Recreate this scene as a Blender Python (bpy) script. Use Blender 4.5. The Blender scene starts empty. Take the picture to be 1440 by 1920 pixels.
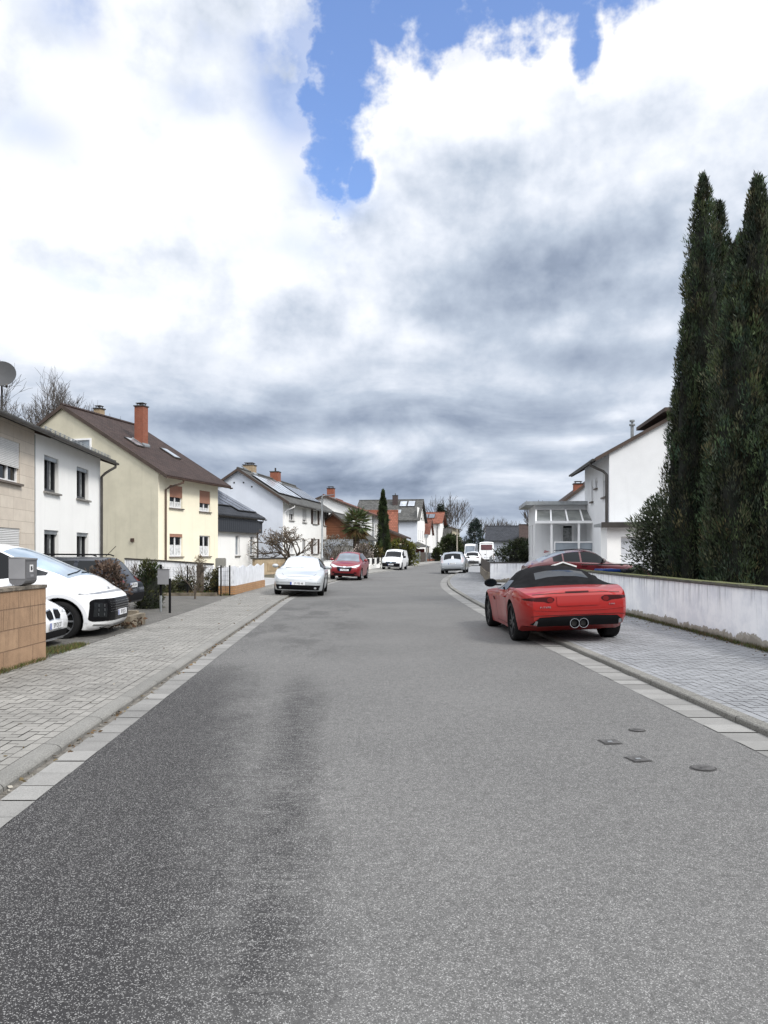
import bpy, bmesh, math, random
import numpy as np
from mathutils import Vector, Matrix
from mathutils.bvhtree import BVHTree
from mathutils import geometry as GEO

R = math.radians
random.seed(7)
rng = np.random.default_rng(7)
sc = bpy.context.scene
col = sc.collection

# the photographer stands at the origin, eye 1.6 m above the road, looking along +Y
F, HZ, EYE = 1400.0, 1035.0, 1.6
def at(px, py, Y):
    return Vector(((px - 720) / F * Y, Y, EYE - (py - HZ) / F * Y))
def gx(px, Y):
    return (px - 720) / F * Y

# ------------------------------------------------------------------ nodes / materials
def nd(t, typ, ins=None, **at_):
    n = t.nodes.new(typ)
    for k, v in at_.items():
        setattr(n, k, v)
    for k, v in (ins or {}).items():
        s = n.inputs[k]
        if isinstance(v, E):
            v = v.s
        if isinstance(v, bpy.types.NodeSocket):
            t.links.new(v, s)
        else:
            s.default_value = v
    return n

class E:
    """scalar node expression"""
    def __init__(s, t, sock): s.t, s.s = t, sock
    def _m(s, op, *o, clamp=False):
        n = s.t.nodes.new('ShaderNodeMath'); n.operation = op; n.use_clamp = clamp
        for i, v in enumerate((s,) + o):
            if isinstance(v, E): s.t.links.new(v.s, n.inputs[i])
            else: n.inputs[i].default_value = v
        return E(s.t, n.outputs[0])
    def __add__(s, o): return s._m('ADD', o)
    __radd__ = __add__
    def __sub__(s, o): return s._m('SUBTRACT', o)
    def __rsub__(s, o): return (s * -1.0) + o
    def __mul__(s, o): return s._m('MULTIPLY', o)
    __rmul__ = __mul__
    def __truediv__(s, o): return s._m('DIVIDE', o)
    def pw(s, o): return s._m('POWER', o)
    def mx(s, o): return s._m('MAXIMUM', o)
    def mn(s, o): return s._m('MINIMUM', o)
    def ss(s, a, b):
        n = s.t.nodes.new('ShaderNodeMapRange'); n.interpolation_type = 'SMOOTHSTEP'
        s.t.links.new(s.s, n.inputs[0]); n.inputs[1].default_value = a; n.inputs[2].default_value = b
        return E(s.t, n.outputs[0])
    def lin(s, a, b, c=0., d=1.):
        n = s.t.nodes.new('ShaderNodeMapRange')
        s.t.links.new(s.s, n.inputs[0])
        for i, v in enumerate((a, b, c, d)): n.inputs[1 + i].default_value = v
        return E(s.t, n.outputs[0])

def c4(c):
    return (c[0], c[1], c[2], 1.0)

def mixc(t, fac, a, b, mode='MIX'):
    n = t.nodes.new('ShaderNodeMix'); n.data_type = 'RGBA'; n.blend_type = mode
    for s, v in ((n.inputs[0], fac), (n.inputs[6], a), (n.inputs[7], b)):
        if isinstance(v, E): v = v.s
        if isinstance(v, bpy.types.NodeSocket): t.links.new(v, s)
        elif isinstance(v, (int, float)): s.default_value = v
        else: s.default_value = c4(v)
    return n.outputs[2]

def noise(t, vec, scale, detail=4., rough=.55, dist=0.):
    n = nd(t, 'ShaderNodeTexNoise', {'Scale': scale, 'Detail': detail, 'Roughness': rough, 'Distortion': dist})
    if vec is not None: t.links.new(vec, n.inputs['Vector'])
    return E(t, n.outputs['Fac'])

def mapping(t, vec, scale=(1, 1, 1), loc=(0, 0, 0), rot=(0, 0, 0)):
    n = nd(t, 'ShaderNodeMapping', {'Scale': scale, 'Location': loc, 'Rotation': rot})
    t.links.new(vec, n.inputs['Vector'])
    return n.outputs[0]

def base_mat(name):
    m = bpy.data.materials.new(name); m.use_nodes = True
    t = m.node_tree
    return m, t, t.nodes['Principled BSDF'], nd(t, 'ShaderNodeTexCoord')

def set_bump(t, bs, height, strength, dist=.01):
    b = nd(t, 'ShaderNodeBump', {'Strength': strength, 'Distance': dist, 'Height': height})
    t.links.new(b.outputs[0], bs.inputs['Normal'])

def mat(name, c, rough=.7, metal=0., var=.12, vs=1.5, bump=0., bs=40., coat=0., spec=.5, fine=0., fs=60., c2=None, streak=0., emit=None):
    m, t, b, tc = base_mat(name)
    v = tc.outputs['Object']
    n = noise(t, v, vs, 5.)
    lo = [x * (1 - var) for x in c]; hi = [min(1, x * (1 + var)) for x in c]
    if c2 is not None: lo = c2
    k = mixc(t, n.ss(.3, .7), lo, hi)
    if fine:
        f = noise(t, v, fs, 3.)
        k = mixc(t, 1.0, k, nd(t, 'ShaderNodeCombineColor', {0: f.lin(.3, .7, 1 - fine, 1 + fine), 1: f.lin(.3, .7, 1 - fine, 1 + fine), 2: f.lin(.3, .7, 1 - fine, 1 + fine)}).outputs[0], 'MULTIPLY')
    if streak:
        s = noise(t, mapping(t, v, (3, 3, .25)), 2., 4.)
        k = mixc(t, s.ss(.5, .8) * streak, k, [x * .45 for x in c])
    t.links.new(k, b.inputs['Base Color'])
    b.inputs['Roughness'].default_value = rough
    b.inputs['Metallic'].default_value = metal
    b.inputs['Coat Weight'].default_value = coat
    b.inputs['Coat Roughness'].default_value = .04
    b.inputs['Specular IOR Level'].default_value = spec
    if bump: set_bump(t, b, noise(t, v, bs, 4.), bump)
    return m

def paint(name, c, coat=.8, rough=.35, metal=0., grime=.25, spec=.5):
    """car paint: clear coat, faint orange peel and road dust on the low parts"""
    m, t, b, tc = base_mat(name)
    v = tc.outputs['Object']
    z = E(t, nd(t, 'ShaderNodeSeparateXYZ', {0: v}).outputs[2])
    d = (1.0 - z.ss(.15, .75)) * noise(t, v, 5., 5.).lin(.3, .7, .3, 1.) * grime
    k = mixc(t, noise(t, v, 2., 3.).ss(.3, .7), [x * .94 for x in c], c)
    k = mixc(t, d, k, (.13, .12, .11))
    t.links.new(k, b.inputs['Base Color'])
    b.inputs['Metallic'].default_value = metal
    t.links.new((d * .6 + rough).s, b.inputs['Roughness'])
    b.inputs['Coat Weight'].default_value = coat; b.inputs['Specular IOR Level'].default_value = spec
    b.inputs['Coat Roughness'].default_value = .05
    return m

def glass_mat(name, c, rough=.05, spec=.8):
    m, t, b, tc = base_mat(name)
    n = noise(t, tc.outputs['Object'], 1.2, 2.)
    t.links.new(mixc(t, n.ss(.35, .65), [x * .6 for x in c], c), b.inputs['Base Color'])
    b.inputs['Roughness'].default_value = rough
    b.inputs['Specular IOR Level'].default_value = spec
    return m

def brick_mat(name, c1, c2, mortar, w, h, msize=.012, offset=.5, rough=.85, bump=.4, var=.25, freq=2, moss=None):
    m, t, b, tc = base_mat(name)
    uv = tc.outputs['UV']
    br = nd(t, 'ShaderNodeTexBrick', {'Color1': c4(c1), 'Color2': c4(c2), 'Mortar': c4(mortar), 'Scale': 1., 'Mortar Size': msize,
            'Brick Width': w, 'Row Height': h, 'Mortar Smooth': .2, 'Bias': 0.}, offset=offset, offset_frequency=freq)
    t.links.new(uv, br.inputs['Vector'])
    n = noise(t, tc.outputs['Object'], 3., 6., .65)
    k = mixc(t, n.ss(.3, .75) * var * 2, br.outputs['Color'], [x * .55 for x in c1])
    f = noise(t, tc.outputs['Object'], 70., 2.)
    k = mixc(t, f.ss(.45, .7) * .3, k, [min(1, x * 1.35) for x in c2])
    if moss:
        k = mixc(t, noise(t, tc.outputs['Object'], .8, 6., .7).ss(.55, .75) * .6, k, moss)
    t.links.new(k, b.inputs['Base Color'])
    b.inputs['Roughness'].default_value = rough
    h_ = (1.0 - E(t, br.outputs['Fac'])) + n * .3
    set_bump(t, b, h_.s, bump, .012)
    return m

def tile_mat(name, c, w=.3, h=.34, var=.25, bump=1., moss=None, rough=.75):
    """rows of pantiles: round across, stepped down the slope (UV in metres)"""
    m, t, b, tc = base_mat(name)
    s = nd(t, 'ShaderNodeSeparateXYZ', {0: tc.outputs['UV']})
    u, v = E(t, s.outputs[0]), E(t, s.outputs[1])
    row = (v / h)._m('FLOOR'); fr = (v / h)._m('FRACT')
    sh = row._m('MODULO', 2.) * .5
    fu = (u / w + sh)._m('FRACT'); cu = (u / w + sh)._m('FLOOR')
    cid = nd(t, 'ShaderNodeCombineXYZ', {0: cu, 1: row, 2: 0.})
    wn = E(t, nd(t, 'ShaderNodeTexWhiteNoise', {0: cid.outputs[0]}).outputs[0])
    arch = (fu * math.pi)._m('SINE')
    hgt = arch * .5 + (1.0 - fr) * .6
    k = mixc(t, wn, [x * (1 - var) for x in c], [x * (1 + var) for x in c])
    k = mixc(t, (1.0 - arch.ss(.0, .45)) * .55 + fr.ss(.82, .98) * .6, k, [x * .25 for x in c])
    k = mixc(t, noise(t, tc.outputs['Object'], .9, 6., .7).ss(.5, .8) * .5, k, moss or [x * .55 for x in c])
    t.links.new(k, b.inputs['Base Color'])
    b.inputs['Roughness'].default_value = rough; b.inputs['Specular IOR Level'].default_value = .2
    set_bump(t, b, hgt.s, bump, .04)
    return m

def slat_mat(name, c, pitch=.05, axis=1, rough=.5, dark=.45, var=.1, bump=.6):
    m, t, b, tc = base_mat(name)
    s = nd(t, 'ShaderNodeSeparateXYZ', {0: tc.outputs['UV']})
    f = (E(t, s.outputs[axis]) / pitch)._m('FRACT')
    a = (f * math.pi)._m('SINE')
    k = mixc(t, 1.0 - a.ss(.0, .4), c, [x * dark for x in c])
    k = mixc(t, noise(t, tc.outputs['Object'], 3., 5.).ss(.4, .7) * var * 2, k, [x * .6 for x in c])
    t.links.new(k, b.inputs['Base Color']); b.inputs['Roughness'].default_value = rough
    set_bump(t, b, a.s, bump, .02)
    return m

def leaf_mat(name, rough=.6, trans=.25):
    m, t, b, tc = base_mat(name)
    a = nd(t, 'ShaderNodeVertexColor', layer_name='Col')
    k = mixc(t, noise(t, tc.outputs['Object'], 2.5, 3.).ss(.3, .7) * .22, a.outputs[0], (.01, .012, .008))
    t.links.new(k, b.inputs['Base Color']); b.inputs['Roughness'].default_value = rough
    b.inputs['Specular IOR Level'].default_value = .3
    if trans:
        o = t.nodes['Material Output']
        tr = nd(t, 'ShaderNodeBsdfTranslucent', {'Color': k})
        mx = nd(t, 'ShaderNodeMixShader', {0: trans, 1: b.outputs[0], 2: tr.outputs[0]})
        t.links.new(mx.outputs[0], o.inputs[0])
    return m

# ------------------------------------------------------------------ objects
def tag(o, label=None, cat=None, group=None, kind=None):
    if label: o['label'] = label
    if cat: o['category'] = cat
    if group: o['group'] = group
    if kind: o['kind'] = kind
    return o

def thing(name, label, cat, loc=(0, 0, 0), rz=0., group=None, rx=0., ry=0.):
    o = bpy.data.objects.new(name, None); col.objects.link(o)
    o.empty_display_size = .2
    o.location = loc; o.rotation_euler = (rx, ry, rz)
    return tag(o, label, cat, group)

def box_uv(me):
    """UVs in metres, u horizontal along the face, v up the face"""
    nl = len(me.loops)
    if nl == 0: return
    vi = np.empty(nl, np.int32); me.loops.foreach_get('vertex_index', vi)
    co = np.empty(len(me.vertices) * 3); me.vertices.foreach_get('co', co); co = co.reshape(-1, 3)
    npoly = len(me.polygons)
    nr = np.empty(npoly * 3); me.polygons.foreach_get('normal', nr); nr = nr.reshape(-1, 3)
    lt = np.empty(npoly, np.int32); me.polygons.foreach_get('loop_total', lt)
    n = np.repeat(nr, lt, axis=0)
    flat = np.abs(n[:, 2]) > .995
    tx = np.stack([-n[:, 1], n[:, 0], np.zeros(nl)], 1)
    ln = np.linalg.norm(tx, axis=1); ln[ln == 0] = 1
    tx /= ln[:, None]
    tx[flat] = (1, 0, 0)
    bt = np.cross(n, tx)
    bt[flat] = (0, 1, 0)
    p = co[vi]
    uv = np.stack([(p * tx).sum(1), (p * bt).sum(1)], 1)
    lay = me.uv_layers.new(name='UVMap')
    lay.data.foreach_set('uv', uv.astype(np.float32).ravel())

class MB:
    def __init__(s): s.v, s.f, s.uv = [], [], None
    def add(s, vs, fs):
        k = len(s.v); s.v += [tuple(p) for p in vs]; s.f += [tuple(i + k for i in f) for f in fs]
        return s
    def quad(s, a, b, c, d): return s.add((a, b, c, d), ((0, 1, 2, 3),))
    def box(s, x0, x1, y0, y1, z0, z1):
        if x0 > x1: x0, x1 = x1, x0
        if y0 > y1: y0, y1 = y1, y0
        return s.add([(x0, y0, z0), (x1, y0, z0), (x1, y1, z0), (x0, y1, z0), (x0, y0, z1), (x1, y0, z1), (x1, y1, z1), (x0, y1, z1)],
                     ((0, 3, 2, 1), (4, 5, 6, 7), (0, 1, 5, 4), (1, 2, 6, 5), (2, 3, 7, 6), (3, 0, 4, 7)))
    def hexa(s, p):   # 8 points bottom ccw then top ccw
        return s.add(p, ((0, 3, 2, 1), (4, 5, 6, 7), (0, 1, 5, 4), (1, 2, 6, 5), (2, 3, 7, 6), (3, 0, 4, 7)))
    def fbox(s, fr, u0, u1, z0, z1, n0, n1):
        """box in a wall frame: u along, z up, n outward"""
        O, T, N = fr
        P = lambda u, n, z: (O[0] + T[0] * u + N[0] * n, O[1] + T[1] * u + N[1] * n, z)
        return s.hexa([P(u0, n1, z0), P(u1, n1, z0), P(u1, n0, z0), P(u0, n0, z0), P(u0, n1, z1), P(u1, n1, z1), P(u1, n0, z1), P(u0, n0, z1)])
    def wall(s, x0, y0, x1, y1, z0, z1, th):
        d = Vector((x1 - x0, y1 - y0, 0)).normalized(); n = Vector((d.y, -d.x, 0)) * th / 2
        a, b = Vector((x0, y0, 0)), Vector((x1, y1, 0))
        q = [a + n, b + n, b - n, a - n]
        return s.hexa([(p.x, p.y, z0) for p in q] + [(p.x, p.y, z1) for p in q])
    def bar(s, a, b, w, h=None):
        h = h or w
        a, b = Vector(a), Vector(b); d = (b - a).normalized()
        up = Vector((0, 0, 1)) if abs(d.z) < .95 else Vector((1, 0, 0))
        r = d.cross(up).normalized() * w / 2; u = r.cross(d).normalized() * h / 2
        q = [-r - u, r - u, r + u, -r + u]
        return s.add([a + p for p in q] + [b + p for p in q], ((0, 1, 2, 3), (7, 6, 5, 4), (0, 4, 5, 1), (1, 5, 6, 2), (2, 6, 7, 3), (3, 7, 4, 0)))
    def tube(s, pts, rad, n=8, cap=True):
        pts = [Vector(p) for p in pts]
        if isinstance(rad, (int, float)): rad = [rad] * len(pts)
        k0 = len(s.v); ref = None
        for i, p in enumerate(pts):
            d = (pts[min(i + 1, len(pts) - 1)] - pts[max(i - 1, 0)]).normalized()
            if ref is None or abs(ref.dot(d)) > .95: ref = Vector((0, 0, 1)) if abs(d.z) < .9 else Vector((1, 0, 0))
            r = d.cross(ref).normalized(); u = r.cross(d)
            ref = u
            for j in range(n):
                a = 2 * math.pi * j / n
                q = p + (r * math.cos(a) + u * math.sin(a)) * rad[i]
                s.v.append(tuple(q))
        for i in range(len(pts) - 1):
            for j in range(n):
                a, b = k0 + i * n + j, k0 + i * n + (j + 1) % n
                s.f.append((a, a + n, b + n, b))
        if cap:
            s.f.append(tuple(k0 + j for j in range(n)))
            e = k0 + (len(pts) - 1) * n
            s.f.append(tuple(e + j for j in reversed(range(n))))
        return s
    def lathe(s, prof, n=20, axis='z', c=(0, 0, 0)):
        """prof: (r, h) pairs"""
        k0 = len(s.v)
        for r, h in prof:
            for j in range(n):
                a = 2 * math.pi * j / n
                p = (r * math.cos(a), r * math.sin(a), h)
                if axis == 'y': p = (p[0], h, p[1])
                if axis == 'x': p = (h, p[0], p[1])
                s.v.append((p[0] + c[0], p[1] + c[1], p[2] + c[2]))
        for i in range(len(prof) - 1):
            for j in range(n):
                a, b = k0 + i * n + j, k0 + i * n + (j + 1) % n
                s.f.append((a, b, b + n, a + n) if axis != 'y' else (a, a + n, b + n, b))
        return s
    def build(s, name, m, parent=None, smooth=None, bevel=0.):
        me = bpy.data.meshes.new(name)
        me.from_pydata(s.v, [], s.f); me.update()
        if bevel:
            bm = bmesh.new(); bm.from_mesh(me)
            bmesh.ops.remove_doubles(bm, verts=bm.verts, dist=1e-5)
            bmesh.ops.bevel(bm, geom=list(bm.edges), offset=bevel, segments=2, affect='EDGES', clamp_overlap=True)
            bm.to_mesh(me); bm.free()
        if s.uv is not None:
            lay = me.uv_layers.new(name='UVMap'); lay.data.foreach_set('uv', np.asarray(s.uv, np.float32).ravel())
        else: box_uv(me)
        return link(name, me, m, parent, smooth)

def link(name, me, m, parent=None, smooth=None):
    if m is not None and len(me.materials) == 0: me.materials.append(m)
    if smooth is not None:
        me.polygons.foreach_set('use_smooth', np.ones(len(me.polygons), bool))
        if smooth < 180: me.set_sharp_from_angle(angle=R(smooth))
    o = bpy.data.objects.new(name, me); col.objects.link(o)
    if parent is not None: o.parent = parent
    return o

def text_mesh(name, txt, size, m, parent, M, shear=0., ext=.002, font_scale=(1, 1)):
    c = bpy.data.curves.new(name, 'FONT'); c.body = txt; c.size = size; c.align_x = 'CENTER'; c.align_y = 'CENTER'
    c.extrude = ext; c.shear = shear; c.resolution_u = 3
    o = bpy.data.objects.new(name + '_tmp', c); col.objects.link(o)
    dg = bpy.context.evaluated_depsgraph_get(); dg.update()
    me = bpy.data.meshes.new_from_object(o.evaluated_get(dg))
    bpy.data.objects.remove(o); bpy.data.curves.remove(c)
    me.transform(M @ Matrix.Diagonal((font_scale[0], font_scale[1], 1, 1))); me.name = name
    me.materials.clear()
    return link(name, me, m, parent)

def copy_tree(o, parent=None, suffix=None):
    c = o.copy(); col.objects.link(c)
    if parent is not None: c.parent = parent
    for ch in list(o.children): copy_tree(ch, c)
    return c

def pchip(tab):
    x = np.array([p[0] for p in tab], float); y = np.array([p[1] for p in tab], float)
    h = np.diff(x); d = np.diff(y) / h
    m = np.zeros(len(x))
    for i in range(1, len(x) - 1):
        if d[i - 1] * d[i] > 0:
            w1, w2 = 2 * h[i] + h[i - 1], h[i] + 2 * h[i - 1]
            m[i] = (w1 + w2) / (w1 / d[i - 1] + w2 / d[i])
    m[0], m[-1] = d[0], d[-1]
    def f(q):
        q = float(min(max(q, x[0]), x[-1]))
        i = int(min(max(np.searchsorted(x, q) - 1, 0), len(x) - 2))
        t = (q - x[i]) / h[i]
        return float((2 * t**3 - 3 * t**2 + 1) * y[i] + (t**3 - 2 * t**2 + t) * h[i] * m[i] + (-2 * t**3 + 3 * t**2) * y[i + 1] + (t**3 - t**2) * h[i] * m[i + 1])
    return f

def lerp(a, b, t): return a + (b - a) * t
# ------------------------------------------------------------------ sky, sun, camera
def build_world():
    w = bpy.data.worlds.new('World'); sc.world = w; w.use_nodes = True
    t = w.node_tree; bg = t.nodes['Background']
    tc = nd(t, 'ShaderNodeTexCoord')
    s = nd(t, 'ShaderNodeSeparateXYZ', {0: tc.outputs['Generated']})
    x, y, z = (E(t, s.outputs[i]) for i in range(3))
    az = x._m('ARCTAN2', y)                       # azimuth from +Y, clockwise
    el = z._m('ARCSINE')                          # elevation
    sky = nd(t, 'ShaderNodeTexSky', sky_type='NISHITA')
    sky.sun_disc = False; sky.sun_elevation = R(44); sky.sun_rotation = R(130); sky.air_density = 1.2; sky.dust_density = .6
    blue = mixc(t, 1.0, sky.outputs[0], (SKYK * 1.3, SKYK * 1.58, SKYK * 2.15), 'MULTIPLY')
    ae = nd(t, 'ShaderNodeCombineXYZ', {0: az, 1: el, 2: 0.}).outputs[0]
    def n2(vec, sx, sy, ox, oy, det, rough=.55, dist=0.):
        v = nd(t, 'ShaderNodeVectorMath', {0: vec, 1: (sx, sy, 1), 2: (ox, oy, 0)}, operation='MULTIPLY_ADD').outputs[0]
        n = nd(t, 'ShaderNodeTexNoise', {'Scale': 1., 'Detail': det, 'Roughness': rough, 'Distortion': dist}, noise_dimensions='2D')
        t.links.new(v, n.inputs['Vector'])
        return E(t, n.outputs['Fac'])
    nA = n2(ae, 5.5, 6.9, 0, 0, 6., .56)               # billows
    nA2 = n2(ae, 5.5, 6.9, .09, -.26, 5., .52)         # the same billows a little further from the light
    nB = n2(ae, 2.4, 4.2, 3.1, 7.7, 3.)
    nC = n2(ae, 21., 27., 9., 2., 4., .6)
    nS = n2(ae, 4.6, 12.5, 4., 1., 6., .58, .3)
    nS2 = n2(ae, 4.6, 12.5, 4.05, .62, 5., .56, .3)
    nT = n2(ae, 9., 46., 2., 3., 4., .55)          # layers that flatten towards the horizon
    def q(cx, cy, rx, ry):
        d = nd(t, 'ShaderNodeVectorMath', {0: ae, 1: (1 / R(rx), 1 / R(ry), 0), 2: (-cx / rx, -cy / ry, 0)}, operation='MULTIPLY_ADD').outputs[0]
        return E(t, nd(t, 'ShaderNodeVectorMath', {0: d, 1: d}, operation='DOT_PRODUCT').outputs['Value'])
    def madd(a, k, b):
        n = nd(t, 'ShaderNodeMath', {0: a, 1: k, 2: b}, operation='MULTIPLY_ADD'); return E(t, n.outputs[0])
    def gsum(lst, L):
        for (cx, cy, rx, ry, k) in lst:
            n = nd(t, 'ShaderNodeMath', {0: .3679, 1: q(cx, cy, rx, ry)}, operation='POWER')
            L = madd(n.outputs[0], k, L)
        return L
    # the blue gap between the cloud masses (smallest squared distance to a few ellipses)
    D = None
    for e in GAPS:
        D = q(*e) if D is None else D.mn(q(*e))
    F_ = 1.0 - D
    ragged = madd(nA - .5, 3.2, F_ + (nC - .5) * 2.4)
    clear = ragged.ss(-.5, .6) * .95
    zero = E(t, nd(t, 'ShaderNodeValue').outputs[0]); zero.s.default_value = 0.
    wisp = gsum(WISPS, zero)
    clear = clear.mx((wisp * nA.ss(.36, .62)).mn(.6))
    L = gsum(BLOBS, el.lin(R(0), R(36), *SKYL))
    lay = 1.0 - el.ss(R(9), R(18))
    L = L + (nB - .5) * .14 + (1.0 - lay * .7) * ((nC - .5) * .09 + (nA - nA2) * .72 + (nA - .5) * .10)
    L = madd(lay, (nS - .5) * .20 + (nS - nS2) * .50 + (nC - .5) * .06 - .05, L)
    L = madd(1.0 - el.ss(R(4.5), R(8)), (nT - .5) * .28, L)
    L = L + ragged.ss(-1.3, -.15) * .10
    behind = (y * -1.0).ss(-.2, .5)                # unseen sky behind the viewer: darkened low for reflections, brightened above as fill
    high = el.ss(R(38), R(60))  # unseen sky overhead, brightened to throw more light on the walls
    cr = nd(t, 'ShaderNodeValToRGB', {0: L})
    e = cr.color_ramp; e.elements[0].position = .0; e.elements[0].color = (.10, .135, .20, 1)
    e.elements[1].position = 1.0; e.elements[1].color = (1.0, 1.0, 1.0, 1)
    for p, c in ((.2, (.17, .215, .30)), (.4, (.30, .36, .47)), (.6, (.50, .57, .68)), (.76, (.74, .79, .88)), (.88, (.92, .95, .99))):
        k = e.elements.new(p); k.color = c4(c)
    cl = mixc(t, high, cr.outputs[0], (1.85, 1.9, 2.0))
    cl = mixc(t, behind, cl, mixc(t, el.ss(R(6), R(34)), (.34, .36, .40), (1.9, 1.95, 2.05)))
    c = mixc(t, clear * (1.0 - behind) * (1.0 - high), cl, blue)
    c = mixc(t, 1.0 - el.ss(R(-3), R(0.2)), c, (.3, .3, .3))
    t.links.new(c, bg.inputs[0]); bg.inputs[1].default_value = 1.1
    w.cycles.sampling_method = 'MANUAL'; w.cycles.sample_map_resolution = 256

# directions in degrees: azimuth, elevation, half widths
GAPS = [(-3.5, 28.6, 2.1, 3.5), (-2.8, 32.3, 3.4, 3.8), (3.5, 37.2, 10., 3.7), (11, 37.6, 9.2, 4.0), (15.2, 33.4, 1.2, 2.6), (-1.9, 26.6, 1.2, 1.6)]
WISPS = [(-5.6, 33.5, 2.2, 3.5, .7), (-4.5, 26.3, 2.0, 1.0, .5), (6, 33.6, 4, 1., .4), (-14, 35.5, 3.5, 2., .6), (-22, 34.0, 4., 1.8, .6), (-20.5, 18.8, 3.0, .8, .7), (-15.5, 30.5, 3, 1.2, .4), (-9, 22, 4, 1.4, .35), (-25, 27, 3, 1.5, .35), (-3.0, 25.0, 2.2, .9, .6), (-7.0, 32.0, 3.0, 4., .75), (-9.5, 34.5, 1.5, 2., .4)]
SKYL = (.58, .80)
BLOBS = [(-20, 22.5, 13, 8, .21), (-23, 31, 10, 6, .09), (-9, 25, 5.0, 4.5, .12), (-8, 19.5, 6, 2.2, .08),
    (5.5, 32.0, 4.5, 3.0, .26), (10.5, 33.0, 4.5, 3.2, .22), (-.2, 28.5, 2.6, 2.8, .16), (19, 33.5, 5.5, 3.4, .24), (25, 31, 5, 5, .12), (21, 27.5, 5, 2.5, .06),
    (9.5, 28.5, 3.0, 1.6, .05), (7.5, 26.4, 2.6, 1.6, -.10), (11.5, 20.6, 8, 2.6, -.15), (5, 17.9, 5.0, 1.2, -.15), (15, 18.2, 6, 1.2, -.10), (23, 23, 7, 4.5, -.10), (17, 26, 3.5, 1.6, .05),
    (15, 13.9, 4.2, 1.3, -.30), (19.5, 15.6, 5, .9, .10), (-26, 14.5, 7, 3.0, .28), (-25, 17.8, 7, 1.6, .12), (-14, 16.5, 4, 1.2, .08),
    (-9, 13.2, 6, 1.4, .07), (1.5, 15.2, 5, 1.1, .08), (3.5, 12.3, 3, .9, .08), (-2, 11.6, 6, 1.0, -.06),
    (-13, 9.6, 7.0, 1.2, -.30), (0, 10.0, 7, .7, -.14), (19, 11.6, 5, 1.1, .10), (10, 10.6, 5, .8, -.04), (-5, 8.0, 6, .55, .16), (13, 8.2, 6, .6, .20), (17, 10.0, 3, .6, .12), (-11, 7.4, 4, .6, .12),
    (-4, 5.3, 9, .7, -.22), (9, 6.4, 7, .5, -.14), (3, 4.4, 6, .35, -.04), (7, 3.2, 8, .5, -.10), (5, 1.9, 10, .6, .10)]
SKYK = .10
build_world()
sun = bpy.data.lights.new('sun', 'SUN'); sun.energy = 2.7; sun.angle = R(14); sun.color = (1.0, .96, .9)
so = bpy.data.objects.new('sun', sun); col.objects.link(so)
sd = Vector((math.sin(R(130)) * math.cos(R(44)), math.cos(R(130)) * math.cos(R(44)), math.sin(R(44))))
so.rotation_euler = sd.to_track_quat('Z', 'Y').to_euler(); so.location = (20, -20, 30)

cam = bpy.data.cameras.new('camera'); cam.sensor_width = 36; cam.sensor_fit = 'AUTO'; cam.lens = F / 1920 * 36
cam.shift_y = (HZ - 960) / 1920; cam.clip_end = 3000; cam.clip_start = .05
co = bpy.data.objects.new('camera', cam); col.objects.link(co); co.location = (0, 0, EYE); co.rotation_euler = (R(90), 0, 0)
sc.camera = co
sc.view_settings.view_transform = 'Standard'; sc.view_settings.look = 'None'; sc.view_settings.exposure = 0
sc.render.engine = 'CYCLES'
try:
    sc.cycles.use_denoising = True; sc.cycles.denoiser = 'OPENIMAGEDENOISE'
except Exception: pass
sc.cycles.max_bounces = 6; sc.cycles.transparent_max_bounces = 8
sc.cycles.sample_clamp_indirect = 6

# ------------------------------------------------------------------ street geometry
XL = pchip([(-8, -1.69), (0, -2.03), (18, -2.81), (26, -3.10), (36.7, -2.70), (52.7, -1.13), (62, .58), (74.7, 2.5), (112, 8.2), (150, 14.4), (200, 27), (300, 60)])
XR = pchip([(-8, 3.58), (0, 3.24), (10, 2.81), (17, 2.53), (23.6, 2.45), (31.5, 2.52), (35, 2.66), (39, 2.95), (44.8, 3.55), (52, 4.55), (62, 6.05), (75, 8.0), (112, 13.8), (150, 20.0), (200, 32.6), (300, 66)])
XLI = pchip([(-8, -4.45), (9.45, -4.86), (13.6, -4.97), (18.6, -5.05), (26.7, -5.34), (33.4, -5.42), (40, -5.2), (52, -3.75), (62, -2.1), (75, -.1), (112, 5.4), (150, 11.2), (200, 24), (300, 57)])
XRI = pchip([(-8, 5.97), (24, 5.97), (31, 5.85), (38, 5.5), (47, 6.3), (56, 7.3), (62, 8.3), (75, 10.3), (112, 16.0), (150, 22.4), (200, 35), (300, 69)])
YS = [-8 + .5 * i for i in range(0, 137)] + [60 + 2. * i for i in range(1, 121)]
KZ = .06      # kerb / pavement height

def strip(name, fa, fb, z, m, y0=-8, y1=300, kind='structure', za=None):
    ys = [y for y in YS if y0 <= y <= y1]
    mb = MB(); uv = []
    for i, y in enumerate(ys):
        mb.v += [(fa(y), y, z if za is None else za), (fb(y), y, z)]
        if i:
            k = 2 * i
            mb.f.append((k - 2, k - 1, k + 1, k))
            uv += [(mb.v[j][0] if False else (0 if j % 2 == 0 else abs(mb.v[j][0] - mb.v[j - 1][0])), mb.v[j][1]) for j in (k - 2, k - 1, k + 1, k)]
    mb.uv = uv
    return tag(mb.build(name, m), kind=kind)

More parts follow.
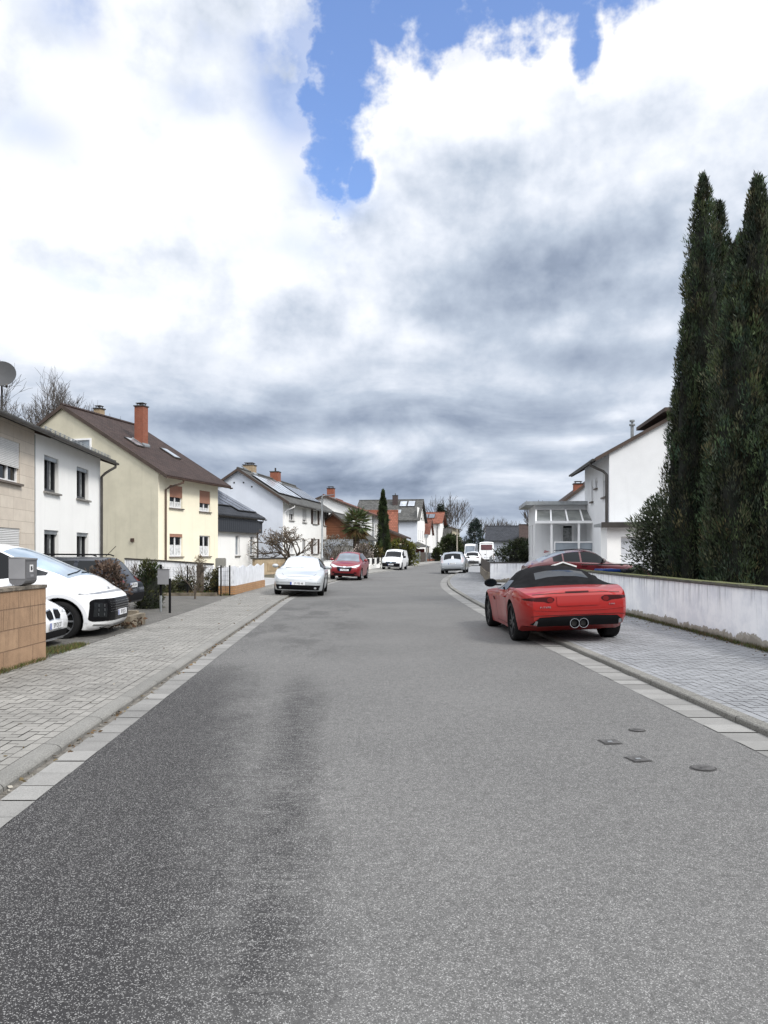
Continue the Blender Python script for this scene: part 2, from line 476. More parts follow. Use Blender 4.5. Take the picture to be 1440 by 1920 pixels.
def asphalt_mat():
    m, t, b, tc = base_mat('worn asphalt')
    v = tc.outputs['Object']
    s = nd(t, 'ShaderNodeSeparateXYZ', {0: v}); x, y = E(t, s.outputs[0]), E(t, s.outputs[1])
    big = noise(t, v, .35, 5., .6)
    med = noise(t, mapping(t, v, (1.3, .55, 1)), 1.6, 7., .72, .4)
    fin = noise(t, mapping(t, v, (2.2, 9., 1)), 1.7, 6., .75)
    brush = noise(t, mapping(t, v, (3.2, 13., 1)), 1.5, 7., .78, .8)
    # darker patched lane on the left with a ragged edge, fading out up the street
    edge = x * -1.0 - .12 - y * .175 + (med - .5) * 1.1 + (fin - .5) * .7 + (brush - .5) * .6
    dark = edge.ss(-.45, .45) * (1.0 - (y + (big - .5) * 4.).ss(8.0, 12.5))
    ridge = ((1.0 - ((x + .25 + y * .085 + (med - .5) * .5 + (big - .5) * .3)._m('ABSOLUTE') / .32).mn(1.)).pw(.7) * noise(t, mapping(t, v, (1., .8, 1)), 1.1, 4., .6).ss(.26, .48)) * (fin * .7 + brush * .7 - .22).ss(.30, .52) * (1.0 - y.ss(7.5, 11.))
    strk = (1.0 - ((x * .6 + y * .08 - .05)._m('ABSOLUTE') / 1.2).mn(1.)) * y.ss(9., 14.) * (1.0 - y.ss(24., 34.)) * (med).ss(.45, .7)
    left = ((x * -1.0).ss(-.2, 1.5)) * y.ss(8., 13.) * (1.0 - y.ss(19., 28.)) * (noise(t, mapping(t, v, (.7, .35, 1)), 1.2, 6., .7).ss(.44, .62))
    k = mixc(t, big.ss(.3, .7), (.106, .105, .102), (.134, .132, .128))
    k = mixc(t, (dark * .96).mx(ridge * .92).mx(left * .5).mx(strk * .3), k, (.022, .021, .022))
    k = mixc(t, noise(t, v, 6., 5., .7).ss(.52, .75) * .22 + brush.ss(.5, .75) * .22, k, (.10, .098, .098))
    # lane where tyres have polished the stones a little lighter
    # crushed stone: light chips, dark gaps
    vo = nd(t, 'ShaderNodeTexVoronoi', {'Scale': 230.}); t.links.new(v, vo.inputs['Vector'])
    cell = E(t, nd(t, 'ShaderNodeSeparateColor', {0: vo.outputs['Color']}).outputs[0])
    vo2 = nd(t, 'ShaderNodeTexVoronoi', {'Scale': 185.}); t.links.new(v, vo2.inputs['Vector'])
    cell2 = E(t, nd(t, 'ShaderNodeSeparateColor', {0: vo2.outputs['Color']}).outputs[1])
    d1 = E(t, vo.outputs['Distance'])
    near = 1.0 - y.ss(3.5, 22.)
    k = mixc(t, cell.ss(.0, .32)._m('SUBTRACT', 1.)._m('ABSOLUTE') * (.25 + near * .35), k, (.04, .039, .041))
    k = mixc(t, cell.ss(.78, .97) * (.22 + near * .40), k, (.42, .415, .405))
    k = mixc(t, cell2.ss(.93, .99) * (1.0 - E(t, vo2.outputs['Distance']).ss(.15, .5)) * (.1 + near * .5), k, (.56, .55, .53))
    gr = noise(t, v, 34., 3., .8); gm_ = noise(t, v, 11., 4., .75)
    gsum_ = (gr - .5) * 1.5 + (gm_ - .5) * 1.1
    gv = gsum_.lin(-.35, .35, .74, 1.28)
    k = mixc(t, 1.0, k, nd(t, 'ShaderNodeCombineColor', {0: gv, 1: gv, 2: gv}).outputs[0], 'MULTIPLY')
    t.links.new(k, b.inputs['Base Color'])
    b.inputs['Roughness'].default_value = .82; b.inputs['Specular IOR Level'].default_value = .3
    set_bump(t, b, (cell * .5 + (1.0 - d1) * .5 + cell2 * .4).s, .55, .006)
    return m

def conc_mat(name, c, speck=.35, fs=140., var=.18, stain=.35):
    m, t, b, tc = base_mat(name)
    v = tc.outputs['Object']
    at_ = nd(t, 'ShaderNodeVertexColor', layer_name='Col')
    a = noise(t, v, 1.1, 6., .65); f = noise(t, v, fs, 2.); g = noise(t, v, 26., 4., .7)
    k = mixc(t, a.ss(.3, .7), [x * (1 - var) for x in c], [x * (1 + var * .6) for x in c])
    k = mixc(t, f.ss(.5, .68) * speck, k, [x * .42 for x in c])
    k = mixc(t, f.ss(.34, .46)._m('SUBTRACT', 1.)._m('ABSOLUTE') * speck, k, [min(1, x * 1.5) for x in c])
    k = mixc(t, g.ss(.5, .75) * stain, k, [x * .6 for x in c])
    k = mixc(t, 1.0, k, at_.outputs[0], 'MULTIPLY')
    t.links.new(k, b.inputs['Base Color']); b.inputs['Roughness'].default_value = .85
    set_bump(t, b, f.s, .25, .004)
    return m

def tint(me, cols):
    """per-face tint stored on the corners"""
    a = me.color_attributes.new('Col', 'FLOAT_COLOR', 'CORNER')
    lt = np.empty(len(me.polygons), np.int32); me.polygons.foreach_get('loop_total', lt)
    c = np.repeat(np.asarray(cols, np.float32), lt)
    a.data.foreach_set('color', np.stack([c, c, c, np.ones_like(c)], 1).ravel())

M_ASPH = asphalt_mat()
M_PAVL = conc_mat('warm grey paver', (.235, .228, .210))
M_PAVR = conc_mat('cool grey paver', (.222, .228, .238))
M_GUT = conc_mat('pale gutter slab', (.225, .221, .211), .35)
M_KERB = conc_mat('kerb concrete', (.19, .186, .172), .5, 90.)
M_KERBR = conc_mat('exposed aggregate kerb', (.165, .16, .145), .85, 75.)
M_JOINT = mat('dark joint sand', (.062, .058, .052), .95, vs=9., var=.4)
M_DIRT = mat('gutter dirt', (.12, .11, .095), .95, vs=14., var=.45, bump=.4, fine=.5, fs=160.)
M_SOIL = mat('garden soil', (.075, .068, .045), .95, vs=1.2, var=.5, bump=.5, bs=20., fine=.4, fs=40.)
M_DRIVE = brick_mat('weathered drive pavers', (.115, .110, .100), (.15, .143, .13), (.04, .038, .033), .2, .1, .01, var=.5, moss=(.05, .055, .03))
M_DRIVER = mat('concrete drive', (.30, .30, .30), .9, vs=1., var=.2, fine=.2, fs=50.)

gm = MB(); gm.quad((-900, -300, -.05), (900, -300, -.05), (900, 1500, -.05), (-900, 1500, -.05))
tag(gm.build('ground', M_SOIL), kind='structure')
strip('garden_ground', lambda y: -90., lambda y: XLI(y) - .04, KZ - .03, M_SOIL)
strip('garden_ground', lambda y: XRI(y) + .04, lambda y: 120., KZ - .03, M_SOIL)
strip('road', lambda y: XL(y) - .02, lambda y: XR(y) + .02, 0., M_ASPH)
strip('gutter_bed', lambda y: XL(y) - .36, lambda y: XL(y) + .0, -.006, M_DIRT)
strip('gutter_bed', XR, lambda y: XR(y) + .40, -.006, M_JOINT)
GL, GR, KW = .30, .36, .14

def slabs(name, side, y0, y1, w0, w1, ln, m, z):
    mb = MB(); cols = []
    y = y0; f = XL if side < 0 else XR
    while y < y1:
        a, b = y + .006, y + ln - .006
        ww = w1 + random.uniform(-.012, .006)
        dz = random.uniform(-.0025, .0025)
        q = [(f(a) + side * w0, a, z + dz), (f(a) + side * ww, a, z + dz), (f(b) + side * ww, b, z + dz), (f(b) + side * w0, b, z + dz)]
        if side > 0: mb.quad(*q)
        else: mb.quad(*q[::-1])
        cols.append(random.uniform(.82, 1.12)); y += ln
    o = mb.build(name, m); tint(o.data, cols)
    return tag(o, kind='structure')
slabs('gutter', -1, -6, 60, .0, .235, .3, M_GUT, .004)
slabs('gutter', 1, -6, 60, .004, GR - .01, .3, M_GUT, .004)
strip('gutter', lambda y: XL(y) - .25, XL, .004, M_GUT, 60)
strip('gutter', XR, lambda y: XR(y) + GR, .004, M_GUT, 60)
for o in [o for o in col.objects if o.name.startswith('gutter') and 'Col' not in o.data.color_attributes and 'bed' not in o.name]:
    tint(o.data, np.ones(len(o.data.polygons)))

def kerb(side, f, off, prof, m, ln=1.0, y0=-6, y1=130):
    mb = MB(); cols = []
    y = y0
    while y < y1:
        a, b = y + .004, y + ln - .004
        tn = random.uniform(.86, 1.1); nseg = 3 if y < 60 else 1
        for q in range(nseg):
            ya, yb = lerp(a, b, q / nseg), lerp(a, b, (q + 1) / nseg)
            for (d0, z0), (d1, z1) in zip(prof[:-1], prof[1:]):
                p = [(f(ya) + side * (off + d0), ya, z0), (f(ya) + side * (off + d1), ya, z1), (f(yb) + side * (off + d1), yb, z1), (f(yb) + side * (off + d0), yb, z0)]
                mb.quad(*(p if side > 0 else p[::-1])); cols.append(tn)
        y += ln
    o = mb.build('kerb', m, smooth=40); tint(o.data, cols)
    return tag(o, kind='structure')
kerb(-1, XL, GL, [(0, -.02), (.0, .022), (.012, .037), (.035, .050), (.07, .056), (KW, KZ)], M_KERB)
kerb(1, XR, GR, [(0, -.02), (.0, KZ - .012), (.012, KZ), (KW - .0, KZ + .003)], M_KERBR)
KL = lambda y: XL(y) - GL - KW          # back of the kerbs
KR = lambda y: XR(y) + GR + KW
strip('pavement_bed', lambda y: XLI(y) - .05, KL, KZ - .008, M_JOINT)
strip('pavement_bed', KR, lambda y: XRI(y) + .05, KZ - .008, M_JOINT)

def pavers(side, kb, inner, y0, y1, m):
    """90 degree herringbone of 20 x 10 cm blocks with a soldier course along the kerb"""
    mb = MB(); cols = []; g = .0045; u = .1
    def put(s0, s1, t0, t1):
        sm = (s0 + s1) / 2
        wmax = abs(inner(sm) - kb(sm))
        if t0 > wmax - .02: return
        t1 = min(t1, wmax)
        z = KZ + random.uniform(-.0018, .0018)
        s0, s1, t0, t1 = s0 + g, s1 - g, t0 + g, t1 - g
        q = [(kb(s0) + side * t0, s0, z), (kb(s0) + side * t1, s0, z), (kb(s1) + side * t1, s1, z), (kb(s1) + side * t0, s1, z)]
        mb.quad(*(q if side > 0 else q[::-1])); cols.append(random.gauss(1., .055))
    n = int((y1 - y0) / .2)
    for i in range(n): put(y0 + i * .2, y0 + i * .2 + .2, 0, .1)
    nx, ny = 40, int((y1 - y0) / u)
    for ix in range(-1, nx):
        for iy in range(ny):
            c = (ix - iy) % 4
            t0, s0 = .1 + ix * u, y0 + iy * u
            if c == 0: put(s0, s0 + u, max(t0, .1), t0 + 2 * u)
            elif c == 3 and ix >= 0: put(s0, s0 + 2 * u, t0, t0 + u)
    o = mb.build('pavement', m); tint(o.data, cols)
    return tag(o, kind='structure')
pavers(-1, KL, XLI, -4, 46, M_PAVL)
pavers(1, KR, XRI, -4, 56, M_PAVR)
for side in (-1, 1):
    o = strip('pavement', XLI if side < 0 else KR, KL if side < 0 else XRI, KZ, M_PAVL if side < 0 else M_PAVR, 46 if side < 0 else 56)
    tint(o.data, np.ones(len(o.data.polygons)))
    o = strip('pavement', XLI if side < 0 else KR, KL if side < 0 else XRI, KZ, M_PAVL if side < 0 else M_PAVR, -8, -4)
    tint(o.data, np.ones(len(o.data.polygons)))

def patch(name, pts, z, m):
    mb = MB(); mb.add([(p[0], p[1], z) for p in pts], (tuple(range(len(pts))),))
    return tag(mb.build(name, m), kind='structure')
patch('driveway', [(-16, 10.75), (XLI(10.75) - .02, 10.75), (XLI(13) - .02, 13), (XLI(16) - .02, 16), (XLI(20) - .02, 20), (XLI(26) - .02, 26), (-8.5, 26.3), (-16, 27)], KZ - .004, M_DRIVE)
patch('driveway', [(-14, 34), (XLI(34) - .02, 34), (XLI(42) - .02, 42), (-9.5, 49), (-14, 49)], KZ - .004, M_DRIVER)
patch('driveway', [(XRI(26) + .02, 25.7), (16, 25.7), (16, 37.8), (XRI(37.8) + .02, 37.8), (XRI(31) + .02, 31)], KZ - .004, M_DRIVER)
# ------------------------------------------------------------------ houses
def plaster(name, c, dirt=.25, bump=.25, bs=55., streak=.25):
    m, t, b, tc = base_mat(name)
    v = tc.outputs['Object']
    n = noise(t, v, .7, 6., .65)
    k = mixc(t, n.ss(.3, .7), [x * (1 - dirt * .5) for x in c], c)
    z = E(t, nd(t, 'ShaderNodeSeparateXYZ', {0: v}).outputs[2])
    k = mixc(t, (1.0 - z.ss(.1, .9)) * noise(t, v, 2.2, 5., .7).ss(.3, .7) * dirt * 1.6, k, [x * .45 for x in c])
    st = noise(t, mapping(t, v, (2.2, 2.2, .12)), 1.6, 5., .65)
    k = mixc(t, st.ss(.52, .78) * streak, k, [x * .6 for x in c])
    f = noise(t, v, bs, 3.)
    k = mixc(t, f.ss(.45, .7) * .14, k, [x * .6 for x in c])
    t.links.new(k, b.inputs['Base Color']); b.inputs['Roughness'].default_value = .9
    b.inputs['Specular IOR Level'].default_value = .2
    set_bump(t, b, f.s, bump, .01)
    return m

W_WHITE = plaster('white render', (.91, .91, .89), .10, streak=.15)
W_COOL = plaster('cool white render', (.66, .70, .77), .15, streak=.15)
W_GREYW = plaster('greyish white rough render', (.76, .77, .78), .18, .6, 40., .25)
W_CREAM = plaster('pale yellow render', (.86, .80, .63), .12, .35)
W_SHADED = plaster('shaded weathered render', (.58, .545, .43), .3, .35, 45., .35)  # facade render darkened: the gable's shade is put into the colour, plus dirt streaks
W_YEL = plaster('dull yellow render', (.55, .50, .38), .2)
W_STONE = brick_mat('split stone cladding', (.58, .51, .43), (.66, .59, .50), (.36, .30, .24), .95, .36, .006, .4, .8, .35, .12, 3)
W_WOOD = slat_mat('red brown boards', (.20, .075, .035), .16, 1, .7)
W_BRICK = brick_mat('orange brick', (.25, .068, .034), (.30, .09, .045), (.20, .15, .12), .22, .07, .008)
W_DKBRICK = brick_mat('dark brick', (.06, .045, .045), (.085, .06, .055), (.04, .035, .035), .22, .07, .008)
W_TANBR = brick_mat('tan brick', (.36, .27, .17), (.42, .32, .20), (.25, .2, .15), .22, .07, .008)
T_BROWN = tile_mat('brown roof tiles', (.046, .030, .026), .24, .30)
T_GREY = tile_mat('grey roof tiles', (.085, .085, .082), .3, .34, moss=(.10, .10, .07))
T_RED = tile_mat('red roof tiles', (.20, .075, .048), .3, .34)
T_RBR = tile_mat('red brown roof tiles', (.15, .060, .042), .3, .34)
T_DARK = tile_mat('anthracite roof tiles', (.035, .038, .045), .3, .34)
M_GUTTER = mat('dark metal gutter', (.055, .050, .045), .45, .3, var=.3)
M_GUTBR = mat('brown gutter', (.085, .05, .035), .5, .2, var=.3)
M_ZINC = mat('zinc', (.33, .35, .36), .45, .6, var=.25, streak=.3)
M_WTRIM = mat('white trim', (.80, .80, .80), .4, var=.04)
M_DKFRAME = mat('anthracite frame', (.03, .031, .034), .4, var=.1)
M_SILL = mat('stone sill', (.20, .19, .175), .7, var=.25, fine=.2)
M_DKSILL = mat('dark sill', (.12, .10, .085), .7, var=.25)
M_SHUT = slat_mat('white roller slats', (.66, .66, .65), .052, 1, .5, .55)
M_SHUTBR = slat_mat('faded brown roller slats', (.36, .18, .12), .052, 1, .55, .55)
M_SHUTTER = slat_mat('brown louvre shutter', (.060, .035, .026), .06, 1, .6, .5)
M_PANE = glass_mat('window glass', (.008, .010, .012), .04, .2)
M_PANEL = glass_mat('pale reflecting glass', (.30, .34, .38), .12)
M_CURT = mat('net curtain', (.55, .56, .56), .9, vs=6., var=.25)
M_CURT2 = mat('dim curtain', (.26, .27, .27), .9, vs=7., var=.35)
M_SOLAR = glass_mat('solar panel', (.10, .115, .15), .14)
M_SOLARS = glass_mat('bright solar panel', (.42, .46, .52), .2)
M_BLACK = mat('matt black', (.018, .018, .02), .6, var=.2)
M_SOFFIT = mat('dark stained soffit boards', (.06, .042, .033), .8, var=.25)
M_WOODW = mat('white painted boards', (.74, .76, .80), .6, vs=3., var=.10, streak=.12)

class House:
    """L along the street, D deep, He eaves height; origin at the near (left) or far (right) street corner"""
    def __init__(s, name, label, cat, px, py, theta, side, L, D, He, pitch, wall_m, roof_m, ov=.6, ovg0=.15, ovg1=.5, ops=None, wall_mats=None, th=.16, group=None, flat=False, mats=None):
        s.L, s.D, s.He, s.tp = L, D, He, math.tan(R(pitch))
        rz = R(90 - theta) if side == 'L' else R(-90 - theta)
        s.o = thing(name, label, cat, (px, py, KZ - .03), rz, group)
        s.fr = {'front': ((0, 0), (1, 0), (0, -1)), 'left': ((0, D), (0, -1), (-1, 0)), 'right': ((L, 0), (0, 1), (1, 0)), 'back': ((L, D), (-1, 0), (0, 1))}
        wid = {'front': L, 'left': D, 'right': D, 'back': L}
        ops = ops or {}
        s.walls = {}
        groups = {}
        for k, fr in s.fr.items():
            mb = groups.setdefault(id((wall_mats or {}).get(k, wall_m)), (MB(), (wall_mats or {}).get(k, wall_m)))[0]
            s._panel(mb, fr, wid[k], 0, He, ops.get(k, []))
            if k in ('left', 'right') and not flat:
                O, T, N = fr
                P = lambda u, z: (O[0] + T[0] * u, O[1] + T[1] * u, z)
                mb.add([P(0, He), P(D, He), P(D / 2, He + D / 2 * s.tp)], ((0, 1, 2),))
        for mb, m in groups.values():
            mb.build('wall', m, s.o)
        # roof: two slabs
        if not flat:
            for sg in (1, -1):
                rb = MB()
                def Q(x, d, up): # d = distance in from this eave wall
                    yy = d if sg == 1 else D - d
                    return (x, yy, He + d * s.tp + up)
                x0, x1 = -ovg0, L + ovg1
                u = th
                pts = [Q(x0, -ov, .02), Q(x1, -ov, .02), Q(x1, D / 2, .02), Q(x0, D / 2, .02), Q(x0, -ov, u), Q(x1, -ov, u), Q(x1, D / 2, u), Q(x0, D / 2, u)]
                if sg == -1: pts = [pts[i] for i in (1, 0, 3, 2, 5, 4, 7, 6)]
                rb.hexa(pts)
                r = rb.build('roof', roof_m, s.o)
                if sg == 1: s.roof = r
            rc = MB(); rc.tube([(-ovg0 - .02, D / 2, He + D / 2 * s.tp + th), (L + ovg1 + .02, D / 2, He + D / 2 * s.tp + th)], .11, 6)
            rc.build('ridge_cap', roof_m, s.roof, smooth=60)
            for xx in (-ovg0 - .012, L + ovg1 + .012):
                vb = MB()
                for a, b in ((-ov, D / 2), (D + ov, D / 2)):
                    da = a if a < D / 2 else D - a
                    za, zb = He + da * s.tp, He + D / 2 * s.tp
                    vb.hexa([(xx - .012, a, za - .06), (xx + .012, a, za - .06), (xx + .012, b, zb - .06), (xx - .012, b, zb - .06),
                             (xx - .012, a, za + th + .015), (xx + .012, a, za + th + .015), (xx + .012, b, zb + th + .015), (xx - .012, b, zb + th + .015)])
                vb.build('verge_board', M_SOFFIT, s.o)
        s.ov, s.ovg0, s.ovg1, s.th = ov, ovg0, ovg1, th
    def _panel(s, mb, fr, w, z0, z1, ops):
        O, T, N = fr
        P = lambda u, z, n=0.: (O[0] + T[0] * u + N[0] * n, O[1] + T[1] * u + N[1] * n, z)
        us = sorted({0., w, *[q for o in ops for q in o[:2]]}); zs = sorted({z0, z1, *[q for o in ops for q in o[2:4]]})
        for a, b in zip(us[:-1], us[1:]):
            for c, d in zip(zs[:-1], zs[1:]):
                cu, cz = (a + b) / 2, (c + d) / 2
                if any(o[0] < cu < o[1] and o[2] < cz < o[3] for o in ops): continue
                mb.quad(P(a, c), P(b, c), P(b, d), P(a, d))
        for (a, b, c, d, *r) in ops:
            dp = -(r[0] if r else .16)
            mb.quad(P(a, c, 0), P(a, d, 0), P(a, d, dp), P(a, c, dp)); mb.quad(P(b, d, 0), P(b, c, 0), P(b, c, dp), P(b, d, dp))
            mb.quad(P(a, d, 0), P(b, d, 0), P(b, d, dp), P(a, d, dp)); mb.quad(P(b, c, 0), P(a, c, 0), P(a, c, dp), P(b, c, dp))
    def window(s, wall, u0, u1, z0, z1, frame=None, pane=None, shut=0., shut_m=None, sill=None, mull=1, curtain=0., rec=.16, side_shut=None, curt_m=None, sillw=.06, name='window', trim=None, fw=.06):
        fr = s.fr[wall]; frame = frame or M_WTRIM
        f = MB(); n0, n1 = -rec, -rec + .07
        f.fbox(fr, u0, u0 + fw, z0, z1, n0, n1); f.fbox(fr, u1 - fw, u1, z0, z1, n0, n1)
        f.fbox(fr, u0 + fw, u1 - fw, z0, z0 + fw * 1.4, n0, n1); f.fbox(fr, u0 + fw, u1 - fw, z1 - fw, z1, n0, n1)
        for i in range(mull):
            c = lerp(u0, u1, (i + 1) / (mull + 1)); f.fbox(fr, c - fw * .7, c + fw * .7, z0 + fw * 1.4, z1 - fw, n0, n1 + .004)
        w = f.build(name, frame, s.o)
        p = MB(); p.fbox(fr, u0 + fw * .5, u1 - fw * .5, z0 + fw, z1 - fw * .5, n0 + .005, n0 + .02); p.build('pane', pane or M_PANE, w)
        if curtain:
            for i in range(mull + 1):
                c = MB()
                a = lerp(u0, u1, i / (mull + 1)) + fw * 1.0; b = lerp(u0, u1, (i + 1) / (mull + 1)) - fw * 1.0
                if curtain > 0: c.fbox(fr, a, b, z0 + fw * 1.4, lerp(z0, z1, curtain), n0 + .022, n0 + .024)
                else:
                    c.fbox(fr, lerp(a, b, .32), lerp(a, b, .62), z0 + fw * 1.4, z1 - fw, n0 + .022, n0 + .024)
                c.build('curtain', curt_m or M_CURT, w)
        if shut:
            k = MB(); k.fbox(fr, u0 + .01, u1 - .01, lerp(z1, z0, shut), z1 - .002, -rec + .09, -.02)
            k.build('roller_shutter', shut_m or M_SHUT, w)
        if sill:
            k = MB(); k.fbox(fr, u0 - .08, u1 + .08, z0 - sillw, z0 + .004, -rec * .9, .10); k.build('sill', sill, w)
        if side_shut:
            for a, b in ((u0 - .62, u0 - .03), (u1 + .03, u1 + .62)):
                k = MB(); k.fbox(fr, a, b, z0 - .02, z1 + .02, .004, .05); k.build('shutter', side_shut, w)
        if trim:
            k = MB(); e = .07
            k.fbox(fr, u0 - e, u0, z0 - e, z1 + e, .002, .02); k.fbox(fr, u1, u1 + e, z0 - e, z1 + e, .002, .02)
            k.fbox(fr, u0, u1, z1, z1 + e, .002, .02); k.fbox(fr, u0, u1, z0 - e, z0, .002, .02)
            k.build('surround', trim, w)
        return w
    def gutter(s, m, x0=None, x1=None, end=1, r=.075, back=False):
        x0 = -s.ovg0 if x0 is None else x0; x1 = s.L + s.ovg1 if x1 is None else x1
        ze = s.He - s.ov * s.tp + .05; yy = -s.ov - r * .8
        if back: yy = s.D + s.ov + r * .8
        g = MB(); n = 8
        for i in range(n):     # half round channel
            a0, a1 = math.pi * (1 + i / n), math.pi * (1 + (i + 1) / n)
            g.quad((x0, yy + r * math.cos(a0), ze + r * math.sin(a0)), (x1, yy + r * math.cos(a0), ze + r * math.sin(a0)), (x1, yy + r * math.cos(a1), ze + r * math.sin(a1)), (x0, yy + r * math.cos(a1), ze + r * math.sin(a1)))
        g.box(x0, x1, yy + r, yy + r + .012, ze - .03, ze + .02)
        g.fbox(((x0, yy), (0, 1), (-1, 0)), -r, r, ze - r, ze, 0, .01); g.fbox(((x1, yy), (0, 1), (1, 0)), -r, r, ze - r, ze, 0, .01)
        return g.build('gutter', m, s.o, smooth=50)
    def downpipe(s, m, x, y_wall=-.07, zb=.1, r=.05, xw=None, hook=True):
        ze = s.He - s.ov * s.tp - .03
        xw = x if xw is None else xw
        p = MB()
        p.tube([(x, -s.ov - .06, ze), (x, -s.ov - .05, ze - .12), (lerp(x, xw, .35), -s.ov * .75, ze - .26), (lerp(x, xw, .8), y_wall - .12, ze - .42), (xw, y_wall, ze - .58), (xw, y_wall, zb)], r, 8)
        return p.build('downpipe', m, s.o, smooth=60)
    def roof_pt(s, x, d, up=0.): return Vector((x, d, s.He + d * s.tp + s.th + up))
    def chimney(s, x, d, w, dp, top, m, cap='slab', flash=True):
        zb = s.He + min(d, s.D - d) * s.tp - .3
        c = MB(); c.box(x - w / 2, x + w / 2, d - dp / 2, d + dp / 2, zb, top); o = c.build('chimney', m, s.roof)
        k = MB()
        if cap == 'slab':
            k.box(x - w / 2 - .05, x + w / 2 + .05, d - dp / 2 - .05, d + dp / 2 + .05, top, top + .07)
            for a in (-.3, .3):
                for b in (-.3, .3): k.box(x + a * w - .02, x + a * w + .02, d + b * dp - .02, d + b * dp + .02, top + .07, top + .2)
            k.box(x - w * .42, x + w * .42, d - dp * .42, d + dp * .42, top + .2, top + .24)
        else:
            k.box(x - w / 2 - .04, x + w / 2 + .04, d - dp / 2 - .04, d + dp / 2 + .04, top, top + .08)
            k.tube([(x, d, top + .08), (x, d, top + .42)], .08, 8)
        k.build('chimney_cap', M_GUTTER, o)
        if flash:
            f = MB(); e = .10
            for (ya, yb) in ((d - dp / 2 - e, d + dp / 2 + e),):
                za, zb_ = s.He + ya * s.tp + s.th + .02, s.He + yb * s.tp + s.th + .02
                for xa, xb in ((x - w / 2 - e, x - w / 2 - .001), (x + w / 2 + .001, x + w / 2 + e)):
                    f.hexa([(xa, ya, za - .05), (xb, ya, za - .05), (xb, yb, zb_ - .05), (xa, yb, zb_ - .05), (xa, ya, za + .06), (xb, ya, za + .06), (xb, yb, zb_ + .06), (xa, yb, zb_ + .06)])
                ya2 = d - dp / 2 - .002; za2 = s.He + ya2 * s.tp + s.th + .02
                f.hexa([(x - w / 2 - e, ya, za - .05), (x + w / 2 + e, ya, za - .05), (x + w / 2 + e, ya2, za2 - .05), (x - w / 2 - e, ya2, za2 - .05),
                        (x - w / 2 - e, ya, za + .08), (x + w / 2 + e, ya, za + .08), (x + w / 2 + e, ya2, za2 + .14), (x - w / 2 - e, ya2, za2 + .14)])
            f.build('flashing', M_ZINC, o)
        return o
    def on_roof(s, name, x0, x1, d0, d1, m, up=.03, h=.06, frame=None, parent=None):
        """flat panel lying on the street side of the roof"""
        k = MB()
        P = lambda x, d, u: (x, d - u * s.tp * .7, s.He + d * s.tp + s.th + u)
        k.hexa([P(x0, d0, up), P(x1, d0, up), P(x1, d1, up), P(x0, d1, up), P(x0, d0, up + h), P(x1, d0, up + h), P(x1, d1, up + h), P(x0, d1, up + h)])
        o = k.build(name, frame or m, parent or s.roof)
        if frame:
            e = .07; q = MB(); v = up + h + .004
            q.quad(P(x0 + e, d0 + e, v), P(x1 - e, d0 + e, v), P(x1 - e, d1 - e, v), P(x0 + e, d1 - e, v)); q.build('glass', m, o)
        return o

# --- stone-clad half of the nearest pair of houses
hA1 = House('house', 'pale stone-clad house with white roller shutters and a satellite dish, left edge of the photo', 'house', -10.55, 15, -4.9, 'L', 9.28, 9, 5.5, 19, W_STONE, T_GREY, .5, .5, -.01,
            {'front': [(5.9, 8.07, 3.66, 4.92), (6.3, 8.10, 1.0, 2.29), (1.4, 3.4, 3.66, 4.92)]})
hA1.window('front', 5.9, 8.07, 3.66, 4.92, shut=.62, sill=M_DKSILL, mull=2)
hA1.window('front', 6.3, 8.10, 1.0, 2.29, shut=.97, sill=M_DKSILL)
hA1.window('front', 1.4, 3.4, 3.66, 4.92, shut=.5, sill=M_DKSILL)
hA1.gutter(M_GUTTER)
hA2 = House('house', 'white rendered house with four narrow black-framed windows beside the stone-clad half', 'house', -11.35, 24.25, -4.9, 'L', 7.28, 9, 5.5, 19, W_WHITE, T_GREY, .5, -.01, .55,
            {'front': [(.85, 2.24, 3.62, 4.85), (4.22, 5.67, 3.62, 4.85), (.85, 2.24, 1.0, 2.32), (4.22, 5.67, 1.0, 2.32)]})
for u0, u1, z0, z1 in ((.85, 2.24, 3.62, 4.85), (4.22, 5.67, 3.62, 4.85), (.85, 2.24, 1.0, 2.32), (4.22, 5.67, 1.0, 2.32)):
    hA2.window('front', u0, u1, z0, z1, M_DKFRAME, sill=M_SILL, mull=1, curtain=-1, curt_m=M_CURT2, fw=.09, rec=.2)
    k = MB(); k.fbox(hA2.fr['front'], u0 + .003, u1 - .003, z1 - .14, z1 - .003, -.12, -.05); k.build('shutter_box', M_ZINC, hA2.o)
hA2.gutter(M_GUTTER)
hA2.downpipe(M_GUTTER, 7.55, -.10, .2, .055, 7.12)
b = MB(); b.fbox(hA2.fr['front'], -.02, .035, .1, 5.38, .002, .018); b.build('joint_strip', M_ZINC, hA2.o)
for x in np.arange(.2, 7.6, .42): pass
k = MB()
for i, x in enumerate(np.arange(.15, 7.7, .45)):   # snow guard brackets and rail above the gutter
    p = hA2.roof_pt(x, -.30); k.box(x - .012, x + .012, p.y - .02, p.y + .02, p.z - .02, p.z + .13)
for h in (.05, .11): k.tube([hA2.roof_pt(.0, -.30, h), hA2.roof_pt(7.75, -.30, h)], .012, 5)
k.build('snow_guard', M_ZINC, hA2.roof)

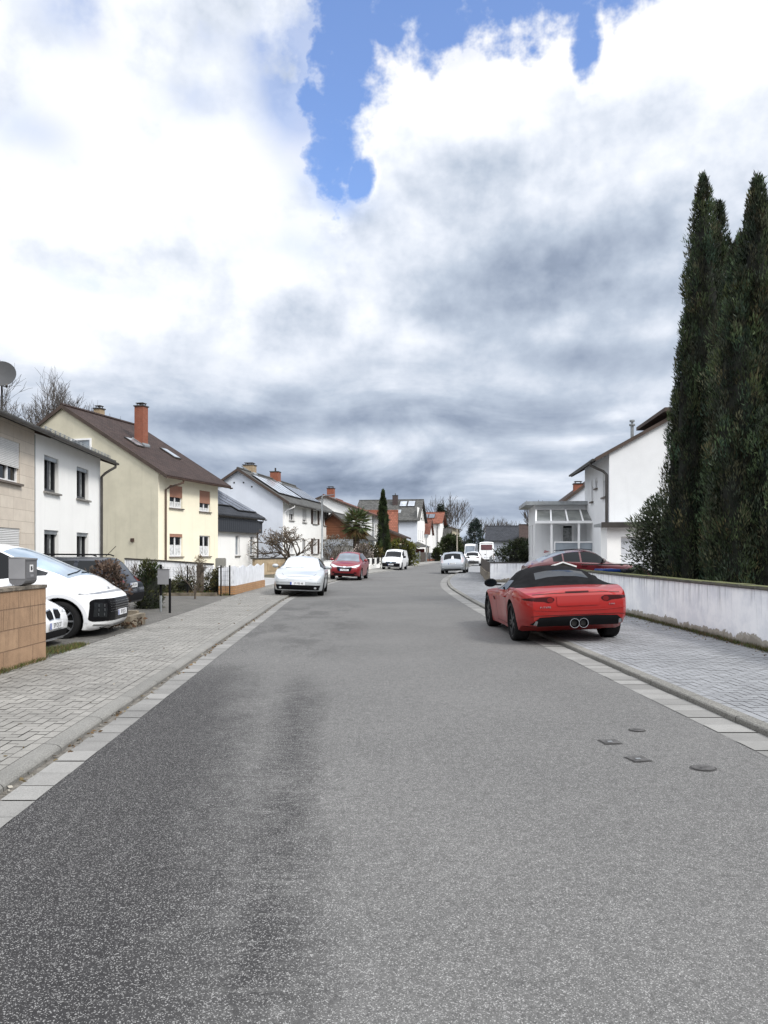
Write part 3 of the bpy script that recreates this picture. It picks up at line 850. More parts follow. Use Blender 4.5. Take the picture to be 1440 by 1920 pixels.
# --- the yellow house, gable towards the viewer
hB = House('house', 'two-storey yellow house with a brown tiled roof, brick chimney and shaded gable wall', 'house', -12.7, 42, 15.6, 'L', 6.95, 12.66, 6.12, 31.6, W_CREAM, T_BROWN, .62, .12, .62,
           {'front': [(1.17, 2.57, 4.13, 5.46), (4.58, 5.92, 4.10, 5.42), (1.17, 2.57, 1.30, 2.63), (4.58, 5.92, 1.30, 2.60)]}, {'left': W_SHADED})
hB.window('front', 1.17, 2.57, 4.13, 5.46, shut=.52, shut_m=M_SHUTBR, sill=M_DKSILL, curtain=.3)
hB.window('front', 4.58, 5.92, 4.10, 5.42, shut=.60, shut_m=M_SHUTBR, sill=M_DKSILL, curtain=.2)
hB.window('front', 1.17, 2.57, 1.30, 2.63, shut=.14, shut_m=M_SHUTBR, sill=M_DKSILL, curtain=.52)
hB.window('front', 4.58, 5.92, 1.30, 2.60, sill=M_DKSILL, curtain=.5)
hB.gutter(M_GUTBR)
hB.downpipe(M_GUTBR, 1.55, -.08, .2, .055, .66)
hB.chimney(3.25, 3.25, .54, .60, 10.5, W_BRICK)
hB.chimney(4.8, 7.4, .48, .48, 10.85, W_TANBR, flash=False)
hB.on_roof('skylight', 1.75, 2.55, 2.55, 3.45, M_PANEL, .02, .06, M_GUTTER)
hB.on_roof('skylight', 5.0, 5.8, 2.0, 3.1, M_PANEL, .02, .06, M_GUTTER)
# attic window in the gable
hB.window('left', 12.66 - 5.75, 12.66 - 4.35, 7.1, 8.15, pane=M_PANEL, mull=0, rec=-.01, fw=.1)
k = MB(); k.fbox(hB.fr['left'], 12.66 - 1.75, 12.66 - 1.55, 2.15, 2.35, .002, .08); k.build('vent', M_GUTBR, hB.o)
k = MB(); k.fbox(hB.fr['left'], 12.66 - 5.4, 12.66 - 5.15, 2.4, 2.9, .002, .12); k.build('meter_box', M_ZINC, hB.o)

# --- low house with dark cladding band and solar roof
hC = House('house', 'low white house with a dark clad band under its solar-panelled roof, behind the yellow house', 'bungalow', -11.9, 49.1, 15.6, 'L', 8.3, 9, 4.25, 28.7, W_WHITE, T_DARK, .45, .1, .45,
           {'front': [(4.6, 5.25, 1.3, 2.75), (7.0, 7.65, 1.3, 2.75)]})
for u in (4.6, 7.0):
    hC.window('front', u, u + .65, 1.3, 2.75, mull=0, sill=M_SILL, pane=M_PANEL, trim=M_WTRIM)
k = MB(); k.box(-.1, 8.42, -.34, -.002, 2.98, 3.92); k.box(8.3, 8.42, -.002, 1.6, 2.98, 3.92); k.build('cladding_band', slat_mat('dark slate band', (.032, .036, .044), .3, 0), hC.o)
for i in range(4): hC.on_roof('solar_panel', 1.2 + i * 1.06, 2.2 + i * 1.06, .8, 3.6, M_SOLARS if i < 2 else M_SOLAR, .06, .05, M_BLACK)
for i in range(3): hC.on_roof('solar_panel', 5.5 + i * 1.0, 6.44 + i * 1.0, .2, 4.2, M_SOLAR, .06, .05, M_BLACK)
hC.gutter(M_GUTTER); hC.downpipe(M_GUTTER, 8.2, -.07, .2, .05, 8.2)

# --- long white semi-detached pair
wins = [(1.77, 3.2, 4.2, 5.4), (5.9, 7.2, 4.2, 5.4), (9.5, 11.3, 4.2, 5.5), (13.7, 15.1, 4.2, 5.5), (9.5, 11.3, 1.4, 2.8), (13.7, 15.1, 1.4, 2.8), (1.9, 3.3, 1.4, 2.7), (5.9, 7.2, 1.0, 2.7)]
hD = House('house', 'long white house with pale blue gable, solar panels and brown louvre shutters', 'house', -8.14, 60.1, 9.1, 'L', 16, 7.4, 5.8, 33, W_WHITE, T_GREY, .6, .3, .6, {'front': wins}, {'left': W_COOL})
for i, (u0, u1, z0, z1) in enumerate(wins):
    if i in (0, 1): hD.window('front', u0, u1, z0, z1, shut=.55 if i == 0 else .8, sill=M_SILL, trim=M_WTRIM)
    elif i < 6: hD.window('front', u0, u1, z0, z1, curtain=.9, sill=M_SILL, side_shut=M_SHUTTER)
    else: hD.window('front', u0, u1, z0, z1, sill=M_SILL, curtain=.4)
hD.gutter(M_GUTTER, x1=7.9); hD.gutter(M_ZINC, x0=8.0)
hD.downpipe(M_WTRIM, 1.1, -.07, .2, .05, .3); hD.downpipe(M_ZINC, 16.3, -.08, .2, .06, 15.8)
hD.chimney(3.2, 3.9, .9, .9, 8.95, W_TANBR, 'slab'); hD.chimney(9.2, 3.5, .8, .8, 9.0, W_BRICK, 'pot')
for i in range(5): hD.on_roof('solar_panel', .6 + i * 1.42, 1.96 + i * 1.42, .5, 2.9, M_SOLARS, .06, .05, M_BLACK)
for i in range(5): hD.on_roof('solar_panel', 8.6 + i * 1.42, 9.96 + i * 1.42, .7, 2.7, M_SOLAR, .06, .05, M_BLACK)
k = MB()
for dd in (-1.1, -.4, .4, 1.1): k.fbox(hD.fr['left'], 3.7 + dd - .06, 3.7 + dd + .06, 7.35 - abs(dd) * .5, 7.47 - abs(dd) * .5, .002, .02)
k.build('vent', M_BLACK, hD.o)
k = MB(); k.fbox(hD.fr['left'], 4.7, 5.2, 3.05, 3.3, .002, .2); k.build('wall_lamp', M_ZINC, hD.o)

# --- houses behind the palm and the far cypress
hE = House('house', 'white house with a shallow red tiled roof and brick chimney behind the palm', 'house', -1.3, 80, 9, 'L', 9, 10.5, 5.55, 21, W_WHITE, T_RBR, .5, .3, .4, {'front': [(2, 3.2, 3.4, 4.6)]})
hE.window('front', 2, 3.2, 3.4, 4.6, sill=M_SILL); hE.chimney(2.2, 5.0, .75, .75, 8.6, W_BRICK, 'slab')
hE.gutter(M_GUTTER)
gE = House('garage', 'garage with grey roof and red-brown boarded gable beside the lamp post', 'garage', -1.9, 74.2, 9, 'L', 5, 6.4, 2.95, 37, W_COOL, T_GREY, .4, .35, .3, {'left': [(3.2, 5.6, .1, 2.2)]})
k = MB(); fr = gE.fr['left']; zt = 2.95 + 3.2 * gE.tp
P_ = lambda u, z, n: (fr[0][0] + fr[1][0] * u + fr[2][0] * n, fr[0][1] + fr[1][1] * u + fr[2][1] * n, z)
k.add([P_(0, 2.85, .03), P_(6.4, 2.85, .03), P_(6.4, 2.96, .03), P_(3.2, zt - .03, .03), P_(0, 2.96, .03)], ((0, 1, 2, 3, 4),)); k.build('boarded_gable', W_WOOD, gE.o)
gE.window('left', 3.2, 5.6, .1, 2.2, mull=0, name='garage_door', pane=M_SHUT, frame=M_ZINC)
hE2 = House('house', 'house showing only its steep red tiled roof between palm and far cypress', 'house', -6.2, 93, 92, 'L', 7.6, 8.2, 2.95, 43, W_WHITE, T_RED, .5, .3, .3)
k = MB(); k.fbox(hE2.fr['front'], .0, 7.6, 1.9, 2.9, .01, .06); k.build('cladding', W_WOOD, hE2.o)
gE3 = House('outbuilding', 'small red-boarded outbuilding with brown roof right of the far cypress', 'outbuilding', 2.1, 88, 9, 'L', 4.5, 5.0, 3.35, 22, W_WOOD, T_BROWN, .5, .4, .3)
k = MB(); k.fbox(gE3.fr['left'], -.01, 5.01, 0, 2.6, .004, .03); k.build('lower_wall', W_CREAM, gE3.o)

# --- white house with the big dark roof, gable to the street
hF = House('house', 'tall white house with dark roof carrying two solar panels, a black chimney and a skylight', 'house', 5.7 - 11 * .985, 128 + 11 * .174, 100, 'L', 11, 11, 7.2, 33, W_WHITE, T_GREY, .5, .3, .45,
           {'right': [(1.6, 2.2, 3.6, 5.4), (4.1, 4.7, 3.6, 5.4), (7.0, 8.0, 3.6, 5.4), (5.0, 6.0, 7.6, 9.3)]}, {'front': W_COOL})
for u0, u1, z0, z1 in [(1.6, 2.2, 3.6, 5.4), (4.1, 4.7, 3.6, 5.4), (7.0, 8.0, 3.6, 5.4), (5.0, 6.0, 7.6, 9.3)]:
    hF.window('right', u0, u1, z0, z1, mull=0, shut=.7, sill=M_SILL)
hF.chimney(6.5, 4.3, .9, .9, 11.6, W_DKBRICK, 'pot', flash=False)
for i in range(2): hF.on_roof('solar_panel', 7.35 + i * 1.45, 8.65 + i * 1.45, 3.3, 4.9, M_SOLARS, .08, .06, M_BLACK)
hF.on_roof('skylight', 7.2, 7.9, 1.4, 2.4, M_PANEL, .03, .06, M_ZINC)
hF.gutter(M_GUTTER)
hG2 = House('house', 'narrow white gabled house with steep brown roof right of the tall white house', 'house', 8.2 - 6 * .985, 138 + 6 * .174, 100, 'L', 6, 6.5, 5.05, 39, W_WHITE, T_RBR, .4, .3, .35,
            {'right': [(1.2, 1.8, .8, 2.6), (3.0, 3.6, .8, 2.6), (4.6, 5.2, .8, 2.6)]})
for u in (1.2, 3.0, 4.6): hG2.window('right', u, u + .6, .8, 2.6, mull=0)
hG = House('house', 'white house under an orange-red roof with solar panels far up the street', 'house', 11.1 - 9 * .985, 150 + 9 * .174, 100, 'L', 9, 9.5, 7.5, 24, W_WHITE, T_RED, .6, .3, .7)
for i in range(5): hG.on_roof('solar_panel', 1.2 + i * 1.35, 2.45 + i * 1.35, 1.6, 3.6, M_SOLAR, .08, .06, M_BLACK)
hG.downpipe(M_GUTTER, 8.6, -.1, .2, .07, 8.6)
hH = House('house', 'dull yellow flat-roofed-looking house with a brick chimney near the end of the street', 'house', 15.6, 170, 13, 'L', 13, 9, 7.0, 15, W_YEL, T_GREY, .6, .3, .4,
           {'front': [(1.5, 3.2, 3.8, 5.8), (6, 7.6, 3.8, 5.8), (9.5, 11, 3.8, 5.8)]})
for u0, u1 in ((1.5, 3.2), (6, 7.6), (9.5, 11)): hH.window('front', u0, u1, 3.8, 5.8)
hH.chimney(5.5, 3.0, 1.0, 1.0, 9.6, W_BRICK, 'slab', flash=False)
hI = House('house', 'small white gable with pinkish roof at the vanishing point of the street', 'house', 20.6, 205, 100, 'L', 6, 8, 3.6, 33, W_WHITE, T_RBR, .5, .4, .4)
hI.o.rotation_euler.z = R(80)
hI2 = House('house', 'small house with dark mossy roof behind the dark bush up the left side', 'house', 10.4, 156, 100, 'L', 3.2, 5, 4.3, 40, W_CREAM, T_GREY, .3, .3, .3)

# --- right side: main white house
hK = House('house', 'large greyish white rendered house with shallow dark roof, partly behind the big cypresses', 'house', 10.3, 38.3, 5.8, 'R', 6.3, 11.4, 5.85, 29, W_GREYW, T_BROWN, .6, .5, .12, th=.09, ops=
           {'front': [(6.3 - 1.44, 6.3 - .59, 4.0, 5.07), (6.3 - 3.29, 6.3 - 2.74, 4.55, 5.05), (6.3 - 4.4, 6.3 - 3.86, 4.0, 5.05), (6.3 - 1.5, 6.3 - .59, 1.2, 2.5)]})
for u0, u1, z0, z1 in [(6.3 - 1.44, 6.3 - .59, 4.0, 5.07), (6.3 - 3.29, 6.3 - 2.74, 4.55, 5.05), (6.3 - 4.4, 6.3 - 3.86, 4.0, 5.05), (6.3 - 1.5, 6.3 - .59, 1.2, 2.5)]:
    hK.window('front', u0, u1, z0, z1, mull=0, pane=M_PANEL, sill=M_DKSILL, shut=.3)
hK.gutter(M_GUTTER); hK.downpipe(M_GUTTER, 5.6, -.08, .2, .06, 6.12)
k = MB(); k.tube([(5.2, 1.2, 6.4), (5.2, 1.2, 7.15)], .07, 8); k.tube([(5.2, 1.2, 7.15), (5.2, 1.2, 7.22)], .13, 8); k.tube([(5.2, 1.2, 7.32), (5.2, 1.2, 7.4)], .11, 8); k.tube([(5.2, 1.2, 7.22), (5.2, 1.2, 7.32)], .05, 8); k.build('flue', M_ZINC, hK.roof)
k = MB(); k.box(1.6, 6.7, 2.2, 4.4, 7.5, 7.66); k.box(2.0, 6.2, 2.7, 4.4, 7.2, 7.5); k.build('dormer', M_SOFFIT, hK.roof)
# garage in front of the gable
gK = House('garage', 'flat-roofed white garage with panelled white door in front of the white gable', 'garage', 9.25, 31.85, 5.8, 'R', 1.35, 6.2, 2.62, 5, W_WHITE, T_GREY, .1, 0, 0, {'right': [(.55, 3.4, .1, 2.2, .3)]}, flat=True)
k = MB(); k.box(-.1, 1.62, -.28, 6.3, 2.62, 2.74); k.build('roof', M_ZINC, gK.o)
k = MB(); k.fbox(gK.fr['right'], -.28, 6.3, 2.56, 2.78, .275, .30); k.build('fascia', M_GUTTER, gK.o)
gK.window('right', .55, 3.4, .1, 2.2, mull=0, rec=.3, name='garage_door', pane=slat_mat('garage door panels', (.72, .74, .78), .5, 1, .4, .75, bump=.2), frame=M_WTRIM)
# entrance annex with glass canopy
hP = House('porch_annex', 'white flat-roofed entrance annex with a sloping glass canopy over its door', 'annex', 8.07, 41.7, 5.8, 'R', 3.7, 3.0, 3.95, 5, W_GREYW, T_GREY, .3, 0, 0,
           {'right': [(1.31, 1.95, 1.0, 3.0)], 'front': [(.5, 1.1, 1.3, 3.0), (1.9, 2.5, 1.3, 3.0)]}, flat=True)
hP.window('right', 1.31, 1.95, 1.0, 3.0, mull=0, name='door', curtain=.9, curt_m=M_CURT2, fw=.1)
for u in (.5, 1.9): hP.window('front', u, u + .6, 1.3, 3.0, mull=0, pane=M_PANEL)
k = MB(); k.box(-.4, 4.05, -.5, 3.0, 3.95, 4.13); k.build('roof', M_ZINC, hP.o)
k = MB(); k.box(3.7, 5.4, -.1, 3.0, .0, 1.0); k.build('platform', W_GREYW, hP.o)
c = MB()
def CP(y, f, z=0.): return (lerp(3.72, 5.42, f), lerp(y, y - (.18 if y < 1.5 else .1) + (.0), f), lerp(3.72, 3.02, f) + z)
for i in range(5):
    y = lerp(.05, 2.95, i / 4); c.bar(CP(y, 0), CP(y, 1), .07, .07)
c.bar(CP(.0, 0), CP(3., 0), .06, .06); c.bar(CP(.0, 1), CP(3., 1), .08, .12)
can = c.build('canopy_frame', M_WTRIM, hP.o)
q = MB()
for i in range(4):
    a, b_ = lerp(.05, 2.95, i / 4) + .04, lerp(.05, 2.95, (i + 1) / 4) - .04
    q.quad(CP(a, .02, .01), CP(b_, .02, .01), CP(b_, .98, .01), CP(a, .98, .01))
q.build('glass', glass_mat('grey canopy glass', (.20, .21, .20), .15, .4), can)
for y in (.62, 1.92):
    k = MB(); k.box(5.30, 5.40, y - .05, y + .05, 1.0, 3.0); k.build('post', M_WTRIM, hP.o)
k = MB(); k.box(5.32, 5.37, .75, 2.95, 2.02, 2.08); k.box(5.32, 5.37, .75, .80, 1.0, 2.02); k.box(5.32, 5.37, 2.9, 2.95, 1.0, 2.02); k.build('railing', M_WTRIM, hP.o)
k = MB(); k.box(5.335, 5.345, .8, 2.9, 1.1, 2.02); k.build('railing_glass', M_PANEL, hP.o)
hM = House('house', 'white house with brown verge rising behind the entrance annex', 'house', 15.0, 66, 6, 'R', 8, 10, 5.6, 37, W_COOL, T_BROWN, .5, .3, .3)
hM.chimney(6, 1.2, .7, .7, 7.0, W_BRICK, 'slab', flash=False)
hJ = House('house', 'low dark-roofed house behind the white van on the right', 'bungalow', 16.4, 119, 100, 'L', 9.5, 9, 3.5, 26, W_COOL, T_DARK, .6, .3, .3, group=None)
hJ2 = House('house', 'low house with brown-grey gable beside the annex, far right of the street', 'bungalow', 20.6, 112, 100, 'L', 7, 8, 3.7, 26, mat('brown grey cladding', (.09, .075, .07), .8), T_BROWN, .5, .3, .3)

# satellite dish standing on the stone-clad house
dish = thing('satellite_dish', 'grey satellite dish on a mast above the stone-clad house roof', 'satellite dish', (-12.08, 23.6, 5.85), R(28))
k = MB(); k.tube([(0, 0, 0), (0, 0, 1.25)], .03, 8); k.build('mast', M_GUTTER, dish, smooth=60)
k = MB(); k.lathe([(0, .0), (.14, .008), (.28, .035), (.40, .075), (.47, .105), (.475, .11), (.47, .118), (.40, .09), (.28, .05), (.14, .022), (0, .014)], 28, 'y')
o = k.build('reflector', mat('grey dish', (.05, .052, .055), .7, var=.12), dish, smooth=60); o.location = (0, -.08, 1.32); o.rotation_euler = (R(-22), 0, R(-10)); o.scale = (.9, -.9, .97)
k = MB(); k.bar((0, -.1, .98), (.12, -.62, .86), .03); k.bar((-.25, -.14, 1.02), (.12, -.62, .86), .015); k.bar((.3, -.1, 1.02), (.12, -.62, .86), .015); k.tube([(.12, -.58, .86), (.12, -.70, .92)], .035, 8); k.build('feed_arm', M_GUTTER, dish)
# ------------------------------------------------------------------ vehicles
C_TYRE = mat('tyre rubber', (.012, .012, .0125), .9, var=.3, spec=.15)
C_WELL = mat('wheel well', (.008, .008, .008), .95)
C_BLACK = mat('black plastic', (.008, .008, .009), .6, var=.25, spec=.1)
C_GLOSS = mat('gloss black', (.005, .005, .006), .25, spec=.12)
C_CHROME = mat('chrome', (.65, .66, .68), .18, 1., var=.05)
C_ALU = mat('alloy rim', (.42, .43, .45), .3, .85, var=.1)
C_RIMBLK = mat('black rim', (.014, .014, .016), .35, .0, var=.1, spec=.4)
C_GLASS = glass_mat('car glass', (.006, .008, .010), .03, .22)
C_GLASS2 = glass_mat('sky-lit windscreen', (.17, .21, .26), .04)
C_GLASSB = glass_mat('blue tinted windscreen', (.33, .43, .55), .05)
C_SHADE = mat('windscreen cover', (.86, .91, .94), .4, var=.06, vs=3.)
C_LAMP = glass_mat('headlamp glass', (.62, .65, .68), .08)
C_LAMPD = glass_mat('dark headlamp', (.016, .018, .02), .08, .2)
C_TAIL = glass_mat('tail lamp red', (.13, .008, .008), .12, .15)
C_TAILD = glass_mat('smoked tail lamp', (.040, .005, .006), .12, .15)
C_PLATE = mat('number plate', (.72, .73, .75), .5, var=.05)
C_EUBLUE = mat('plate blue', (.02, .06, .32), .5)
C_INK = mat('plate lettering', (.012, .012, .014), .6)
C_AMBER = glass_mat('amber lens', (.45, .16, .03), .15)
C_SEAM = mat('panel gap', (.008, .008, .008), .9)

def split_by_material(o, names, parent):
    """turn the material zones of one shell into parts"""
    me = o.data
    out = {}
    idx = np.empty(len(me.polygons), np.int32); me.polygons.foreach_get('material_index', idx)
    for i, m in enumerate(list(me.materials)):
        if not (idx == i).any(): continue
        bm = bmesh.new(); bm.from_mesh(me)
        bmesh.ops.delete(bm, geom=[f for f in bm.faces if f.material_index != i], context='FACES')
        for f in bm.faces: f.material_index = 0; f.smooth = True
        nm = bpy.data.meshes.new(names[i]); bm.to_mesh(nm); bm.free()
        nm.materials.append(m)
        ob = link(names[i], nm, None, parent, 38)
        out.setdefault(names[i], []).append(ob)
    bpy.data.objects.remove(o)
    return out

class Car:
    """x forward from the middle, y left, z up"""
    def __init__(s, name, label, cat, loc, heading, L, top, belt, hw, bot, paint_m, roofw, nose, tail, axles, r, ws, rw, sides, zones=(), roll=0., group=None, rim_m=None, spokes=5, glass=None, ws_m=None, rw_m=None, tyre_w=.22, low=None, cab_h=None, pillar=None, rimr=.72, pitch=0., hoodw=.86):
        s.L = L
        s.o = thing(name, label, cat, loc, heading, group, rx=roll, ry=pitch)
        glass = glass or C_GLASS
        T, B, H, Bo = pchip(top), pchip(belt), pchip(hw), pchip(bot)
        N_, T_ = pchip(nose), pchip(tail)
        hmax = cab_h or max(T(d) - B(d) for d in np.linspace(0, L, 60))
        keys = {0., L, *ws, *rw}
        for a in sides: keys |= set(a)
        for z in zones: keys |= {z[1], z[2]}
        st = sorted(keys | {round(q, 3) for q in (.02, .05, .09, .14, .2, L - .02, L - .05, L - .09, L - .14, L - .2)} | {round(q, 3) for q in np.arange(.28, L - .2, .085)})
        st2 = [st[0]]
        for q in st[1:]:
            if q - st2[-1] > .022 or q in keys: st2.append(q)
        st = [q for q in st2 if 0 <= q <= L]
        NJ = 15
        rows = []
        for d in st:
            t_, b_, h_, o_ = T(d), B(d), H(d), Bo(d)
            b_ = min(b_, t_ - .012)
            g = min(1., max(0., (t_ - b_) / hmax))
            yb = .955 * h_
            ye = min(lerp((hoodw if d > ws[0] else .86) * h_, roofw, g), yb)
            z4 = lerp(b_ + .3 * (t_ - b_), t_ - .085, min(1, g * 1.4))
            mid = lerp(b_ - .13, .45, .5)
            pts = [(0, t_), (.4 * ye, None), (.75 * ye, None), (.93 * ye, None), (ye, z4), (lerp(ye, yb, .5) + .012 * g, lerp(z4, b_, .5)), (yb, b_),
                   (.985 * h_, b_ - .045), (h_, b_ - .13), (h_ * .998, mid), (.985 * h_, max(o_ + .14, .42)), (.968 * h_, o_ + .11), (.945 * h_, o_ + .025), (.87 * h_, o_), (0, o_)]
            row = []
            for j, (y, z) in enumerate(pts):
                if z is None: z = t_ - (t_ - z4) * (y / ye) ** 2.4
                fn = max(0., 1 - d / .75) ** 1.3; ft = max(0., 1 - (L - d) / .75) ** 1.3
                dd = d + N_(z) * fn - T_(z) * ft
                row.append((L / 2 - dd, y, z))
            rows.append(row)
        v, f, mi = [], [], []
        mats, names = [paint_m], ['body']
        def mid_(m, n, key):
            k = (n, key)
            if k not in s._z: s._z[k] = len(mats); mats.append(m); names.append(n)
            return s._z[k]
        s._z = {}
        ring = 2 * NJ - 2
        for row in rows:
            v += row + [(x, -y, z) for (x, y, z) in row[-2:0:-1]]
        def zone(dm, j, side):
            for (n, a, b, j0, j1, m) in zones:
                if a < dm < b and j0 <= j < j1: return mid_(m, n, 0)
            if j < 3 and ws[0] < dm < ws[1]: return mid_(ws_m or glass, 'windscreen', 0)
            if j < 3 and rw[0] < dm < rw[1]: return mid_(rw_m or glass, 'rear_window', 0)
            if j in (4, 5):
                for q, (a, b) in enumerate(sides):
                    if a < dm < b: return mid_(glass, 'side_window', (q, side))
                if pillar and sides and sides[0][0] < dm < sides[-1][1]: return mid_(pillar, 'pillar', (0, side))
            return 0
        for i in range(len(rows) - 1):
            dm = (st[i] + st[i + 1]) / 2
            for j in range(ring):
                a, b = i * ring + j, i * ring + (j + 1) % ring
                f.append((a, a + ring, b + ring, b))
                jj = j if j < NJ - 1 else ring - 1 - j
                mi.append(zone(dm, jj, 0 if j < NJ - 1 else 1))
        e = (len(rows) - 1) * ring
        for k0, rev in ((0, False), (e, True)):
            for j in range(NJ - 1):
                q = [j, j + 1, (ring - j - 1) % ring, (ring - j) % ring]
                q = [k0 + i for i in dict.fromkeys(q)]
                f.append(tuple(q if not rev else q[::-1])); mi.append(0)
        me = bpy.data.meshes.new('shell'); me.from_pydata(v, [], f)
        tmp = [bpy.data.materials.new('zone%d' % i) for i in range(len(mats))]
        for m in tmp: me.materials.append(m)
        me.polygons.foreach_set('material_index', mi); me.update()
        bm = bmesh.new(); bm.from_mesh(me); bmesh.ops.recalc_face_normals(bm, faces=bm.faces); bm.to_mesh(me)
        s.bvh = BVHTree.FromBMesh(bm); bm.free()
        sh = bpy.data.objects.new('shell', me); col.objects.link(sh)
        names.append('wheel_well')
        # cut the wheel arches
        tmpw = []
        for d in axles:
            x = L / 2 - d; w_ = H(d)
            for sg in (1, -1):
                c = MB(); rr = r + .055
                ya, yb2 = sg * (w_ - tyre_w - .12), sg * (w_ + .2)
                n = 28; k = []
                c.v += [(x + rr * math.cos(2 * math.pi * q / n), ya, r + .01 + rr * math.sin(2 * math.pi * q / n)) for q in range(n)]
                c.v += [(x + rr * math.cos(2 * math.pi * q / n), yb2, r + .01 + rr * math.sin(2 * math.pi * q / n)) for q in range(n)]
                for q in range(n): c.f.append((q, (q + 1) % n, n + (q + 1) % n, n + q))
                c.f.append(tuple(reversed(range(n)))); c.f.append(tuple(range(n, 2 * n)))
                cm = bpy.data.meshes.new('cut'); cm.from_pydata(c.v, [], c.f); wm = bpy.data.materials.new('well'); tmpw.append(wm); cm.materials.append(wm)
                b2 = bmesh.new(); b2.from_mesh(cm); bmesh.ops.recalc_face_normals(b2, faces=b2.faces); b2.to_mesh(cm); b2.free()
                co_ = bpy.data.objects.new('cut', cm); col.objects.link(co_)
                md = sh.modifiers.new('b', 'BOOLEAN'); md.operation = 'DIFFERENCE'; md.object = co_; md.solver = 'EXACT'; md.material_mode = 'TRANSFER'; md.use_self = False; md.use_hole_tolerant = True
        dg = bpy.context.evaluated_depsgraph_get(); dg.update()
        me2 = bpy.data.meshes.new_from_object(sh.evaluated_get(dg))
        o2 = bpy.data.objects.new('shell2', me2); col.objects.link(o2)
        for md in list(sh.modifiers):
            c_ = md.object; sh.modifiers.remove(md); bpy.data.objects.remove(c_)
        bpy.data.objects.remove(sh)
        real = {q.name: (m, n) for q, m, n in zip(tmp, mats, names)}
        nn = [real[m.name][1] if m.name in real else 'wheel_well' for m in me2.materials]
        for i, m in enumerate(list(me2.materials)): me2.materials[i] = real[m.name][0] if m.name in real else C_WELL
        s.parts = split_by_material(o2, nn, s.o)
        for m in tmp + tmpw: bpy.data.materials.remove(m)
        s.H, s.T, s.B = H, T, B
        # wheels
        rim_m = rim_m or C_ALU
        proto = None
        for d in axles:
            for sg in (1, -1):
                x = L / 2 - d; y = sg * (H(d) - tyre_w / 2 - .012)
                if proto is None:
                    k = MB(); w2 = tyre_w / 2
                    k.lathe([(r * rimr, -w2 * .8), (r * .80, -w2), (r * .93, -w2), (r * .985, -w2 * .85), (r, -w2 * .6), (r, w2 * .6), (r * .985, w2 * .85), (r * .93, w2), (r * .80, w2), (r * rimr, w2 * .8)], 32, 'y')
                    wh = k.build('wheel', C_TYRE, s.o, smooth=50)
                    k = MB(); ri = r * rimr
                    k.lathe([(0, w2 * .25), (ri * .98, w2 * .25)], 28, 'y'); k.build('brake_disc', C_WELL, wh)
                    k = MB()
                    k.lathe([(ri * .97, -w2 * .8), (ri * .93, w2 * .55), (ri * .96, w2 * .78), (ri * 1.01, w2 * .83), (ri * 1.02, w2 * .6)], 28, 'y')
                    k.lathe([(0, w2 * .85), (ri * .14, w2 * .85), (ri * .2, w2 * .7), (ri * .2, w2 * .3)], 16, 'y')
                    for q in range(spokes):
                        for off in ((-.12, .12) if spokes < 8 else (0,)):
                            a = 2 * math.pi * q / spokes + off
                            a2 = 2 * math.pi * q / spokes + off * 1.6
                            p0 = Vector((math.cos(a) * ri * .12, w2 * .62, math.sin(a) * ri * .12)); p1 = Vector((math.cos(a2) * ri * .96, w2 * .62, math.sin(a2) * ri * .96))
                            dv = (p1 - p0).normalized(); nv = Vector((-dv.z, 0, dv.x)); ww = ri * (.075 if spokes < 8 else .06)
                            yy = Vector((0, w2 * .2, 0))
                            k.hexa([p0 - nv * ww - yy, p1 - nv * ww * .8 - yy, p1 + nv * ww * .8 - yy, p0 + nv * ww - yy, p0 - nv * ww + yy, p1 - nv * ww * .8 + yy, p1 + nv * ww * .8 + yy, p0 + nv * ww + yy])
                    k.build('rim', rim_m, wh, smooth=40)
                    proto = wh; w_ = wh
                else: w_ = copy_tree(proto, s.o)
                w_.location = (x, y, r); w_.rotation_euler = (0, random.uniform(0, 6) if sg > 0 else 0, 0 if sg > 0 else math.pi)
    def decal(s, poly, axis, m, name, off=.004, step=.035, parent=None, xr=None):
        """thin moulded panel that follows the body: poly in (y,z) for front/rear, (x,z) for the sides, (x,y) for the top"""
        P = []
        for a, b in zip(poly, poly[1:] + poly[:1]):
            n = max(1, int(math.dist(a, b) / step))
            P += [(lerp(a[0], b[0], i / n), lerp(a[1], b[1], i / n)) for i in range(n)]
        nb = len(P); xs = [p[0] for p in P]; zs = [p[1] for p in P]
        def inside(x, y):
            c = False
            for i in range(nb):
                (x0, y0), (x1, y1) = P[i], P[i - 1]
                if (y0 > y) != (y1 > y) and x < (x1 - x0) * (y - y0) / (y1 - y0) + x0: c = not c
            return c
        pts = [Vector(p) for p in P]
        for x in np.arange(min(xs) + step / 2, max(xs), step):
            for y in np.arange(min(zs) + step / 2, max(zs), step):
                if inside(x, y) and min(math.dist((x, y), p) for p in P) > step * .45: pts.append(Vector((x, y)))
        vv, _, ff, *_ = GEO.delaunay_2d_cdt(pts, [(i, (i + 1) % nb) for i in range(nb)], [list(range(nb))], 1, 1e-5)
        out = []
        D = {'front': Vector((-1, 0, 0)), 'rear': Vector((1, 0, 0)), 'left': Vector((0, -1, 0)), 'right': Vector((0, 1, 0)), 'top': Vector((0, 0, -1))}[axis]
        for p in vv:
            o = {'front': Vector((s.L, p[0], p[1])), 'rear': Vector((-s.L, p[0], p[1])), 'left': Vector((p[0], 3, p[1])), 'right': Vector((p[0], -3, p[1])), 'top': Vector((p[0], p[1], 4))}[axis]
            h, n, _, _ = s.bvh.ray_cast(o, D)
            if h is None:
                h, n, _, _ = s.bvh.find_nearest(o + D * (s.L * .52 if axis in ('front', 'rear') else 2.1))
            out.append(h - D * off)
        me = bpy.data.meshes.new(name); me.from_pydata(out, [], [tuple(q) for q in ff]); me.update()
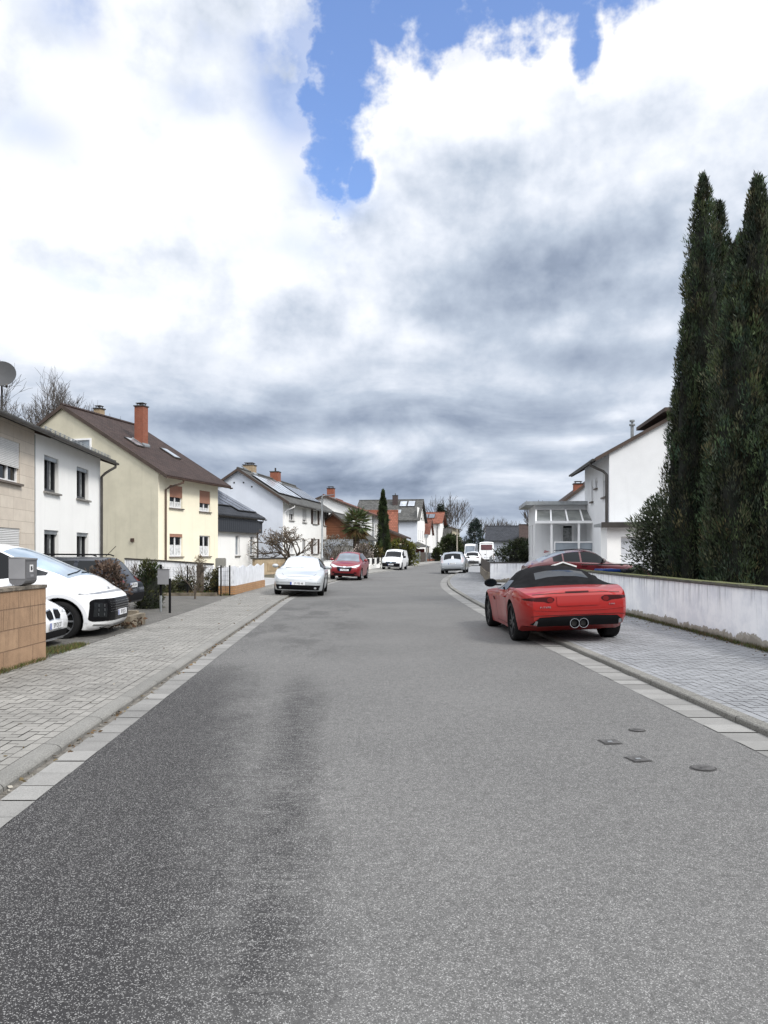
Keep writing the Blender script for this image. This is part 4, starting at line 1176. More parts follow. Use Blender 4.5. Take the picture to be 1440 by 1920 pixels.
        bm = bmesh.new(); bm.from_mesh(me); bmesh.ops.recalc_face_normals(bm, faces=bm.faces)
        bm.normal_update()
        if bm.faces and sum((f.normal.dot(D) * f.calc_area() for f in bm.faces)) > 0: bmesh.ops.reverse_faces(bm, faces=bm.faces)
        bm.to_mesh(me); bm.free()
        return link(name, me, m, parent or s.o, 180)
    def line(s, pts, axis, m, name, w=.012, off=.003, parent=None):
        """narrow seam or strip along a polyline"""
        L_, R_ = [], []
        for i, p in enumerate(pts):
            a, b = pts[max(i - 1, 0)], pts[min(i + 1, len(pts) - 1)]
            dx, dy = b[0] - a[0], b[1] - a[1]; l = math.hypot(dx, dy)
            L_.append((p[0] - dy / l * w / 2, p[1] + dx / l * w / 2)); R_.append((p[0] + dy / l * w / 2, p[1] - dx / l * w / 2))
        return s.decal(L_ + R_[::-1], axis, m, name, off, max(.04, w), parent)
    def surf(s, a, b, axis):
        D = {'front': Vector((-1, 0, 0)), 'rear': Vector((1, 0, 0)), 'left': Vector((0, -1, 0)), 'right': Vector((0, 1, 0))}[axis]
        o = {'front': Vector((s.L, a, b)), 'rear': Vector((-s.L, a, b)), 'left': Vector((a, 3, b)), 'right': Vector((a, -3, b))}[axis]
        h, n, _, _ = s.bvh.ray_cast(o, D)
        return h if h is not None else o + D * s.L * .5
    def plate(s, axis, z, txt, y=0., tilt=0., w=.52, off=.02):
        h = s.surf(y, z, axis)
        sg = 1 if axis == 'front' else -1
        k = MB(); k.box(-.006, .006, -w / 2, w / 2, -.055, .055); p = k.build('number_plate', C_PLATE, s.o, bevel=.004)
        p.location = h + Vector((sg * off, 0, 0)); p.rotation_euler = (0, -tilt * sg, 0)
        k = MB(); k.box(.0065 * sg, .008 * sg, w / 2 * sg * -1, (w / 2 - .045) * sg * -1, -.05, .05); k.build('blue_strip', C_EUBLUE, p)
        Mx = Matrix.Rotation(R(90), 4, 'Z') @ Matrix.Rotation(R(90), 4, 'X')
        if sg < 0: Mx = Matrix.Rotation(R(180), 4, 'Z') @ Mx
        if txt: text_mesh('plate_lettering', txt, .105, C_INK, p, Matrix.Translation((sg * .0075, sg * .025, 0)) @ Mx, font_scale=(.82, 1), ext=.001)
        return p
    def mirrors(s, d, z, m, out=.16, size=(.085, .13, .085), base=None):
        for sg in (1, -1):
            x = s.L / 2 - d; y0 = sg * s.H(d) * .955
            bm = bmesh.new(); bmesh.ops.create_uvsphere(bm, u_segments=14, v_segments=10, radius=1)
            for v in bm.verts:
                v.co = Vector((v.co.x * size[0] * (1 if v.co.x > 0 else .35), v.co.y * size[1], v.co.z * size[2]))
            me = bpy.data.meshes.new('mirror'); bm.to_mesh(me); bm.free()
            o = link('mirror', me, m, s.o, 60); o.location = (x, y0 + sg * out, z)
            k = MB(); k.bar((x, y0 - sg * .04, z - .05), (x, y0 + sg * out * .8, z - .04), .05, .03); k.build('mirror_arm', base or C_BLACK, s.o)
            k = MB(); k.add([(-size[0] * .36, size[1] * .8 * math.cos(a), size[2] * .8 * math.sin(a)) for a in np.linspace(0, 2 * math.pi, 16, endpoint=False)], (tuple(range(16)),)); k.build('mirror_glass', C_GLASS, o)
    def handles(s, ds, z, m, axis=('left', 'right')):
        for d in ds:
            for ax in axis:
                x = s.L / 2 - d; sg = 1 if ax == 'left' else -1
                h = s.surf(x, z, ax); k = MB(); k.box(x - .09, x + .09, h.y - .004, h.y + sg * .03, z - .014, z + .014); k.build('door_handle', m, s.o, bevel=.006)
    def wiper(s, pts, w=.02):
        k = MB()
        q = []
        for (x, y) in pts:
            h, n, _, _ = s.bvh.ray_cast(Vector((x, y, 4)), Vector((0, 0, -1))); q.append(h + Vector((0, 0, .015)))
        k.tube(q, w * .5, 5); k.build('wiper', C_BLACK, s.o)

def ell_poly(cx, cy, rx, ry, n=20): return [(cx + rx * math.cos(2 * math.pi * i / n), cy + ry * math.sin(2 * math.pi * i / n)) for i in range(n)]
def rrect(x0, x1, y0, y1, r=.03, n=4):
    o = []
    for cx, cy, a0 in ((x1 - r, y1 - r, 0), (x0 + r, y1 - r, 90), (x0 + r, y0 + r, 180), (x1 - r, y0 + r, 270)):
        o += [(cx + r * math.cos(R(a0 + 90 * i / n)), cy + r * math.sin(R(a0 + 90 * i / n))) for i in range(n + 1)]
    return o
mir = lambda poly: [(-a, b) for a, b in poly[::-1]]

# --- red convertible sports car (nearest, right)
RED = paint('red car paint', (.29, .010, .008), .65, .4, .0, .2, .15)
SOFT = mat('black canvas hood', (.009, .009, .010), .95, spec=.1, vs=6., var=.3, bump=.2, bs=160.)
def head(fx, fy): return math.atan2(fy, fx)
J = Car('sports_car', 'red two-seat convertible with black canvas hood parked half on the right pavement', 'car', (3.22, 14.82, .03), head(-.036, 1), 4.48,
        [(0, .60), (.15, .69), (.6, .78), (1.2, .87), (1.5, .93), (2.2, 1.265), (2.5, 1.31), (2.85, 1.305), (3.2, 1.25), (3.6, 1.09), (3.80, .985), (4.05, .975), (4.36, .955), (4.44, .93), (4.48, .88)],
        [(0, .57), (.5, .74), (.9, .80), (1.5, .85), (2.4, .87), (3.0, .90), (3.35, .955), (3.7, .965), (4.1, .925), (4.48, .83)],
        [(0, .60), (.12, .74), (.4, .87), (.9, .935), (1.5, .905), (2.2, .89), (2.8, .915), (3.3, .96), (3.7, .965), (4.1, .93), (4.3, .88), (4.42, .82), (4.48, .77)],
        [(0, .17), (.6, .14), (3.4, .15), (3.85, .19), (4.1, .30), (4.48, .315)],
        RED, .54, [(.15, .05), (.45, 0), (.9, .2)], [(.2, .22), (.3, .13), (.42, .04), (.62, .0), (.82, .03), (.95, .07), (1.0, .09)],
        (.87, 3.49), .345, (1.5, 2.2), (3.24, 3.50), [(1.75, 2.75)], zones=[('soft_top', 2.2, 3.24, 0, 5, SOFT), ('soft_top', 3.24, 3.50, 2, 5, SOFT), ('soft_top', 3.50, 3.8, 0, 5, SOFT), ('soft_top', 2.75, 3.8, 4, 6, SOFT)],
        roll=R(-2.1), hoodw=.74, rim_m=C_RIMBLK, spokes=5, tyre_w=.27, rw_m=glass_mat('tinted hood window', (.02, .026, .034), .06, .3), rimr=.78)
for q in (0, 1):
    f = (lambda p: p) if q == 0 else mir
    J.decal(f([(.40, .80), (.46, .83), (.62, .825), (.80, .818), (.91, .80), (.88, .775), (.72, .762), (.58, .752), (.50, .725), (.44, .735), (.40, .77)]), 'rear', C_TAILD, 'tail_light', .006, .025)
    J.decal(f(ell_poly(.475, .775, .052, .042, 14)), 'rear', C_TAIL, 'tail_light_ring', .010, .03)
J.decal([(-.80, .305), (.80, .305), (.80, .36), (.74, .42), (.66, .485), (.30, .50), (-.30, .50), (-.66, .485), (-.74, .42), (-.80, .36)], 'rear', C_BLACK, 'diffuser', .010)
J.line([(-.80, .50), (-.68, .515), (.68, .515), (.80, .50)], 'rear', C_SEAM, 'bumper_seam', .008)
for q in (-1, 1):
    k = MB(); h = J.surf(q * .076, .40, 'rear')
    k.lathe([(.055, .2), (.060, .0), (.074, -.05), (.082, -.05), (.083, .2)], 24, 'x', (h.x - .02, q * .076, .375)); k.build('exhaust', C_CHROME, J.o, smooth=50)
    k = MB(); k.lathe([(0, .0), (.050, .0)], 18, 'x', (h.x - .035, q * .076, .375)); k.build('exhaust_bore', C_WELL, J.o)
    J.decal([(q * .70, .345), (q * .755, .355), (q * .73, .43), (q * .69, .42)][::q], 'rear', C_ALU, 'reflector', .016)
J.decal([(-.34, .67), (.34, .67), (.36, .70), (.36, .835), (-.36, .835), (-.36, .70)], 'rear', RED, 'plate_panel', .012)
J.line([(-.75, .865), (-.4, .885), (.4, .885), (.75, .865)], 'rear', C_SEAM, 'boot_seam', .010)
J.decal(rrect(-.20, .20, .893, .912, .008), 'rear', C_TAILD, 'brake_light', .012, .03)
J.line([(-.80, .625), (-.4, .60), (.4, .60), (.80, .625)], 'rear', RED, 'bumper_crease', .02, .010)
Mr = Matrix.Rotation(R(-90), 4, 'Z') @ Matrix.Rotation(R(90), 4, 'X')
h = J.surf(.58, .655, 'rear'); text_mesh('badge_lettering', 'F-TYPE', .042, C_CHROME, J.o, Matrix.Translation((h.x - .01, .56, .655)) @ Mr, font_scale=(1.5, 1))
h = J.surf(-.58, .675, 'rear'); text_mesh('badge_lettering', 'P300', .034, C_CHROME, J.o, Matrix.Translation((h.x - .012, -.57, .68)) @ Mr, font_scale=(1.5, 1))
J.mirrors(1.95, .99, C_BLACK, .17, (.10, .13, .085))
for ax in ('left', 'right'):
    J.line([(.42, .25), (.45, .5), (.42, .80)], ax, C_SEAM, 'door_seam', .008); J.line([(-.72, .80), (-.66, .6), (-.62, .25), (.42, .25)], ax, C_SEAM, 'door_seam', .008)
    J.decal([(.52, .63), (.62, .70), (.70, .70), (.60, .63)], ax, C_BLACK, 'side_vent', .008)
J.handles((2.75,), .76, RED)

# --- white people carrier (left, nose to the street)
V_ARCH = mat('arch trim', (.62, .63, .65), .45, var=.05)
WHITE = paint('white car paint', (.87, .88, .89), .7, .3, 0, .25)
V = Car('people_carrier', 'big white people carrier with dark full-width grille parked nose to the left pavement', 'van', (-7.64, 14.15, .01), head(1, .05), 5.25,
        [(0, .78), (.06, .84), (.25, .92), (.5, 1.045), (.74, 1.17), (1.2, 1.40), (1.9, 1.67), (2.5, 1.78), (3.2, 1.85), (4.5, 1.84), (5.1, 1.72), (5.25, 1.4)],
        [(0, .74), (.3, .90), (.74, 1.10), (1.0, 1.17), (1.6, 1.13), (2.4, 1.06), (4.8, 1.04), (5.25, 1.0)],
        [(0, .40), (.03, .54), (.10, .68), (.25, .82), (.5, .94), (.85, 1.0), (1.2, 1.0), (4.6, 1.0), (5.1, .96), (5.25, .88)],
        [(0, .20), (.3, .16), (.8, .2), (4.5, .2), (5.25, .3)],
        WHITE, .74, [(.15, .16), (.3, .02), (.6, 0), (.8, .05), (.95, .2)], [(.2, .05), (1.0, 0), (1.8, .15)], (.82, 4.12), .355, (.70, 1.90), (4.9, 5.15), [(1.04, 1.42), (1.52, 2.75), (2.85, 4.8)],
        rim_m=C_ALU, spokes=10, ws_m=C_GLASSB, tyre_w=.23, rimr=.76, pillar=C_GLOSS)
gr = V.decal(rrect(-.86, .86, .33, .74, .07), 'front', C_GLOSS, 'grille', .010, .04)
k = MB()
for iy in range(-13, 14):
    for iz in range(5):
        y = iy * .042 + (iz % 2) * .021; z = .50 + iz * .045
        if abs(y) < .56: h = V.surf(y, z, 'front'); k.add([h + Vector((.016, -.014, 0)), h + Vector((.016, 0, -.011)), h + Vector((.016, .014, 0)), h + Vector((.016, 0, .011))], ((0, 1, 2, 3),))
k.build('grille_mesh', C_ALU, gr)
for q in (1, -1):
    hl = V.decal([(q * .64, .40), (q * .82, .42), (q * .82, .68), (q * .64, .66)][::q], 'front', C_LAMPD, 'headlight', .015)
    k = MB()
    for z in (.46, .54, .62):
        for y in (.69, .77):
            h = V.surf(q * y, z, 'front'); k.box(h.x + .014, h.x + .024, q * y - .02, q * y + .02, z - .024, z + .024)
    k.build('lamp_cell', mat('lamp cell', (.06, .062, .066), .3), hl)
V.line([(-.93, .835), (-.5, .85), (0, .855), (.5, .85), (.93, .835)], 'front', mat('daylight strip', (.25, .26, .28), .3, .3), 'light_bar', .028, .008)
V.line([(-.80, .27), (-.4, .235), (.4, .235), (.80, .27)], 'front', C_CHROME, 'skid_strip', .025, .012)
V.decal([(-.60, .17), (.60, .17), (.70, .225), (-.70, .225)], 'front', C_BLACK, 'lower_bumper', .008)
V.plate('front', .46, 'SP·DJ 25')
h = V.surf(0, .895, 'front')
k = MB()
for i in range(24):
    a0, a1 = 2 * math.pi * i / 24, 2 * math.pi * (i + 1) / 24
    for rr in ((.075, .042), ):
        p = [Vector((.0, math.cos(a) * rr[0] * s_, math.sin(a) * rr[1] * s_)) for a, s_ in ((a0, 1), (a1, 1), (a1, .84), (a0, .84))]
        k.add(p, ((0, 1, 2, 3),))
em = k.build('emblem', C_LAMPD, V.o); em.location = h + Vector((.03, 0, .01)); em.rotation_euler = (0, R(-35), 0)
text_mesh('emblem_letter', 'H', .085, C_LAMPD, em, Matrix.Translation((.0, 0, 0)) @ Matrix.Rotation(R(90), 4, 'Z') @ Matrix.Rotation(R(90), 4, 'X'), shear=.35, font_scale=(1.2, .85))
V.wiper([(5.25 / 2 - .78, -.62), (5.25 / 2 - .80, -.1), (5.25 / 2 - .86, .25)]); V.wiper([(5.25 / 2 - .78, .1), (5.25 / 2 - .80, .55), (5.25 / 2 - .88, .8)])
for ax in ('left', 'right'):
    V.line([(1.05, .25), (1.12, .6), (1.0, 1.1)], ax, C_SEAM, 'door_seam', .008); V.line([(-.2, .25), (-.2, 1.05)], ax, C_SEAM, 'door_seam', .008)
    for xa in (5.25 / 2 - .82, 5.25 / 2 - 4.12):
        ring_ = [(xa + .475 * math.cos(a), .365 + .475 * math.sin(a)) for a in np.linspace(R(-8), R(188), 24)] + [(xa + .418 * math.cos(a), .365 + .418 * math.sin(a)) for a in np.linspace(R(188), R(-8), 24)]
        V.decal(ring_, ax, V_ARCH, 'arch_trim', .008, .03)
V.mirrors(1.5, 1.18, C_GLOSS, .14, (.09, .13, .10)); V.handles((2.6, 3.0), .93, WHITE)

# --- white hatchback nose at the garden wall
Bm = Car('hatchback', 'white hatchback with twin black kidney grille, only its nose showing past the orange wall', 'car', (-7.50, 12.10, .0), head(1, .03), 4.3,
         [(0, .70), (.15, .77), (.8, .90), (1.1, .97), (1.8, 1.33), (2.2, 1.42), (3.4, 1.38), (4.1, 1.0), (4.3, .8)], [(0, .62), (.4, .76), (1.1, .90), (2.5, .92), (4.3, .78)],
         [(0, .52), (.08, .64), (.25, .78), (.6, .86), (3.8, .86), (4.2, .78), (4.3, .65)], [(0, .16), (.5, .14), (3.8, .18), (4.3, .3)], WHITE, .58, [(.15, .06), (.4, 0), (.75, .10)], [(.2, .05), (1, 0)],
         (.80, 3.45), .31, (1.1, 1.85), (3.5, 4.05), [(1.4, 2.3), (2.36, 3.3)])
for q in (1, -1):
    f = (lambda p: p) if q == 1 else mir
    kf = Bm.decal(f([(.03, .50), (.20, .49), (.27, .56), (.24, .66), (.06, .68), (.025, .62)]), 'front', C_CHROME, 'grille_surround', .006, .025)
    Bm.decal(f([(.05, .515), (.19, .505), (.25, .565), (.225, .645), (.07, .66), (.045, .61)]), 'front', C_BLACK, 'grille', .012, .025, kf)
    Bm.decal(f([(.40, .60), (.62, .60), (.74, .70), (.62, .72), (.42, .68)]), 'front', C_LAMP, 'headlight', .008)
Bm.decal([(-.50, .20), (.50, .20), (.56, .32), (-.56, .32)], 'front', C_BLACK, 'lower_grille', .008)
Bm.line([(-.62, .165), (0, .15), (.62, .165)], 'front', C_BLACK, 'splitter', .03, .02)
Bm.plate('front', .41, 'SP·DJ 27')

# --- dark suv behind the shrubs, tail to the street
NAVY = paint('dark blue car paint', (.006, .009, .018), .35, .3, .0, .3, .15)
S = Car('parked_suv', 'dark blue off-roader parked tail to the street behind the dried hydrangea', 'car', (-8.36, 18.1, .02), head(-1, -.02), 4.6,
        [(0, .7), (.15, .85), (.9, .98), (1.2, 1.05), (1.9, 1.42), (2.4, 1.47), (4.1, 1.45), (4.45, 1.1), (4.6, .85)], [(0, .66), (.5, .86), (1.2, .98), (4.2, 1.0), (4.6, .82)],
        [(0, .7), (.1, .82), (.4, .91), (4.2, .92), (4.5, .86), (4.6, .78)], [(0, .25), (4.6, .36)], NAVY, .62, [(.2, .05), (.5, 0), (.9, .1)], [(.3, .05), (.6, 0), (1.0, .12), (1.4, .3)], (.85, 3.6), .35,
        (1.2, 1.95), (4.15, 4.4), [(1.6, 2.5), (2.58, 3.4), (3.5, 4.0)])
for q in (1, -1):
    f = (lambda p: p) if q == 1 else mir
    S.decal(f([(.45, .86), (.80, .84), (.84, .98), (.5, .98)]), 'rear', C_TAIL, 'tail_light', .008)
    k = MB(); k.tube([(.5, q * .60, 1.50), (.45, q * .60, 1.53), (-1.5, q * .60, 1.515), (-1.6, q * .60, 1.48)], .018, 6); k.build('roof_rail', C_BLACK, S.o)
S.decal(rrect(-.80, .80, .40, .58, .04), 'rear', C_BLACK, 'bumper', .012)
S.plate('rear', .78, 'SP·LX 84')
k = MB(); k.bar((-1.6, .0, 1.47), (-1.85, .0, 1.72), .012); k.build('aerial', C_BLACK, S.o)

# --- silver estate facing the viewer, white cover behind the windscreen
SILV = paint('silver car paint', (.50, .53, .55), .7, .3, .25, .2)
A = Car('estate_car', 'silver car with white sunshade filling its windscreen, parked half on the left pavement', 'car', (-3.16, 28.9, .03), head(.035, -1), 4.85,
        [(0, .66), (.15, .76), (.6, .86), (1.15, .95), (1.45, 1.0), (2.1, 1.34), (2.5, 1.42), (3.2, 1.41), (4.0, 1.30), (4.6, 1.0), (4.85, .85)], [(0, .62), (.5, .78), (1.4, .92), (3.5, .95), (4.85, .82)],
        [(0, .66), (.1, .78), (.4, .87), (.9, .905), (4.2, .905), (4.7, .83), (4.85, .72)], [(0, .2), (.5, .17), (4.3, .19), (4.85, .3)], SILV, .57, [(.2, .07), (.4, 0), (.7, .06), (.9, .2)], [(.3, .05), (.6, 0), (.9, .1)],
        (.93, 3.7), .325, (1.42, 2.12), (3.7, 4.5), [(1.75, 2.55), (2.62, 3.4), (3.46, 3.95)], ws_m=C_SHADE, roll=R(-2.1))
for q in (1, -1):
    f = (lambda p: p) if q == 1 else mir
    hl = A.decal(f([(.42, .60), (.70, .60), (.78, .72), (.70, .76), (.44, .70)]), 'front', C_LAMP, 'headlight', .008)
    A.decal(f(ell_poly(.62, .30, .045, .035, 12)), 'front', C_LAMP, 'fog_light', .014)
A.decal([(-.74, .23), (.74, .23), (.80, .40), (-.80, .40)], 'front', C_BLACK, 'lower_grille', .008)
A.decal(rrect(-.34, .34, .50, .69, .03), 'front', mat('bright grille', (.55, .57, .58), .35, .6), 'grille', .008)
A.line([(-.40, .285), (.40, .285)], 'front', C_GLOSS, 'grille_bar', .03, .014)
A.plate('front', .455, 'SP·MB 48')
A.line([(-.62, .80), (-.5, .70), (.5, .70), (.62, .80)], 'front', C_SEAM, 'bonnet_seam', .010)
A.line([(-.86, .48), (-.4, .49), (.4, .49), (.86, .48)], 'front', C_SEAM, 'bumper_seam', .010)
A.mirrors(1.75, 1.02, SILV, .14, (.08, .12, .075)); A.handles((2.5, 3.3), .80, SILV)
A.wiper([(4.85 / 2 - 1.44, -.6), (4.85 / 2 - 1.47, .1)])

# --- red compact suv
RED2 = paint('dark red car paint', (.19, .006, .011), .6, .35, .0, .2, .2)
Hn = Car('parked_suv', 'dark red compact off-roader with chrome grille bar, second car on the left of the street', 'car', (-2.02, 43.8, .03), head(-.105, -1), 4.3,
         [(0, .72), (.12, .84), (.5, .96), (.95, 1.04), (1.1, 1.07), (1.75, 1.50), (2.2, 1.59), (3.0, 1.58), (3.7, 1.46), (4.15, 1.1), (4.3, .9)], [(0, .68), (.5, .90), (1.1, 1.0), (3.4, 1.07), (4.3, .9)],
         [(0, .66), (.1, .78), (.35, .87), (.8, .90), (3.8, .90), (4.2, .82), (4.3, .74)], [(0, .26), (.5, .2), (3.8, .22), (4.3, .34)], RED2, .58, [(.2, .1), (.5, 0), (.75, .04), (1.0, .16)], [(.3, .05), (.7, 0), (1.2, .15)],
         (.85, 3.46), .335, (1.1, 1.78), (3.75, 4.1), [(1.5, 2.25), (2.32, 3.1), (3.2, 3.5)], ws_m=C_GLASS2, roll=R(-2.1))
for q in (1, -1):
    f = (lambda p: p) if q == 1 else mir
    Hn.decal(f([(.40, .72), (.60, .70), (.80, .80), (.82, .90), (.66, .86), (.42, .78)]), 'front', C_LAMP, 'headlight', .010)
    Hn.decal(f(ell_poly(.62, .42, .09, .035, 12)), 'front', C_BLACK, 'fog_light', .008)
    k = MB(); k.tube([(.2, q * .56, 1.6), (.1, q * .56, 1.64), (-1.4, q * .56, 1.6), (-1.5, q * .56, 1.52)], .016, 6); k.build('roof_rail', C_BLACK, Hn.o)
Hn.decal([(-.42, .64), (-.36, .50), (.36, .50), (.42, .64), (.44, .76), (-.44, .76)], 'front', C_BLACK, 'grille', .008)
Hn.line([(-.44, .765), (-.15, .735), (.15, .735), (.44, .765)], 'front', C_CHROME, 'grille_bar', .035, .016)
Hn.decal(rrect(-.07, .07, .70, .78, .02), 'front', C_CHROME, 'emblem', .022)
Hn.decal([(-.62, .27), (.62, .27), (.55, .38), (-.55, .38)], 'front', C_BLACK, 'lower_grille', .008)
Hn.plate('front', .57, 'SP·JK 821', off=.03)
Hn.mirrors(1.55, 1.12, RED2, .13, (.08, .12, .085)); Hn.handles((2.15, 3.0), .92, RED2)

# --- small white delivery van
Cd = Car('delivery_van', 'small white delivery van with dark bumper parked beyond the dark red car', 'van', (.98, 67.8, .03), head(-.19, -1), 4.4,
         [(0, .74), (.1, .88), (.5, 1.0), (.8, 1.07), (.95, 1.14), (1.65, 1.66), (2.0, 1.78), (2.6, 1.83), (4.2, 1.80), (4.4, 1.6)], [(0, .70), (.5, .92), (.95, 1.04), (4.2, 1.06), (4.4, 1.04)],
         [(0, .68), (.1, .79), (.35, .87), (.8, .90), (4.3, .89), (4.4, .84)], [(0, .25), (.5, .2), (4.4, .3)], WHITE, .72, [(.2, .06), (.5, 0), (.8, .06), (1.0, .2)], [(.3, .03), (1.0, 0), (1.7, .05)],
         (.88, 3.56), .315, (.95, 1.62), (4.3, 4.38), [(1.4, 2.3)], roll=R(-2.))
Cd.decal(rrect(-.80, .80, .28, .60, .05), 'front', C_BLACK, 'bumper', .010, .05)
Cd.decal([(-.46, .61), (.46, .61), (.50, .72), (-.50, .72)], 'front', mat('blue black grille', (.02, .035, .055), .4), 'grille', .010)
for q in (1, -1):
    f = (lambda p: p) if q == 1 else mir
    Cd.decal(f([(.52, .62), (.78, .64), (.80, .78), (.70, .82), (.54, .74)]), 'front', C_LAMP, 'headlight', .010)
Cd.decal(ell_poly(0, .67, .075, .075, 16), 'front', glass_mat('emblem blue', (.35, .5, .65), .2), 'emblem', .018)
Cd.plate('front', .47, 'SP·WG 172')
Cd.mirrors(1.45, 1.16, C_BLACK, .14, (.08, .11, .11))

SILV2 = paint('mid silver car paint', (.36, .39, .42), .7, .3, .3, .25)
# --- silver people mover seen from behind, right
Fo = Car('parked_car', 'silver hatchback seen from behind where the right pavement bulges', 'car', (5.35, 56.1, .03), head(.185, 1), 4.45,
         [(0, .72), (.12, .84), (.6, .98), (1.1, 1.12), (1.9, 1.52), (2.4, 1.60), (3.4, 1.57), (3.95, 1.48), (4.1, 1.38), (4.3, 1.05), (4.45, .8)], [(0, .68), (.5, .88), (1.1, 1.0), (3.8, 1.06), (4.45, .78)],
         [(0, .7), (.1, .8), (.4, .89), (3.9, .91), (4.25, .86), (4.4, .79), (4.45, .74)], [(0, .22), (3.8, .2), (4.45, .34)], SILV2, .59, [(.2, .05), (.5, 0), (.9, .1)], [(.25, .08), (.5, 0), (.8, .04), (1.1, .10), (1.5, .16)],
         (.88, 3.58), .32, (1.1, 1.9), (3.98, 4.28), [(1.5, 2.3), (2.36, 3.2), (3.25, 3.7)], roll=R(-2.1), rw_m=C_GLASS)
for q in (1, -1):
    f = (lambda p: p) if q == 1 else mir
    Fo.decal(f([(.62, .82), (.80, .78), (.83, 1.0), (.76, 1.25), (.70, 1.2), (.70, .98)]), 'rear', glass_mat('pale tail lamp', (.42, .36, .38), .15), 'tail_light', .008)
    Fo.decal(f(rrect(.55, .78, .46, .50, .01)), 'rear', C_LAMP, 'reflector', .012)
Fo.decal(rrect(-.62, .62, .28, .37, .03), 'rear', C_BLACK, 'diffuser', .008)
Fo.line([(-.78, .60), (0, .56), (.78, .60)], 'rear', C_CHROME, 'bumper_strip', .035, .010)
Fo.plate('rear', .73, 'SP·FC 316'); Fo.mirrors(1.5, 1.14, SILV2, .13, (.08, .11, .08))
k = MB()
Fo.decal([(-.14, 1.05), (.10, 1.05), (.04, 1.28), (-.08, 1.30)], 'rear', mat('papers on the shelf', (.6, .62, .64), .7), 'rear_shelf_clutter', .006)
# --- white suv seen from behind
Wm = Car('parked_suv', 'white off-roader seen from behind, just beyond the silver hatchback', 'car', (10.15, 84.6, .05), head(.2, 1), 4.6,
         [(0, .75), (.15, .9), (.9, 1.05), (1.2, 1.1), (1.95, 1.55), (2.4, 1.63), (3.6, 1.58), (4.1, 1.42), (4.4, 1.1), (4.6, .85)], [(0, .7), (.5, .92), (1.2, 1.05), (3.9, 1.1), (4.6, .84)],
         [(0, .72), (.1, .84), (.4, .94), (4.1, .96), (4.4, .9), (4.6, .8)], [(0, .25), (4.0, .22), (4.6, .36)], WHITE, .62, [(.2, .05), (.5, 0), (.9, .1)], [(.3, .08), (.6, 0), (1.0, .05), (1.5, .2)],
         (.9, 3.75), .36, (1.2, 1.98), (3.85, 4.36), [(1.6, 2.4), (2.48, 3.3), (3.36, 3.75)])
for q in (1, -1):
    f = (lambda p: p) if q == 1 else mir
    Wm.decal(f([(.42, .90), (.80, .86), (.84, .98), (.5, 1.0)]), 'rear', C_TAILD, 'tail_light', .008)
Wm.decal(rrect(-.74, .74, .30, .54, .05), 'rear', C_BLACK, 'diffuser', .010); Wm.plate('rear', .62, 'SP·AM 905')
Wm.decal(ell_poly(0, .96, .06, .06, 12), 'rear', C_CHROME, 'emblem', .012)
# --- oncoming silver car, vans at the end
Oc = Car('parked_car', 'pale car facing the viewer, half hidden behind the silver hatchback', 'car', (8.95, 104, .05), head(-.16, -1), 4.4,
         [(0, .7), (.15, .8), (.9, .95), (1.2, 1.0), (1.9, 1.42), (2.3, 1.49), (3.4, 1.45), (4.1, 1.1), (4.4, .85)], [(0, .66), (.5, .84), (1.2, .95), (3.9, .98), (4.4, .8)],
         [(0, .7), (.1, .8), (.4, .89), (4.0, .9), (4.4, .75)], [(0, .22), (4.4, .34)], SILV, .6, [(.2, .05), (.5, 0), (.9, .15)], [(.3, .05), (.6, 0), (1.2, .15)], (.88, 3.5), .32, (1.2, 1.93), (3.5, 4.0), [(1.6, 2.4), (2.48, 3.3)], ws_m=C_GLASS2)
for q in (1, -1): Oc.decal([(q * .45, .62), (q * .75, .64), (q * .78, .74), (q * .5, .74)][::q], 'front', C_LAMP, 'headlight', .01)
Oc.plate('front', .45, ''); Oc.mirrors(1.6, 1.05, SILV)
def tall_van(name, label, loc, hd, H_, rear=True):
    v = Car(name, label, 'van', loc, hd, 5.6,
        [(0, .9), (.1, 1.05), (.6, 1.22), (.8, 1.3), (1.6, H_ - .35), (2.0, H_ - .12), (2.6, H_), (5.3, H_), (5.56, H_ - .1), (5.6, H_ - .25)], [(0, .85), (.5, 1.08), (.9, 1.2), (5.4, 1.25), (5.6, 1.2)],
        [(0, .78), (.1, .9), (.4, 1.0), (5.5, 1.02), (5.6, .96)], [(0, .28), (5.6, .4)], WHITE, .86, [(.3, .03), (.8, 0), (1.2, .15)], [(.4, .0), (1.5, 0), (2.6, .12)], (.95, 4.4), .35, (.85, 1.62), (5.57, 5.59), [(1.2, 2.0)], ws_m=C_GLASS2, cab_h=1.3)
    if rear:
        v.decal(rrect(-.72, .72, H_ - 1.05, H_ - .35, .08), 'rear', glass_mat('reddish rear glass', (.10, .03, .035), .08), 'rear_window', .012, .08)
        for q in (1, -1): v.decal([(q * .86, .8), (q * .95, .8), (q * .95, 1.3), (q * .86, 1.3)][::q], 'rear', C_TAIL, 'tail_light', .012, .08)
        v.line([(0, .6), (0, H_ - 1.1)], 'rear', C_SEAM, 'door_seam', .015)
        v.decal(rrect(.08, .24, 1.2, 1.28, .02), 'rear', C_BLACK, 'door_handle', .02)
        v.decal(rrect(-.9, .9, .42, .62, .04), 'rear', C_BLACK, 'bumper', .015, .08)
        v.plate('rear', .9, '')
    else:
        v.decal(rrect(-.6, .6, .55, .95, .05), 'front', C_BLACK, 'grille', .012, .08)
        for q in (1, -1): v.decal([(q * .62, .85), (q * .85, .9), (q * .85, 1.1), (q * .68, 1.05)][::q], 'front', C_LAMP, 'headlight', .012)
    v.mirrors(1.5, 1.45, C_BLACK, .2, (.08, .14, .2))
    return v
tall_van('panel_van', 'tall white panel van seen from behind with reddish rear window, above the right hedge', (13.45, 97.5, .05), head(.16, 1), 2.85)
